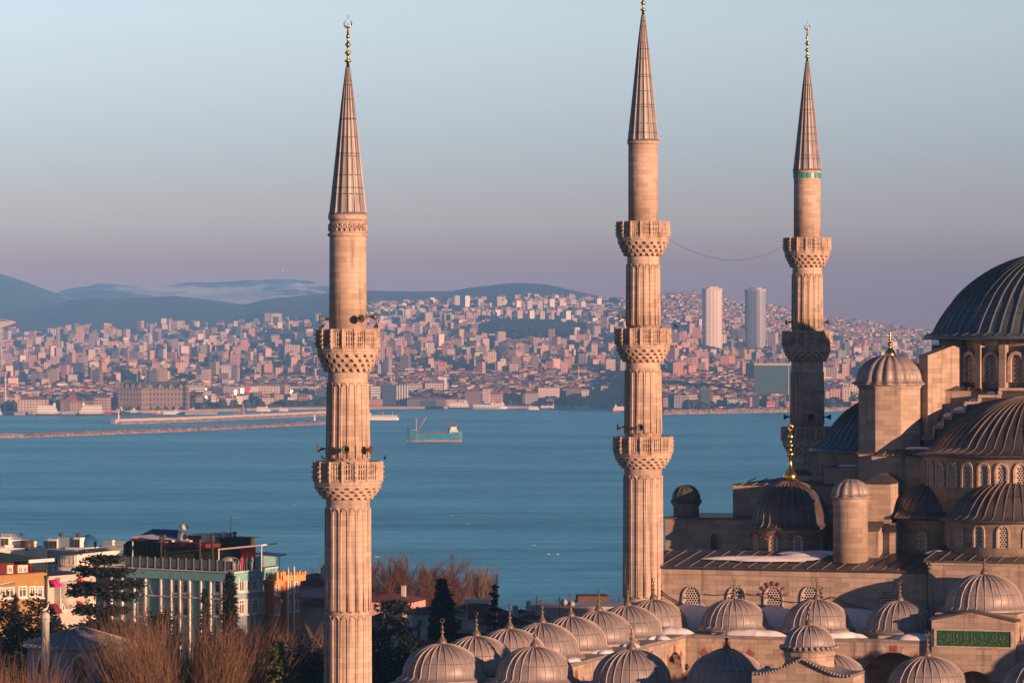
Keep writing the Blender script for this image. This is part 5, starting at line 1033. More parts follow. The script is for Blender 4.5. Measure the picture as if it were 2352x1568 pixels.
def conifer(name, label, loc, H, W, mat, seed, tiers=16, per=12, dens=9, droop=-.12, shape=1.0, s=.22, gap=0.0, top=1.0, cat='tree'):
    rnd = random.Random(seed); T = thing(name, label, cat, loc); q = MB(); q.tube([(0,0,-1.5),(0,0,H*.5),(rnd.gauss(0,.05),rnd.gauss(0,.05),H*.98)], [H*.022,H*.014,.02], 7); c = MB()
    for i in range(tiers):
        f_ = (i+.5)/tiers; z = H*(.06+.93*f_); R = W/2*(1-f_)**shape*rnd.uniform(.8,1.12)+.08
        if gap and rnd.random() < gap: R *= .45
        for k in range(max(4, int(per*(1-f_*.6)))):
            a = rnd.uniform(0,2*PI); RR = R*rnd.uniform(.65,1.1); e_ = Vector((RR*math.cos(a), RR*math.sin(a), z+RR*droop+rnd.gauss(0,.1))); b0 = Vector((0,0,z)); q.tube([b0, b0.lerp(e_,.6)+Vector((0,0,RR*.06)), e_], [.03,.02,.008], 3)
            for m_ in range(dens): t = rnd.uniform(.15,1.03); needle(c, rnd, b0.lerp(e_, t)+Vector((rnd.gauss(0,.09+.05*RR), rnd.gauss(0,.09+.05*RR), rnd.gauss(0,.10)))*(1.1), s*rnd.uniform(.6,1.3), Vector((math.cos(a), math.sin(a), -.1))*.6)
    q.build('trunk', BARK, T); c.build('crown', mat, T); return T
def shrub(name, label, loc, rx, ry, rz_, mat, seed, n=2600, s=.2, cat='shrub', group=None, trunk=True):
    rnd = random.Random(seed); T = thing(name, label, cat, loc, 0, group); c = MB(); cl = [(rnd.uniform(-.8,.8)*rx, rnd.uniform(-.8,.8)*ry, rnd.uniform(.3,1.0)*rz_, rnd.uniform(.25,.5)) for _ in range(30)]
    for i in range(n):
        x, y, z, k = rnd.choice(cl); v = Vector((rnd.gauss(0,1), rnd.gauss(0,1), rnd.gauss(0,1))).normalized()*rnd.uniform(.55,1.0)**.5; needle(c, rnd, Vector((x+v.x*rx*k, y+v.y*ry*k, max(0.1, z+v.z*rz_*k*.8))), s*rnd.uniform(.6,1.3))
    c.build('crown', mat, T)
    if trunk: q = MB(); [q.tube([(0,0,-1.5),(x*.5,y*.5,z*.5),(x,y,z)], [.12,.08,.03], 5) for x, y, z, k in cl]; q.build('trunk', BARK, T)
    return T
willow_bush('big round bare bush with upright orange brown twigs right of the pyramid roof', Vector((*P(425,1600,276).xy, 47)), 13.3, 9.8, TW2, 1, n=2500)
willow_bush('bare bush of pale upright twigs at the lower left corner', Vector((*P(18,1600,268).xy, 46)), 12.0, 7.5, TW2, 2, n=1300)
willow_bush('low bare bush in front of the pyramid roof at the bottom edge', Vector((*P(150,1600,262).xy, 45.5)), 8.2, 6, TW2, 3, n=260)
bare_tree('bare_tree','bare twiggy tree in front of the orange house',Vector((*P(660,1500,325).xy,46)),12.0,4.5,TW2,5,limbs=6,subs=6,tw=6,twr=.02)
bare_tree('bare_tree','bare brown tree left of the nearest minaret foot',Vector((*P(720,1560,300).xy,46)),13.4,5,TW2,6,limbs=9,subs=9,tw=10,twr=.026)
bare_tree('bare_tree','low bare tree below the turquoise hotel corner',Vector((*P(590,1560,305).xy,46)),11.6,5,TW2,7,limbs=9,subs=9,tw=9,twr=.026)
bare_tree('bare_tree','tall dark bare tree before the turquoise hotel, left of the small cypress',Vector((*P(383,1500,322).xy,46)),16.3,7,TWD,8,limbs=8,subs=7,tw=6,r0=.2,up=.06,twr=.018)
bare_tree('bare_tree','dark bare tree before the turquoise hotel, close to the small cypress',Vector((*P(428,1500,325).xy,46)),15.6,6,TWD,9,limbs=7,subs=7,tw=5,r0=.2,up=.06,twr=.018)
bare_tree('bare_tree','wide reddish bare tree crown against the sea right of the nearest minaret',Vector((*P(868,1500,515).xy,37)),15.8,10.5,TW1,10,limbs=18,subs=20,tw=18,twr=.026)
bare_tree('bare_tree','reddish bare tree against the sea left of the dark fir',Vector((*P(955,1500,520).xy,37)),16.2,11.5,TW1,11,limbs=20,subs=20,tw=18,twr=.026)
bare_tree('bare_tree','smaller reddish bare tree directly behind the dark fir',Vector((*P(1025,1500,523).xy,37)),13.6,7,TW1,12,limbs=14,subs=16,tw=14,twr=.026)
bare_tree('bare_tree','narrow grey bare poplar against the sea, the taller of two',Vector((*P(1093,1500,535).xy,36)),14.6,2.9,TW3,13,limbs=12,subs=16,tw=9,spread=.3,up=.2,twr=.03,group='two bare poplars against the sea')
bare_tree('bare_tree','grey bare poplar against the sea just left of the thin fir',Vector((*P(1122,1500,538).xy,36)),14.0,2.4,TW3,14,limbs=11,subs=15,tw=9,spread=.28,up=.2,twr=.03,group='two bare poplars against the sea')
bare_tree('bare_tree','faint bare tree left of the middle minaret foot',Vector((*P(1415,1500,452).xy,42)),10.2,4,TW1,15,limbs=10,subs=10,tw=9,twr=.03)
bare_tree('bare_tree','bare twigs of a near tree over the lower right domes',Vector((*P(2215,1640,205).xy,48.5)),14.4,6,TW2,16,limbs=12,subs=6,tw=4,spread=.4,up=.2,twr=.012,r0=.12,tr=.05)
conifer('fir','dense dark fir between the bare trees and the courtyard domes',Vector((*P(1016,1560,352).xy,45)),13.9,5.6,EV1,20,tiers=30,per=44,dens=18,shape=.78,s=.26,droop=.22)
conifer('fir','thin open fir with ragged tiers beside the bright white pole',Vector((*P(1136,1500,385).xy,45)),11.6,3.6,EV2,21,tiers=15,per=13,dens=14,shape=.8,s=.2,gap=.3,droop=-.08)
conifer('cypress','tall dark cypress in front of the turquoise hotel corner',Vector((*P(527,1520,330).xy,46)),14.7,2.3,EV1,22,tiers=44,per=30,dens=12,shape=.5,s=.2,droop=.5)
conifer('cypress','small slim cypress left of the tall cypress',Vector((*P(471,1500,328).xy,46)),13.6,1.3,EV2,23,tiers=32,per=16,dens=10,shape=.5,s=.16,droop=.5)
conifer('fir','yellowish green fir at the bottom edge left of the minaret',Vector((*P(640,1600,272).xy,49)),10.4,6.4,EV3,24,tiers=20,per=20,dens=16,shape=.85,s=.24,droop=.02,gap=.15)
def cedar(label, loc, H, W, seed, mat, tiers, lean=0.0, side=None):
    rnd = random.Random(seed); T = thing('cedar', label, 'tree', loc); q = MB(); q.tube([(0,0,-1.5),(lean*.3,0,H*.5),(lean,0,H*.97)], [.3,.2,.05], 8); c = MB()
    for (f_, R, az) in tiers:
        z = H*f_; k = 7 if az is None else 2
        for i in range(k):
            a = (2*PI*(i+rnd.random()*.6)/k) if az is None else az+rnd.gauss(0,.2); R2 = R*rnd.uniform(.75,1.1); e_ = Vector((lean*f_+R2*math.cos(a), R2*math.sin(a), z+rnd.gauss(.1,.15))); b0 = Vector((lean*f_,0,z-.25)); q.tube([b0, b0.lerp(e_,.5)+Vector((0,0,.12)), e_], [.09,.06,.02], 5)
            for j in range(int(R2*150)):
                t = rnd.uniform(.25,1.05); wd = .35+.25*math.sin(PI*min(t,1)); needle(c, rnd, b0.lerp(e_, t)+Vector((rnd.gauss(0,wd), rnd.gauss(0,wd), rnd.gauss(.05,.13)-.25*t*t)), .2*rnd.uniform(.6,1.3))
    q.build('trunk', BARK, T); c.build('crown', mat, T); return T
cedar('spreading dark cedar with flat branches in front of the grey hotel',Vector((*P(240,1500,330).xy,46)),16.6,7,30,EV2,[(.96,.9,None),(.9,1.9,None),(.83,2.6,None),(.8,2.9,PI),(.78,2.4,0),(.7,2.2,None),(.62,2.5,None),(.60,3.0,0),(.54,2.9,None),(.46,3.2,None),(.40,3.4,None),(.32,3.0,None)])
cedar('crooked dark cedar branches right of the nearest minaret',Vector((*P(868,1560,340).xy,45)),12.6,4,31,EV2,[(.99,1.7,0),(.96,2.0,.1),(.88,1.6,0),(.80,1.5,PI),(.78,1.8,0),(.66,1.6,None),(.55,1.5,None)],lean=.6)
for i, (px, Y, rx, z, h) in enumerate([(15,335,4.5,46,11.6),(75,330,3.6,46,11.8),(130,328,3.6,46,10.2),(185,326,4,46,9.6),(250,322,4.5,46,10.0),(310,330,4,46,11.2),(150,312,4.2,45,9.6),(30,310,4,45,9.8)]):
    h *= .83; shrub('evergreen_tree', ['dark evergreen below the yellow hotel at the left edge','dark round evergreen below the yellow hotel windows','dark evergreen right behind the stone turret','dark low evergreen below the grey hotel','dark evergreen at the foot of the spreading cedar','dark evergreen right of the spreading cedar','low dark evergreen behind the pyramid roof','low dark evergreen left of the stone turret'][i], Vector((*P(px,1500,Y).xy, z)), rx, 2.4, h, EV4, 40+i, n=15000, s=.19, cat='tree', group='dark evergreens below the hotels')
for i, (px, Y, rx, h) in enumerate([(560,300,3.2,9.6),(650,305,3.6,8.0),(735,298,3.4,9.0),(500,288,2.6,8.6),(885,322,3.4,7.6),(950,325,3.8,7.0),(850,330,2.2,8.4)]):
    shrub('evergreen_tree', ['dark undergrowth tree below the blue cypress shade','dark undergrowth behind the yellowish fir','dark undergrowth left of the minaret foot','dark undergrowth right of the big bare bush','dark undergrowth right of the minaret foot','dark undergrowth below the dark fir','dark mass of leaves below the crooked cedar'][i], Vector((*P(px,1500,Y).xy, 46)), rx, 2.2, h, EV1, 60+i, n=7000, s=.19, cat='tree', group='dark undergrowth at the foot of the minaret')
# ------------------------------------------------------------------ the far shore: landmark buildings, then the packed city
FAC = {'cream': mat_facade('cream_facade',(.54,.42,.32)), 'pink': mat_facade('pink_facade',(.52,.30,.25)), 'white': mat_facade('white_facade',(.60,.49,.42)), 'grey': mat_facade('grey_facade',(.33,.29,.27)), 'ochre': mat_facade('ochre_facade',(.44,.30,.18)), 'brown': mat_facade('brown_facade',(.22,.16,.13)),
       'white_ribbon': mat_facade('white_ribbon_facade',(.60,.56,.52), ribbon=True, fh=.45), 'blue': mat_facade('blue_glass_facade',(.05,.06,.08), win=(.04,.07,.10), sx=3, fw=.8), 'salmon': mat_facade('salmon_facade',(.55,.27,.19))}
RT = mat_plain('far_red_roof_tiles',(.26,.11,.075),isl=.7,var=.2,scale=.05); RF = mat_plain('far_flat_roof',(.16,.14,.13),isl=.6,var=.2,scale=.05); RR = mat_plain('bright_red_sheet',(.55,.06,.06),var=.1); STN = mat_facade('station_brown_stone',(.27,.19,.12), win=(.04,.035,.035), sx=4.2, sz=6.0, fw=.42, fh=.55, isl=.1)
SLATE = mat_plain('slate_roof',(.06,.07,.075),var=.3,scale=.1); GGL = mat_facade('green_glass_block',(.055,.10,.095), win=(.04,.085,.08), sx=5, sz=3.2, fw=.86, fh=.7, isl=.05); TWR = mat_facade('pale_tower_facade',(.60,.53,.45), win=(.09,.09,.10), sx=5.2, sz=3.9, fw=.48, fh=.5, isl=.02); TWG = mat_facade('shade_grey_tower_facade',(.34,.35,.36), win=(.08,.09,.10), sx=5.2, sz=3.9, fw=.5, fh=.5, isl=.02)
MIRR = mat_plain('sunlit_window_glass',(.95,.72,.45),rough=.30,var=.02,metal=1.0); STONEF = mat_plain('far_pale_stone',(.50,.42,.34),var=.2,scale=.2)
def bldg(name, label, cat, p0, p1, y0, y1, kind='cream', roof=None, rh=0, dep=None, rot=None, Y=None, group=None, parts=None, rmat=None):
    # columns p0..p1, top row y0, foot row y1
    pc = (p0+p1)/2; Y = Y or find_Y(pc, y1); m = Y/F; wd = (p1-p0)*m; h = (y1-y0)*m; dep = dep or min(max(wd*.7, 10), 22); z = HC-(y1-YH)*m
    rot = 0.12*math.sin(pc*1.7) if rot is None else rot
    T = thing(name, label, cat, ((pc-CX)*m, Y, z), rot, group); q = MB(); q.box(-wd/2, wd/2, 0, dep, -6, h); q.build('wall', FAC[kind] if isinstance(kind, str) else kind, T)
    q = MB()
    if roof == 'hip': q.hip(-wd/2, wd/2, 0, dep, h+.01, rh, ov=.5)
    elif roof == 'gable': q.ext([(-wd/2-.4,h+.01),(wd/2+.4,h+.01),(0,h+rh)], (0,-.4,0), (1,0,0), (0,1,0), dep+.8)
    else: q.box(-wd/2-.2, wd/2+.2, -.2, dep+.2, h+.005, h+.5); q.box(-wd*.2, wd*.1, dep*.3, dep*.6, h+.5, h+3.0)
    q.build('roof', rmat or (RT if roof else RF), T)
    T['_w'] = wd; T['_h'] = h; T['_d'] = dep; del T['_w'], T['_h'], T['_d']
    return T, wd, h, dep, m
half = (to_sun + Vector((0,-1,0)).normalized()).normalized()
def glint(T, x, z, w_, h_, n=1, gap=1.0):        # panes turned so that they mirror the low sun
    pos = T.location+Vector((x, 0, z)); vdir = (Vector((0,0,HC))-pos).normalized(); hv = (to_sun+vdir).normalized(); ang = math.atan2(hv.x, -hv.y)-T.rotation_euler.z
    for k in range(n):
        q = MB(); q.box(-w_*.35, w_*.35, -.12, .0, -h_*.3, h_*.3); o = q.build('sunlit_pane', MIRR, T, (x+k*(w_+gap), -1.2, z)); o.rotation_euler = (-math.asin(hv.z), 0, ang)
# waterfront, left to right
T, wd, h, d, m = bldg('warehouse','long cream warehouse with low gable behind the moored ferries at the left',"warehouse",40,108,918,948,'cream','hip',4,dep=20)
T, wd, h, d, m = bldg('warehouse','ochre fronted warehouse gable between the two large moored ferries','warehouse',143,182,924,948,'ochre','gable',9,dep=40)
for i, (p0, p1, yt) in enumerate(((240,262,917),(266,300,918),(300,368,920),(368,400,914))): bldg('warehouse',['pale warehouse with dark gable roof left of the row by the quay','second warehouse of the quay row with twin dark roofs','long warehouse of the quay row with black roof','tall dark roofed warehouse of the quay row'][i],'warehouse',p0-95 if i<0 else p0,p1,yt,947,'brown' if i != 3 else 'ochre','hip',6,dep=26,rmat=SLATE) if False else None
for i, (p0, p1, yt, k) in enumerate(((138,162,918,'brown'),(163,190,920,'brown'),(190,213,919,'brown'),(212,245,912,'ochre'))):
    bldg('warehouse',['stone warehouse with dark roof just right of the white deck ferry','second dark roofed stone warehouse right of the white deck ferry','third stone warehouse with black roof on the quay','tall gabled warehouse with bright ochre end wall left of the station'][i],'warehouse',p0,p1,yt,947,k,'gable' if i == 3 else 'hip',5.5,dep=24,rmat=SLATE,rot=-.12)
# the great station: two blocks with steep roofs, gables and round corner turrets
def station(label, p0, p1, yt, yb, nd, tur, rot):
    pc = (p0+p1)/2; Y = find_Y(pc, yb); m = Y/F; wd = (p1-p0)*m; h = (yb-yt)*m; T = thing('station', label, 'station', ((pc-CX)*m, Y, HC-(yb-YH)*m), rot); q = MB()
    q.box(-wd/2, wd/2, 0, 24, -5, h); q.box(-wd/2-.5, wd/2+.5, -.6, 0, h*.44, h*.47); q.box(-wd/2-.5, wd/2+.5, -.7, 24, h, h+1.0); q.box(-wd/2-.3, wd/2+.3, -.4, 0, h*.8, h*.825)
    q.build('wall', STN, T); q = MB()
    for k in range(nd): x = -wd/2+wd*(k+.5)/nd; q.box(x-.8, x+.8, -.5, .0, 0, h*.97)
    q.build('pilasters', STONEF, T) if nd > 30 else None
    q = MB(); b_, t_ = wd/2-1.5, wd/2-6; q.add([(-b_,1,h+1),(b_,1,h+1),(b_,23,h+1),(-b_,23,h+1),(-t_,7,h+8.5),(t_,7,h+8.5),(t_,17,h+8.5),(-t_,17,h+8.5)], [(0,1,5,4),(1,2,6,5),(2,3,7,6),(3,0,4,7),(4,5,6,7)]); q.build('roof', SLATE, T)
    for k in range(nd):
        x = -wd/2+wd*(k+.5)/nd; q = MB(); q.ext([(-2.2,0),(2.2,0),(2.2,3),(0,5.2),(-2.2,3)], (x, -.2, h+.9), (1,0,0), (0,1,0), 3.5); q.build('gable', STN, T)
    for x in tur:
        q = MB(); q.lathe([(3.4,0),(3.4,h+4.0),(3.8,h+4.2),(3.8,h+5)], 14, c=(x*wd/2, .8, 0)); tw_ = q.build('corner_turret', STN, T); q = MB(); q.lathe([(3.9,0),(2.6,3.0),(.9,7.5),(.2,9.5),(.05,12)], 12, c=(x*wd/2, .8, h+5)); q.build('turret_roof', SLATE, tw_)
    q = MB(); 
    for k in range(5): x = -wd*.38+wd*.76*k/4; q.ext(arch_pts(5, 8), (x, -.15, 0), (1,0,0), (0,1,0), .15)
    q.build('arched_doors', DARK, T); return T
station('left wing of the brown waterfront station, darker, with steep slate roof', 268, 327, 893, 948, 4, (), -.35)
station('main brown palace like station block with corner turrets and slate roof', 333, 428, 893, 948, 4, (-1,1), .05)
T, wd, h, d, m = bldg('apartment_block','white block with glowing balcony bands just right of the station','building',434,468,886,925,'white_ribbon'); glint(T, -12, h*.93, 24, 2.2)
for k in range(5): glint(T, 13, h*(.2+.15*k), 4, 2.2)
T, wd, h, d, m = bldg('apartment_block','small stepped white building right of the glowing balcony block','building',468,486,898,928,'cream'); glint(T, -2, h*.55, 2.8, 3, 2, 2)
T, wd, h, d, m = bldg('office_block','dark glass office block right of the station','building',487,510,890,925,'blue')
T, wd, h, d, m = bldg('apartment_block','block with glittering green glass column left of the red billboard','building',512,540,888,925,'grey'); glint(T, 8, h*.5, 4, 20); 
T, wd, h, d, m = bldg('apartment_block','narrow block with flashing windows touching the red billboard','building',541,558,889,925,'cream')
for k in range(3): glint(T, 4, h*(.5+.18*k), 5, 3)
T, wd, h, d, m = bldg('office_block','building carrying a huge white billboard with a red triangle','building',559,594,887,922,'white')
q = MB(); q.box(-wd/2+.5, wd/2-.5, -.9, -.2, 3, h-.3); bb = q.build('billboard', mat_plain('billboard_white',(.6,.55,.52),var=.08), T); q = MB(); q.ext([(-wd/2+.6,h-.4),(-wd/2+.6,5),(-wd/2+wd*.33,h*.55),(-wd/2+wd*.5,h*.85),(-wd/2+wd*.5,h-.4)], (0,-1.1,0), (1,0,0), (0,1,0), .2); q.lathe([(0,0),(2,0),(2,.2),(0,.2)], 10); k0 = len(q.v)-40
for j in range(k0, len(q.v)): x, y, z = q.v[j]; q.v[j] = (wd*.35+x, -1.1+z, 6+y)
q.build('red_artwork', RR, bb)
for i, (p0, p1, yt, k) in enumerate(((596,620,886,'cream'),(621,642,887,'white'),(643,653,888,'blue'),(653,664,884,'pink'))): bldg('apartment_block',['beige block just right of the red triangle billboard','cream narrow block second right of the billboard','dark narrow block left of the green screen building','pinkish narrow tower left of the green screen building'][i],'building',p0,p1,yt,922,k)
T, wd, h, d, m = bldg('office_block','glass office with a framed green screen left of the nearest minaret','building',665,724,888,922,'cream'); glint(T, -wd*.42, h*.55, 4, 12)
q = MB(); q.box(-wd*.36, -wd*.08, -.6, -.1, 6, h-2); q.build('glass_wall', GGL, T)
q = MB(); x0, x1 = -wd*.03, wd*.26; q.box(x0, x1, -1.2, -.2, 4, 5.2); q.box(x0, x1, -1.2, -.2, h-1.2, h); q.box(x0, x0+1.2, -1.2, -.2, 5.2, h-1.2); q.box(x1-1.2, x1, -1.2, -.2, 5.2, h-1.2); fr_ = q.build('screen_frame', STONEF, T); q = MB(); q.box(x0+1.2, x1-1.2, -.7, -.2, 5.2, h-1.2); q.build('screen', mat_plain('green_screen',(.05,.17,.14),var=.2), fr_)
glint(T, wd*.32, h*.7, 3.5, 5, 2, 2)
bldg('office_block','dark office block half hidden behind the nearest minaret','building',726,748,892,925,'blue')
bldg('apartment_block','banded cream office tower right of the nearest minaret by the ferry','building',851,874,887,930,'white_ribbon'); bldg('ferry_terminal','low bright salmon building on the quay right of the nearest minaret','terminal',845,876,917,933,'salmon')
bldg('office_block','dark glass block left of the white finned office','building',878,910,884,931,'blue')
T, wd, h, d, m = bldg('office_block','office with tall white vertical fins behind the quay','building',912,936,886,930,'grey')
for k in range(5): q = MB(); x = -wd/2+wd*k/4; q.box(x-.7, x+.7, -1.6, -.01, 0, h+1); q.build('fin', WHT, T)
bldg('office_block','long white banded office above the green roofed hall','building',938,974,882,915,'white_ribbon')
T, wd, h, d, m = bldg('office_block','white building with a pink and violet screen on its front','building',976,1026,880,916,'white'); q = MB(); q.box(-wd*.3, wd*.3, -.8, -.1, h*.14, h*.48); q.build('screen', mat_plain('violet_pink_screen',(.42,.12,.30),var=.5,scale=.08), T)
q = MB(); q.box(wd*.38, wd*.5, -1, 4, 0, h+8); q.box(wd*.1, wd*.38, -1, 4, h+5, h+8); q.build('white_arch', WHT, T)
T, wd, h, d, m = bldg('quay_hall','long low hall with green glass front and colonnade on the quay','hall',935,1022,916,940,'brown','hip',3,dep=18)
q = MB(); q.box(-wd*.15, wd*.28, -.5, 0, h*.35, h*.85); q.build('glass_front', GGL, T)
for k in range(14): q = MB(); x = -wd/2+wd*(k+.5)/14; q.box(x-.4, x+.4, -2.5, -1.7, -1, h*.3); q.build('column', STONEF, T)
bldg('quay_hall','arched cream hall on the quay right of the colonnaded hall','hall',1023,1066,917,940,'cream','hip',3)
for i, (p0, p1, yt, yb, k, r) in enumerate(((1068,1105,899,938,'brown','hip'),(1108,1124,894,926,'white',None),(1126,1150,906,934,'pink','hip'),(1147,1178,900,922,'cream','hip'),(1187,1198,888,916,'ochre','hip'),(1205,1236,903,930,'grey','hip'),(1236,1286,890,926,'white',None),(1300,1336,893,928,'brown','hip'),(1336,1378,895,928,'cream',None),(1256,1270,918,936,'pink',None),(1380,1425,886,932,'grey','hip'))):
    bldg('waterfront_building',['brown hotel like block behind the moored grey ferry','narrow white block behind the moored grey ferry','pink low block right of the narrow white block','cream house with wide pale gable near the white minaret','slim orange house right of the white minaret','grey block with turquoise glass right of the slim orange house','large white block with arched windows behind the ferries','brown gridded block with many small windows','cream gridded block with arched windows beside the fan shaped roof','small pink pavilion below the large white block','dark grey block touching the middle minaret'][i],'building',p0,p1,yt,yb,k,r,4)
for i, (p0, p1, yt, yb, k, r) in enumerate(((1530,1548,906,933,'pink','hip'),(1548,1576,908,936,'grey',None),(1577,1600,906,934,'white',None),(1609,1630,893,935,'blue',None),(1700,1716,921,937,'cream',None),(1722,1744,906,934,'blue',None),(1576,1598,876,896,'cream',None),(1598,1620,876,895,'ochre',None),(1640,1664,914,926,'salmon','hip'))):
    bldg('waterfront_building',['pinkish block right of the middle minaret near the stone shore','grey green block with magenta roof sign right of the middle minaret','pale block with white corner near the stone shore','tall dark block left of the blue cornered billboard','small cream house right of the blue cornered billboard','dark bulky block left of the huge green glass block','cream block one row behind the shore, right of the middle minaret','ochre block one row behind the shore','reddish roofed house just above the blue cornered billboard'][i],'building',p0,p1,yt,yb,k,r,4)
T, wd, h, d, m = bldg('billboard_building','white billboard with blue slanted corners near the stone shore','billboard',1670,1700,916,936,'white'); 
for sg in (-1,1): q = MB(); q.ext([(sg*wd*.5,h-.3),(sg*wd*.22,h*.55),(sg*wd*.5,1)], (0,-.6,0), (1,0,0), (0,1,0), .5); q.build('blue_corner', mat_plain('blue_print',(.08,.28,.38),var=.2), T)
T, wd, h, d, m = bldg('office_block','huge dark green glass block left of the far right minaret','building',1733,1826,836,925,GGL,dep=30,rot=-.05); q = MB(); q.box(-wd/2-.5, wd/2+.5, -1.2, -.1, h-1.5, h+1); q.build('pale_cornice', STONEF, T); q = MB(); q.box(wd*.33, wd*.35, -.9, 0, 0, h-1.6); q.build('pale_strip', STONEF, T)
for i, (p0, p1) in enumerate(((1761,1780),(1806,1822),(1955,1996))): T, wd, h, d, m = bldg('shore_pavilion',['long pavilion with pink red front left of the far right minaret','short pavilion with pink red front touching the far right minaret','wide pavilion with red window bays right of the far right minaret'][i],'pavilion',p0,p1,922,936,'white'); q = MB(); q.box(-wd*.48, wd*.48, -.4, -.05, h*.35, h*.85); q.build('red_front', RR if i != 1 else mat_plain('pink_red_front',(.5,.12,.2)), T)
for i, (p0, p1, yt, k) in enumerate(((1896,1906,898,'cream'),(1907,1930,893,'salmon'),(1934,1955,889,'cream'),(1952,1976,880,'white'))): bldg('apartment_block',['narrow balconied block touching the far right minaret on its right side','salmon balconied block right of the far right minaret','cream balconied block left of the octagonal stone tower','white tallest balconied block left of the octagonal stone tower'][i],'building',p0,p1,yt,922,k)
# landmark towers
def twin(label, p0, p1, yt, yb, mat, rot):
    pc = (p0+p1)/2; Y = find_Y(pc, yb+2); m = Y/F; w_ = (p1-p0)*m; h = (yb-yt)*m; T = thing('tower', label, 'tower', ((pc-CX)*m, Y, HC-(yb-YH)*m-12), rot); h += 12
    q = MB(); pts = [(w_/2*math.copysign(abs(math.cos(t))**.55, math.cos(t)), w_*.36*math.copysign(abs(math.sin(t))**.55, math.sin(t))) for t in [2*PI*i/28 for i in range(28)]]; q.prism(pts, -20, h); q.build('facade', mat, T)
    q = MB(); q.prism([(x*1.03, y*1.03) for x, y in pts], h, h+3.5); q.prism([(x*.6, y*.6) for x, y in pts], h+3.5, h+6); q.build('crown', STONEF, T); return T
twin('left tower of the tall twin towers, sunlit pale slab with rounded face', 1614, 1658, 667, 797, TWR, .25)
twin('right tower of the tall twin towers, its left side grey in shade', 1712, 1758, 669, 803, TWG, -.6)  # shade is in the facade colour, a greyer copy of the pale one
T, wd, h, d, m = bldg('tower','slim white framed tower with dark glass core before the hills','tower',622,646,720,768,'white',dep=16); q = MB(); q.box(-wd*.27, wd*.27, -.8, -.1, 4, h-6); q.build('glass_core', GGL, T)
for i, (p0, p1, yt, yb, k) in enumerate(((1680,1692,756,792,'blue'),(1692,1708,754,792,'brown'),(1560,1573,765,812,'salmon'),(1575,1600,792,822,'salmon'),(1540,1556,793,820,'salmon'),(1652,1690,799,830,'cream'),(1830,1845,760,800,'grey'),(1908,1926,764,806,'white'),(1926,1937,770,808,'blue'),(480,497,770,812,'white'),(623,640,770,800,'cream'),(1000,1012,770,800,'cream'),(780,800,795,850,'pink'),(872,884,785,845,'pink'),(887,899,795,845,'salmon'),(655,668,790,845,'cream'),(642,655,795,845,'grey'),(130,142,752,800,'pink'),(175,190,750,800,'pink'),(205,222,765,815,'grey'),(1530,1545,835,862,'cream'),(505,525,810,850,'pink'))):
    labs = ['dark blue slim tower between the twin towers','brown tower beside the dark blue slim tower','salmon tower right of the middle minaret below the far hill houses','salmon paired block left of the left twin tower','salmon block close to the middle minaret','bright cream block with recessed balconies between the twin towers','grey tower just left of the far right minaret','white tower pair right of the far right minaret, left one','dark glass slab of the tower pair right of the far right minaret','white tower with dark stripes left of centre city','cream tower below the slim white framed tower','cream tower in front of the dark wooded knoll','tall pink slab just left of the nearest minaret','tall pink slab just right of the nearest minaret','salmon slab second right of the nearest minaret','cream tall slab left of the nearest minaret','grey tall slab beside the cream tall slab','pink tower in the left skyline','pink twin slab in the left skyline','grey slab in the left skyline','cream block behind the middle minaret balcony','pink tower in the middle of the left city']
    bldg('tower',labs[i],'tower',p0,p1,yt,yb,k,dep=14)
HT_G = 'pale housing towers standing in rows on the far hillside'
rows = [[(548,400,25),(625,388,30),(705,388,30),(797,385,35),(865,415,50),(960,395,30),(1090,400,40)],[(1220,415,33),(1297,415,33),(1370,415,33),(1450,410,36),(1518,405,30),(1600,405,33),(1665,415,30),(1775,385,26)],[(1075,480,34),(1155,485,36),(1230,493,38),(1310,490,36),(1385,500,40),(1465,495,38),(1560,500,40),(1635,480,33)],[(303,475,36),(353,478,36),(410,478,36),(455,480,36),(557,478,38)],[(1530,525,26),(1605,520,26),(1745,540,36),(1860,535,40),(1895,535,36),(1925,530,36)]]
rn = ['top row','middle row','lower row','left group','lowest row']
onm = ['leftmost','second from left','third from left','fourth from left','fifth from left','sixth from left','seventh from left','rightmost']
tw0 = None
for ri, row in enumerate(rows):
    for ci, (cx_, cy_, hh) in enumerate(row):
        px, py = 783.8+cx_*.3332, 574.2+cy_*.3332; Y = find_Y(px, py); m = Y/F; ht_ = hh*2*.3332*m
        if tw0 is None:
            tw0 = thing('housing_tower', '', 'tower', (0,0,0), .3, HT_G); q = MB(); q.box(-7,7,-6,6,-.1,1); 
            a = q.build('wall', FAC['white'], tw0); q = MB(); q.box(-2.5,2.5,-2.5,2.5,1,1.06); q.box(-7.2,7.2,-6.2,6.2,1.0,1.012); b_ = q.build('roof', RF, tw0); o = tw0
        else:
            o = tw0.copy(); col.objects.link(o)
            for ch in (a, b_): c = ch.copy(); col.objects.link(c); c.parent = o
        o.location = ((px-CX)*m, Y, HC-(py-YH)*m-4); s = (1, .95, 1.05)[ci%3]*m/1.0; o.scale = (s*.85, s*.85, ht_+4); o.rotation_euler = (0,0,.25+.15*math.sin(ci*2+ri))
        o['label'] = '%s housing tower in the %s on the far hillside' % (onm[ci] if ci < len(row)-1 else 'rightmost', rn[ri])
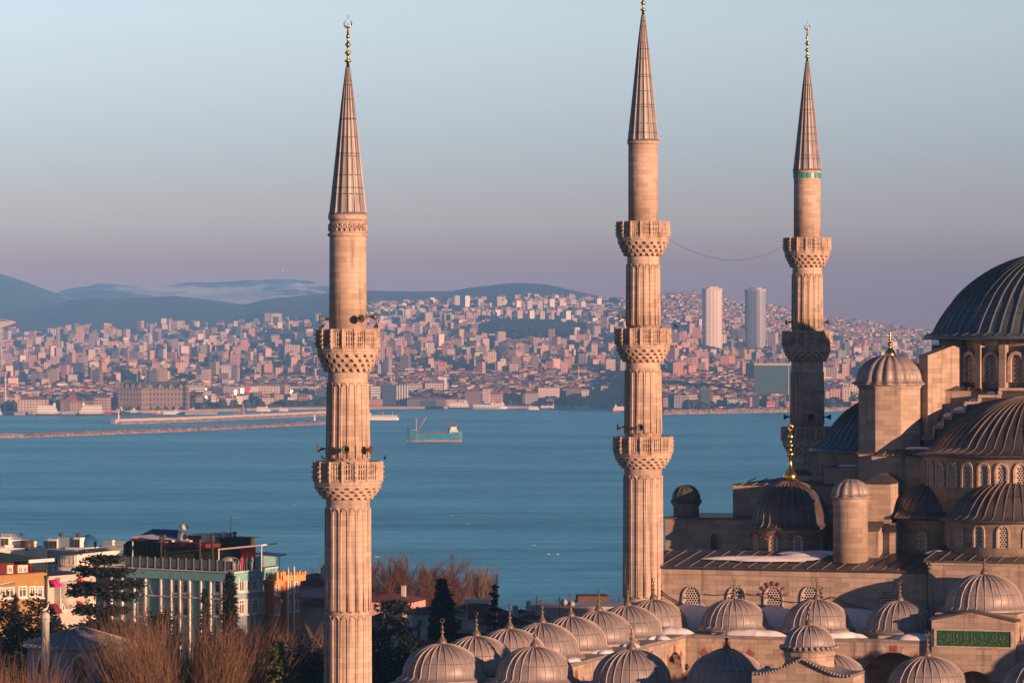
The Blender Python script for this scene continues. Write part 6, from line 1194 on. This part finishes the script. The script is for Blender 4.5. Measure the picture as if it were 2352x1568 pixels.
# slender mosque towers of the far shore, cranes, viaduct, breakwaters
def far_minaret(label, px, yt, yb, w_=3.0):
    Y = find_Y(px, yb); m = Y/F; h = (yb-yt)*m; T = thing('minaret', label, 'minaret', ((px-CX)*m, Y, HC-(yb-YH)*m)); q = MB(); r = w_*m/2*1.1
    q.lathe([(r*1.5,-3),(r*1.5,h*.12),(r,h*.16),(r*.9,h*.6),(r*1.5,h*.62),(r*1.5,h*.66),(r*.8,h*.665),(r*.8,h*.8)], 12); q.build('shaft', STONEF, T); q = MB(); q.lathe([(r*.95,h*.8),(.05,h)], 10); q.build('spire', SLATE, T); return T
far_minaret('pale slender minaret at the far left behind the moored ships', 12, 832, 940, 5); far_minaret('white slender minaret behind the moored ferries in the centre', 1217, 869, 912, 3.4); far_minaret('slim pale minaret higher in the centre of the town', 1329, 830, 888, 3); far_minaret('slim grey minaret right of the nearest minaret in the town', 905, 855, 890, 2.4); far_minaret('small minaret pair member on the left shore quarter', 690*.3332+0, 838, 872, 2.6)
q = MB(); T = thing('crane', 'pale harbour crane reaching in from the left edge', 'crane', P(0,800,5200)); m = 5200/F
for sx_ in (-5,5): q = MB(); q.tube([(sx_*m,0,-60*m),(sx_*m*.6,0,0),(0,0,68*m)], 1.6*m, 5); q.build('leg', STONEF, T)
q = MB(); q.add([(-20*m,0,64*m),(36*m,0,60*m),(36*m,2,59*m),(0,2,46*m),(-2*m,0,46*m),(36*m,0,59*m)], [(0,1,5,4),(0,1,2,3),(3,2,5,4)]); q.tube([(-10*m,0,70*m),(36*m,0,60*m)], 1.2*m, 5); q.build('boom', STONEF, T)
Yv = find_Y(930, 852); m = Yv/F; q = MB(); T = thing('viaduct', 'long pale viaduct crossing the town right of the nearest minaret', 'viaduct', P(930,852,Yv)); q.box(-78*m, 72*m, 0, 12, 5*m, 9*m); q.build('deck', STONEF, T)
for k in range(16): q = MB(); x = -76*m+148*m*k/15; q.box(x-1, x+1, 2, 9, -10, 5*m); q.build('pier', STONEF, T)
ROCK = mat_plain('rough_breakwater_rock',(.34,.24,.20),var=.6,scale=.12,bump=1.0); QUAY = mat_plain('concrete_quay',(.30,.24,.21),var=.3,scale=.05)
def rocks(name, label, pts, w_, h, seed, kind=None, wall=False):
    rnd = random.Random(seed); L = [Vector(((px-CX)/F*(HC*F/(py-YH)), HC*F/(py-YH), 0)) for px, py in pts]; q = MB(); vs = []; fs = []; secs = []; 
    for a_, b_ in zip(L, L[1:]):
        n = max(1, int((b_-a_).length/3.0)); secs += [a_.lerp(b_, i/n) for i in range(n)]
    secs.append(L[-1]); k = 9
    for i, p in enumerate(secs):
        d = (secs[min(i+1,len(secs)-1)]-secs[max(i-1,0)]).normalized(); s = Vector((-d.y, d.x, 0)); e_ = min(1, (i+.3)/2.5, (len(secs)-i-.7)/2.5)
        for j in range(k):
            t = (j/(k-1)-.5)*2; z = h*(1-abs(t)**1.7)*e_+(rnd.uniform(-.5,.5)*h*.36 if 0 < j < k-1 else -1.0); vs.append(p+s*t*w_*(.6+.4*e_)+Vector((rnd.uniform(-.8,.8), rnd.uniform(-.8,.8), z)))
    for i in range(len(secs)-1):
        for j in range(k-1): fs.append((i*k+j, i*k+j+1, (i+1)*k+j+1, (i+1)*k+j))
    q.add(vs, fs, 0, False)
    if not label: return tag(q.build(name, ROCK), kind='structure')
    T = thing(name, label, 'breakwater'); q.build('rocks', ROCK, T)
    if wall:
        q = MB()
        for a_, b_ in zip(L, L[1:]):
            d = (b_-a_).normalized(); s = Vector((-d.y, d.x, 0)); q.add([a_-s*1.5, b_-s*1.5, b_+s*4, a_+s*4]+[v+Vector((0,0,h+2.2)) for v in (a_-s*1.5, b_-s*1.5, b_+s*4, a_+s*4)], [(0,1,5,4),(1,2,6,5),(2,3,7,6),(3,0,4,7),(4,5,6,7)])
        q.build('walkway', STONEF, T)
    return T
rocks('breakwater','long rocky breakwater nearest to us running in from the left edge',[(-60,1006),(60,1004),(200,999),(400,991),(560,983),(700,976),(748,972)],9,3.6,1)
rocks('breakwater','walled breakwater with small light on its left end, farther from us',[(262,974),(330,972),(450,968),(600,961),(748,954),(790,952)],7,3.0,2,wall=True)
rocks('shore',None,[(1515,951.5),(1600,950),(1700,948),(1830,945.5),(1980,943),(2100,941)],9,5.0,3)
q = MB(); m = 0; 
def quay(pts, h, w_):
    L = [Vector(((px-CX)/F*(HC*F/(py-YH)), HC*F/(py-YH), 0)) for px, py in pts]; q = MB()
    for a_, b_ in zip(L, L[1:]):
        d = (b_-a_).normalized(); s = Vector((-d.y, d.x, 0)); q.add([a_, b_, b_+s*w_, a_+s*w_]+[v+Vector((0,0,h)) for v in (a_, b_, b_+s*w_, a_+s*w_)], [(0,1,5,4),(1,2,6,5),(2,3,7,6),(3,0,4,7),(4,5,6,7)])
    tag(q.build('quay', QUAY), kind='structure')
quay([(-60,953.5),(0,953.5),(240,948.5),(300,948.3),(420,947),(640,941),(860,939),(1430,937)], 3.0, 60); quay([(425,951.5),(500,951)], 2.4, 26)
def beacon(label, px, py, h, r, band=False):
    Y = HC*F/(py-YH); T = thing('beacon', label, 'beacon', ((px-CX)/F*Y, Y, 2)); q = MB(); q.lathe([(r*1.5,0),(r*1.5,h*.15),(r,h*.2),(r*.6,h*.8),(r*.9,h*.82),(r*.9,h*.86)], 12); q.build('tower', WHT, T); q = MB(); q.lathe([(r*.6,h*.86),(r*.6,h*.94),(.1,h)], 10); q.build('lantern', GLS, T)
beacon('white beacon on the left end of the walled breakwater', 272, 971, 11, 1.1); beacon('small white obelisk beacon on the rocky breakwater near the nearest minaret', 722, 973, 10, 1.2)
Y = HC*F/(962-YH); T = thing('monument', 'spiky stone monument on the walled breakwater', 'monument', ((558-CX)/F*Y, Y, 2)); q = MB(); q.lathe([(3.4,0),(2.4,4),(1.2,11),(.3,16)], 6, smooth=False); q.build('obelisk', ROCK, T); q = MB(); q.lathe([(3,0),(1.5,4.5),(.3,8)], 5, c=(-4,0,0), smooth=False); q.build('side_spur', ROCK, T)
Y = find_Y(1392, 932); m = Y/F; T = thing('fan_roof', 'fan shaped pale ribbed canopy by the shore left of the middle minaret', 'canopy', P(1392,932,Y)); q = MB()
for k in range(9): a = R_(100+k*9); q.tube([(22*m,0,0),(22*m+62*m*math.cos(a)*(1-.03*k), k*1.0, 26*m*math.sin(a)*(1.1-.11*k))], .9, 4)
q.build('ribs', STONEF, T)
# the packed town -------------------------------------------------------------
rnd = random.Random(77)
class HB:                                        # one block of the town
    pass
cand = []
y = 932.0
def in_sea(px): return lerp_tab(SH, px)
row = 0
while y > 676:
    f_ = (y-690)/245.0
    px = -40+rnd.random()*10
    while px < 2352:
        sh = lerp_tab(SH, px); tp = lerp_tab(TOPY, px); yy = y+rnd.uniform(-2.4,2.4)
        if yy < sh-12 and yy > tp+.5 and not (2135 < px) and not (640 < px < 1470 and yy < 744+7*math.sin(px*.03) and rnd.random() < .86): 
            Y = find_Y(px, yy); s_ = (Y-shoreY(px))/(YT-shoreY(px)); wood = ((px-1225)/140)**2+((yy-768)/30)**2 < 1 or (1040 < px < 1430 and yy < 744 and rnd.random() < .55)
            knoll = noise.noise(Vector((px*.012, yy*.035, 9.1)))
            if not wood and knoll < .42:
                low = s_ < .14; mid = s_ < .5; u = rnd.random()
                w_ = rnd.uniform(7,12) if low else rnd.uniform(8,15) if s_ < .45 else rnd.uniform(6,12); h = rnd.uniform(7,13) if low else (rnd.uniform(8,15) if u < .9 else rnd.uniform(18,32)) if mid else (rnd.uniform(7,13) if u < .86 else rnd.uniform(16,32))
                if px > 1500 and s_ > .6 or (1350 < px < 1500 and yy < 720): h = rnd.uniform(7,13); w_ *= .8
                if 640 < px < 1470 and yy < 748: h = min(h, 8.5)
                if h > 17: w_ = rnd.uniform(9,14)
                if 1595 < px < 1775 and yy > 797:
                    h = min(h, (yy-802)*Y/F)
                if h < 4: px += 6; continue
                cand.append((w_*h/Y/Y, px, yy, Y, w_, h, rnd.uniform(-.7,.7), rnd.choice(['cream','cream','pink','pink','pink','white','salmon','grey','salmon','ochre','brown','blue'] if not low else ['cream','pink','brown','white','grey','ochre','brown']), 'hip' if (h < 12 and rnd.random() < .72) or (h < 22 and rnd.random() < .2) else 'flat'))
        px += rnd.uniform(7,14)*(0.62+.22*max(0,f_))
    y -= rnd.uniform(3.0,4.4)*(.60+.30*max(0,f_)); row += 1
cand.sort(reverse=True); NI = 205
near, far = cand[:NI], cand[NI:]
SHAPES = {}
def proto(kind, roof, hcl):
    key = (kind, roof, hcl)
    if key in SHAPES: return SHAPES[key]
    q = MB(); q.box(-.5,.5,0,.8,-.5,1); w_ = q.build('wall', FAC[kind]); q = MB()
    if roof == 'hip': q.hip(-.5,.5,0,.8,1.001,.32,ov=.03)
    else: q.box(-.51,.51,-.01,.81,1.001,1.02); q.box(-.22,.1,.3,.55,1.02,1.02+.1)
    r = q.build('roof', RT if roof == 'hip' else RF); col.objects.unlink(w_); col.objects.unlink(r); SHAPES[key] = (w_, r); return SHAPES[key]
ZN = [(90,'at the far left'),(270,'left of the brown station'),(450,'above the brown station'),(600,'above the red triangle billboard'),(760,'left of the nearest minaret'),(950,'just right of the nearest minaret'),(1130,'above the colonnaded quay hall'),(1290,'above the white shore minaret'),(1440,'left of the middle minaret'),(1620,'just right of the middle minaret'),(1740,'below the twin towers'),(1870,'around the huge green glass block'),(2000,'right of the far right minaret'),(2400,'left of the octagonal stone tower')]
from collections import defaultdict
grp = defaultdict(list)
CN = {'cream':'cream','pink':'dusty pink','white':'whitish','grey':'grey','salmon':'salmon','ochre':'ochre','brown':'brown','blue':'dark bluish'}
for c in near:
    zn = next(n for x, n in ZN if c[1] < x); hc = 'low' if c[5] < 14 else 'mid height' if c[5] < 24 else 'tall'; rw = 'near the shore' if c[2] > 905 else 'in the lower town' if c[2] > 865 else 'in the middle town' if c[2] > 820 else 'in the upper town'
    grp[(hc, CN[c[7]], c[8], zn, rw)].append(c)
ORD = ['leftmost','second from left','third from left','fourth from left','fifth from left','sixth from left','seventh from left','eighth from left']
for key, lst in grp.items():
    lst.sort(key=lambda c: c[1])
    for i, c in enumerate(lst):
        _, px, yy, Y, w_, h, rt, kd, rf = c; hc, cn, rfk, zn, rw = key; m = Y/F
        T = thing('town_building', '', 'building', ((px-CX)*m, Y, HC-(yy-YH)*m), rt, 'town buildings on the far shore'); T.scale = (w_, w_*.9, h)
        for src in proto(kd, rf, 0): o = src.copy(); col.objects.link(o); o.parent = T
        o_ = '' if len(lst) == 1 else (ORD[min(i,7)]+' ' if i < len(lst)-1 else 'rightmost '); base = '%s%s %s block, %s, %s' % (o_, hc, cn, rw, zn)
        if len(base.split()) > 14: base = base.replace(' block,', ',')
        T['label'] = (base+(', red roof' if rfk == 'hip' else ', flat roof')) if len(base.split()) <= 14 else base
print('town', len(cand), max(len(o['label'].split()) for o in bpy.data.objects if 'label' in o))
MATS = list(FAC.items()); mi = {k: i for i, (k, v) in enumerate(MATS)}; q = MB()
for c in far:
    _, px, yy, Y, w_, h, rt, kd, rf = c; m = Y/F; x, z = (px-CX)*m, HC-(yy-YH)*m; d_ = w_*.75
    q.box(x-w_/2, x+w_/2, Y, Y+d_, z-6, z+h, mi[kd], rot=rt)
    if rf == 'hip': q.hip(x-w_/2, x+w_/2, Y, Y+d_, z+h+.02, w_*.22, len(MATS), ov=.4, rot=rt)
    else: q.box(x-w_/2-.1, x+w_/2+.1, Y-.1, Y+d_+.1, z+h+.01, z+h+.5, len(MATS)+1, rot=rt)
for k in range(1100):                            # houses covering the distant slopes
    px = rnd.choice((rnd.uniform(640,900), rnd.uniform(1300,2130), rnd.uniform(1480,2130), rnd.uniform(850,1480), rnd.uniform(1500,2130))); tp = lerp_tab(TOPY, px); yy = tp+rnd.uniform(.5, 42)
    if 1100 < px < 1350 and yy > 740: continue
    Y = find_Y(px, yy); m = Y/F; x, z = (px-CX)*m, HC-(yy-YH)*m; w_ = rnd.uniform(7,14); h = rnd.uniform(6,11); q.box(x-w_/2, x+w_/2, Y, Y+8, z-5, z+h, mi[rnd.choice(['white','cream','pink','grey'])], rot=rnd.uniform(-.7,.7)); q.box(x-w_/2-.2, x+w_/2+.2, Y-.2, Y+8.2, z+h+.01, z+h+.5, len(MATS)+rnd.randint(0,1))
tag(q.build('distant_town', [v for k, v in MATS]+[RT, RF]), kind='stuff')
q = MB(); 
def blob(x, y, z, r, hh, n=5):
    for k in range(n):
        a = rnd.uniform(0,6.3); rr = r*rnd.uniform(.35,.75); cx_, cy_ = x+r*.6*math.cos(a), y+r*.6*math.sin(a); q.lathe([(rr*.8,0),(rr,hh*.35),(rr*.85,hh*.7),(rr*.4,hh*.95),(.1,hh)], 7, c=(cx_, cy_, z), smooth=False, phase=rnd.random())
for k in range(1500):
    px, yy = rnd.uniform(-20,2130), rnd.uniform(700,940)
    if yy > lerp_tab(SH,px)-6 or yy < lerp_tab(TOPY,px)+3: continue
    n_ = noise.noise(Vector((px*.012, yy*.035, 9.1)))
    if n_ < .12 and rnd.random() < .75 and yy < 915: continue
    Y = find_Y(px, yy); m = Y/F; blob((px-CX)*m, Y, HC-(yy-YH)*m-1, rnd.uniform(5,13), rnd.uniform(6,12), 4)
for k in range(700):
    px = 1225+rnd.gauss(0,55); yy = rnd.uniform(744,781)
    if abs(px-1225) > 135*(1-((yy-762)/24)**2)**.5 if abs(yy-762) < 24 else True: continue
    Y = find_Y(px, yy); m = Y/F; blob((px-CX)*m, Y, HC-(yy-YH)*m-1, rnd.uniform(8,14), rnd.uniform(8,13), 3)
tag(q.build('distant_trees', mat_plain('far_winter_trees',(.030,.032,.022),isl=.5,var=.3,scale=.05)), kind='stuff')
# ------------------------------------------------------------------ ships, gulls on the water
SHW = mat_plain('ship_white',(.75,.72,.68),var=.08,scale=.1); SHD = mat_plain('ship_dark_hull',(.045,.05,.06),var=.2,scale=.1); SHR = mat_plain('ship_red',(.45,.04,.05),var=.15,scale=.1); SHT = mat_plain('turquoise_hull',(.01,.25,.36),var=.25,scale=.25,dirt=(.10,.22,.24)); SHB = mat_plain('boot_topping',(.40,.19,.13),var=.3,scale=.2); SHG = mat_plain('ship_grey',(.30,.32,.34),var=.15,scale=.1); DER = mat_plain('derrick_buff',(.55,.30,.14),var=.2); RUS = mat_plain('rusty_deck',(.22,.08,.06),var=.4)
def hull(q, L, B, H, bow=.18, stern=.1, m=0, z0=-.6, sheer=0.0, rake=.05):
    xs = [-L/2, -L/2*(1-stern), -L*.2, L*.15, L/2*(1-bow*1.4), L/2*(1-bow*.5), L/2]; bs = [.72, .95, 1, 1, .85, .5, .04]; vs = []; fs = []
    for x, b_ in zip(xs, bs):
        f_ = max(0, (x/(L/2)-.45)/.55); g_ = max(0, (-x/(L/2)-.6)/.4); h = H*(1+sheer*f_*f_*1.2+sheer*.5*g_)
        for s in (-1,1): vs += [(x*(1-rake*(x > 0)), s*B/2*b_*.8, z0), (x, s*B/2*b_, h)]
    n = len(xs)
    for i in range(n-1):
        a, b_ = i*4, (i+1)*4; fs += [(a,b_,b_+1,a+1),(a+2,a+3,b_+3,b_+2),(a+1,b_+1,b_+3,a+3),(a,a+2,b_+2,b_)]
    fs += [(0,1,3,2),((n-1)*4,(n-1)*4+2,(n-1)*4+3,(n-1)*4+1)]; q.add(vs, fs, m)
def ship(label, px0, px1, py, style='ferry', flip=False, hm=None, sc=2.0, rot=0.0, group=None, cat='ferry'):
    pc = (px0+px1)/2; Y = HC*F/(py-YH); m = Y/F; L = (px1-px0)*m; B = max(L*.19, 5); s = L/60; T = thing('ferry' if cat == 'ferry' else cat.replace(' ', '_'), label, cat, ((pc-CX)*m, Y, 0), (PI if flip else 0)+rot, group)
    q = MB(); hull(q, L, B, 2.6*s*sc, m=0, sheer=.25); q.build('hull', hm or SHW, T)
    decks = {'ferry': 2, 'low': 1, 'tall': 3, 'tug': 1}[style]; z = 2.6*s*sc; dh = 3.0*s*sc
    for k in range(decks):
        q = MB(); x0, x1 = -L*.46+k*L*.02, L*(.36-.05*k); 
        if style == 'tug': x0, x1 = -L*.05, L*.25
        q.box(x0, x1, -B*.42, B*.42, z, z+dh*.92); q.box(x0-.5*s, x1+.5*s, -B*.46, B*.46, z+dh*.92, z+dh); dk = q.build('deck_house', SHW, T)
        q = MB(); n = max(6, int((x1-x0)/(3.2*s)))
        for i in range(n): x = x0+(x1-x0)*(i+.22)/n; w_ = (x1-x0)/n*.56; q.box(x, x+w_, -B*.43, B*.43, z+dh*.38, z+dh*.72)
        q.build('window_row', DARK, dk); z += dh
    q = MB(); wx = L*.22 if style != 'tug' else L*.12; q.box(wx-2.6*s, wx+2.8*s, -B*.3, B*.3, z, z+2.5*s*sc); wh = q.build('wheelhouse', SHW, T); q = MB(); q.box(wx+1.2*s, wx+2.9*s, -B*.31, B*.31, z+1.1*s*sc, z+1.9*s*sc); q.build('pane', DARK, wh)
    q = MB(); q.lathe([(1.6*s,0),(1.3*s,3.8*s*sc),(1.1*s,4*s*sc)], 12, c=(-L*.1,0,z)); q.build('funnel', SHR if len(label)%2 else SHD, T)
    q = MB(); q.tube([(wx,0,z+2.4*s*sc),(wx,0,z+8*s*sc)], .25*s, 4); q.tube([(-L*.35,0,z),(-L*.35,0,z+5*s*sc)], .2*s, 4); q.build('mast', SHW, T); return T
ship('moored car ferry with two white funnels near the left edge, dark hull',82,142,955,'tall',hm=SHD,sc=2.1,rot=.1); ship('moored ferry with broad white upper deck left of the warehouses',174,238,955,'tall',flip=True,hm=SHD,rot=.05)
ship('white and black coaster moored before the warehouses',278,326,952,'tug',hm=SHD,sc=2.4,cat='cargo boat'); ship('red hulled boat moored left of the brown station',438*.0+430*0+393*0+440-170,505-170+0,953,'tug',hm=SHR,sc=2.2,cat='cargo boat') if False else None
ship('red hulled boat with white cabin moored before the dark station wing',242,300,951.5,'tug',hm=SHR,sc=2.2,cat='tugboat'); ship('small red and white tug before the main station block',348,375,951.5,'tug',hm=SHR,sc=2.2,cat='tugboat'); ship('white excursion boat at the station pier under blue awnings',374,416,951,'low',hm=SHW,cat='excursion boat')
ship('partly cut off moored ship with red details at the very left edge',-30,10,956,'tall',hm=SHD,cat='cargo boat')
ship('white ferry stacked beside the station pier',424,452,946,'ferry',hm=SHW); ship('white ferry moored below the red triangle billboard',588,622,944,'ferry'); ship('second white ferry moored right of the billboard',638,662,944,'ferry',flip=True)
ship('small passenger boat passing behind the walled breakwater',578,612,957,'low',cat='passenger boat')
ship('red and white ferry under way just right of the nearest minaret',822,916,964.5,'low',flip=True,hm=SHW,sc=1.3); ship('dark moored ferry with white end below the colonnaded hall',1029,1085,939.5,'ferry',hm=SHD); ship('long blue grey moored ferry beside the big white ferry',1084,1150,939,'low',hm=SHG,sc=1.7); ship('big white ferry with pointed bow in the centre harbour',1128,1165,938.5,'ferry',sc=2.4)
ship('small white boat left of the long flat ferry',1211,1238,940.5,'ferry',flip=True); ship('long flat white roofed ferry on the centre quay',1240,1284,939.5,'low'); ship('grey moored boats row by the centre quay',1284,1316,941,'low',hm=SHG); ship('white ferry gleaming in the sun near the middle minaret',1318,1362,942,'ferry',sc=1.7); ship('white ferry half hidden behind the middle minaret',1402,1446,946,'ferry',flip=True,hm=SHR)
# turquoise coaster with derricks
Y = HC*F/(1014-YH); m = Y/F; L = 127*m; T = thing('cargo_ship', 'turquoise cargo ship with rusty waterline and buff derricks in mid channel', 'cargo ship', ((998-CX)*m, Y, 0), PI+.06)
T.scale = (1,1,1.35); s = L/60; q = MB(); hull(q, L, 9.5*s, 6.3*s, bow=.22, m=0, z0=1.6*s, sheer=.7, rake=-.02); q.build('hull', SHT, T); q = MB(); hull(q, L*.985, 9.3*s, 1.62*s, bow=.2, z0=-1.5); q.lathe([(0,-1),(.9*s,-.5),(1.1*s,.2),(.6*s,1.0),(0,1.2)], 8, c=(L*.49,0,.6*s)); q.build('boot_top', SHB, T)
q = MB(); q.box(-L*.46, L*.36, -4.2*s, 4.2*s, 5.6*s, 6.0*s); q.box(L*.36, L*.45, -2*s, 2*s, 5.6*s, 8.4*s); q.build('deck', RUS, T)
q = MB(); q.box(-L*.22, L*.25, -3.4*s, 3.4*s, 6.01*s, 7.2*s); q.box(-L*.12, L*.05, -3*s, 3*s, 7.2*s, 7.8*s); q.build('hatch_cover', RUS, T)
q = MB(); q.box(-L*.42, -L*.27, -4*s, 4*s, 5.6*s, 9.4*s); q.box(-L*.40, -L*.29, -3.4*s, 3.4*s, 9.4*s, 12*s); q.box(-L*.47, -L*.42, -4*s, 4*s, 6*s, 8*s); hs = q.build('deck_house', SHW, T); q = MB(); q.box(-L*.302, -L*.288, -3*s, 3*s, 10.3*s, 11.3*s)
for i in range(5): q.box(-L*.40+i*2*s, -L*.40+(i*2+1)*s, -4.05*s, 4.05*s, 7.2*s, 8.1*s)
q.build('window_row', DARK, hs)
q = MB(); q.lathe([(1.3*s,0),(1.1*s,3.2*s)], 10, c=(-L*.385,0,12*s)); q.build('funnel', SHR, T)
q = MB(); q.tube([(L*.33,0,6*s),(L*.33,0,19*s)], .55*s, 7); q.box(L*.33-1.2*s, L*.33+1.2*s, -2*s, 2*s, 16.6*s, 17.1*s); q.build('foremast', DER, T)
for k in (-1,1): q = MB(); q.tube([(L*.32,k*1.5*s,8*s),(L*.15,k*1.8*s,19.5*s)], .3*s, 5); q.build('derrick', DER, T)
q = MB(); q.tube([(-L*.26,0,6*s),(-L*.255,0,21*s)], .45*s, 6); q.box(-L*.255-1.5*s, -L*.255+1.5*s, -1.5*s, 1.5*s, 15*s, 15.5*s); q.build('aftmast', RUS, T)
for k in (-1,1): q = MB(); q.tube([(-L*.22,k*1.5*s,8*s),(-L*.14,k*1.8*s,18.5*s)], .3*s, 5); q.build('derrick', RUS, T)
q = MB(); q.tube([(L*.48,0,9*s),(L*.5,0,11*s)], .15*s, 4); q.tube([(L*.3,4*s,9*s),(L*.42,3.2*s,9.6*s),(L*.49,.5*s,10.5*s)], .1*s, 4); q.build('bow_rail', SHW, T)
for i, (px, py, Y) in enumerate(((1260,1272,640),(1282,1272,640),(1227,1252,700),(866,1279,560),(649,621,600),(1037,1183,760),(1074,1203,760),(676,1160,900))):
    bird(['white gull flying low over the sea, left of a close pair','white gull flying low over the sea, right of a close pair','single gull just up left of the close pair','gull over the sea right of the nearest minaret near the red trees','tiny gull in the sky over the left hills','gull over mid water right of the nearest minaret, higher one','gull over mid water right of the nearest minaret, lower one','gull over the sea left of the nearest minaret'][i], P(px,py,Y), .9 if i < 2 else .7, i*.7, fly=True)
# cars parked along the stone shore
CARM = [mat_plain('car_paint_'+n, c, rough=.3) for n, c in (('white',(.7,.7,.7)),('silver',(.4,.4,.42)),('red',(.4,.04,.03)),('black',(.03,.03,.03)))]
car0 = []
for k in range(4):
    q = MB(); q.ext([(-2.1,.35),(2.1,.35),(2.15,.85),(1.2,.95),(.7,1.4),(-1.1,1.4),(-1.8,.95),(-2.15,.9)], (0,-.85,0), (1,0,0), (0,1,0), 1.7); me = q.build('body', CARM[k]); q = MB(); q.ext([(.95,.95),(.6,1.33),(-1.0,1.33),(-1.45,.95)], (0,-.87,0), (1,0,0), (0,1,0), 1.74); g_ = q.build('window', DARK)
    q = MB()
    whs = []
    for x in (-1.3, 1.3):
        for y_ in (-.8,.8): q = MB(); q.tube([(x,y_-.1,.33),(x,y_+.1,.33)], .33, 10); whs.append(q.build('wheel', DARK))
    for o in [me, g_]+whs: col.objects.unlink(o)
    car0.append([me, g_]+whs)
rc = random.Random(3); cn = ['white','silver','red','black']; cnt = [0]*4; places = []
for i in range(34): places.append((1645+i*9.2+rc.uniform(-2,2), rc.choice((939.3,936.8)), rc.randint(0,3)))
places = [p for p in places if not 1816 < p[0] < 1895]
for px, py, k in sorted(places):
    Y = find_Y(px, py); m = Y/F; T = thing('parked_car', '%s parked %s car, %s row, on the stone shore' % ((ORD+['ninth from left','tenth from left','eleventh from left','twelfth from left','thirteenth from left'])[cnt[k]], cn[k], 'front' if py > 938 else 'back'), 'car', ((px-CX)*m, Y, HC-(py-YH)*m+.2), rc.uniform(-.3,.3), 'cars parked along the stone shore'); cnt[k] += 1
    T.scale = (1.2,)*3
    for src in car0[k]: o = src.copy(); col.objects.link(o); o.parent = T
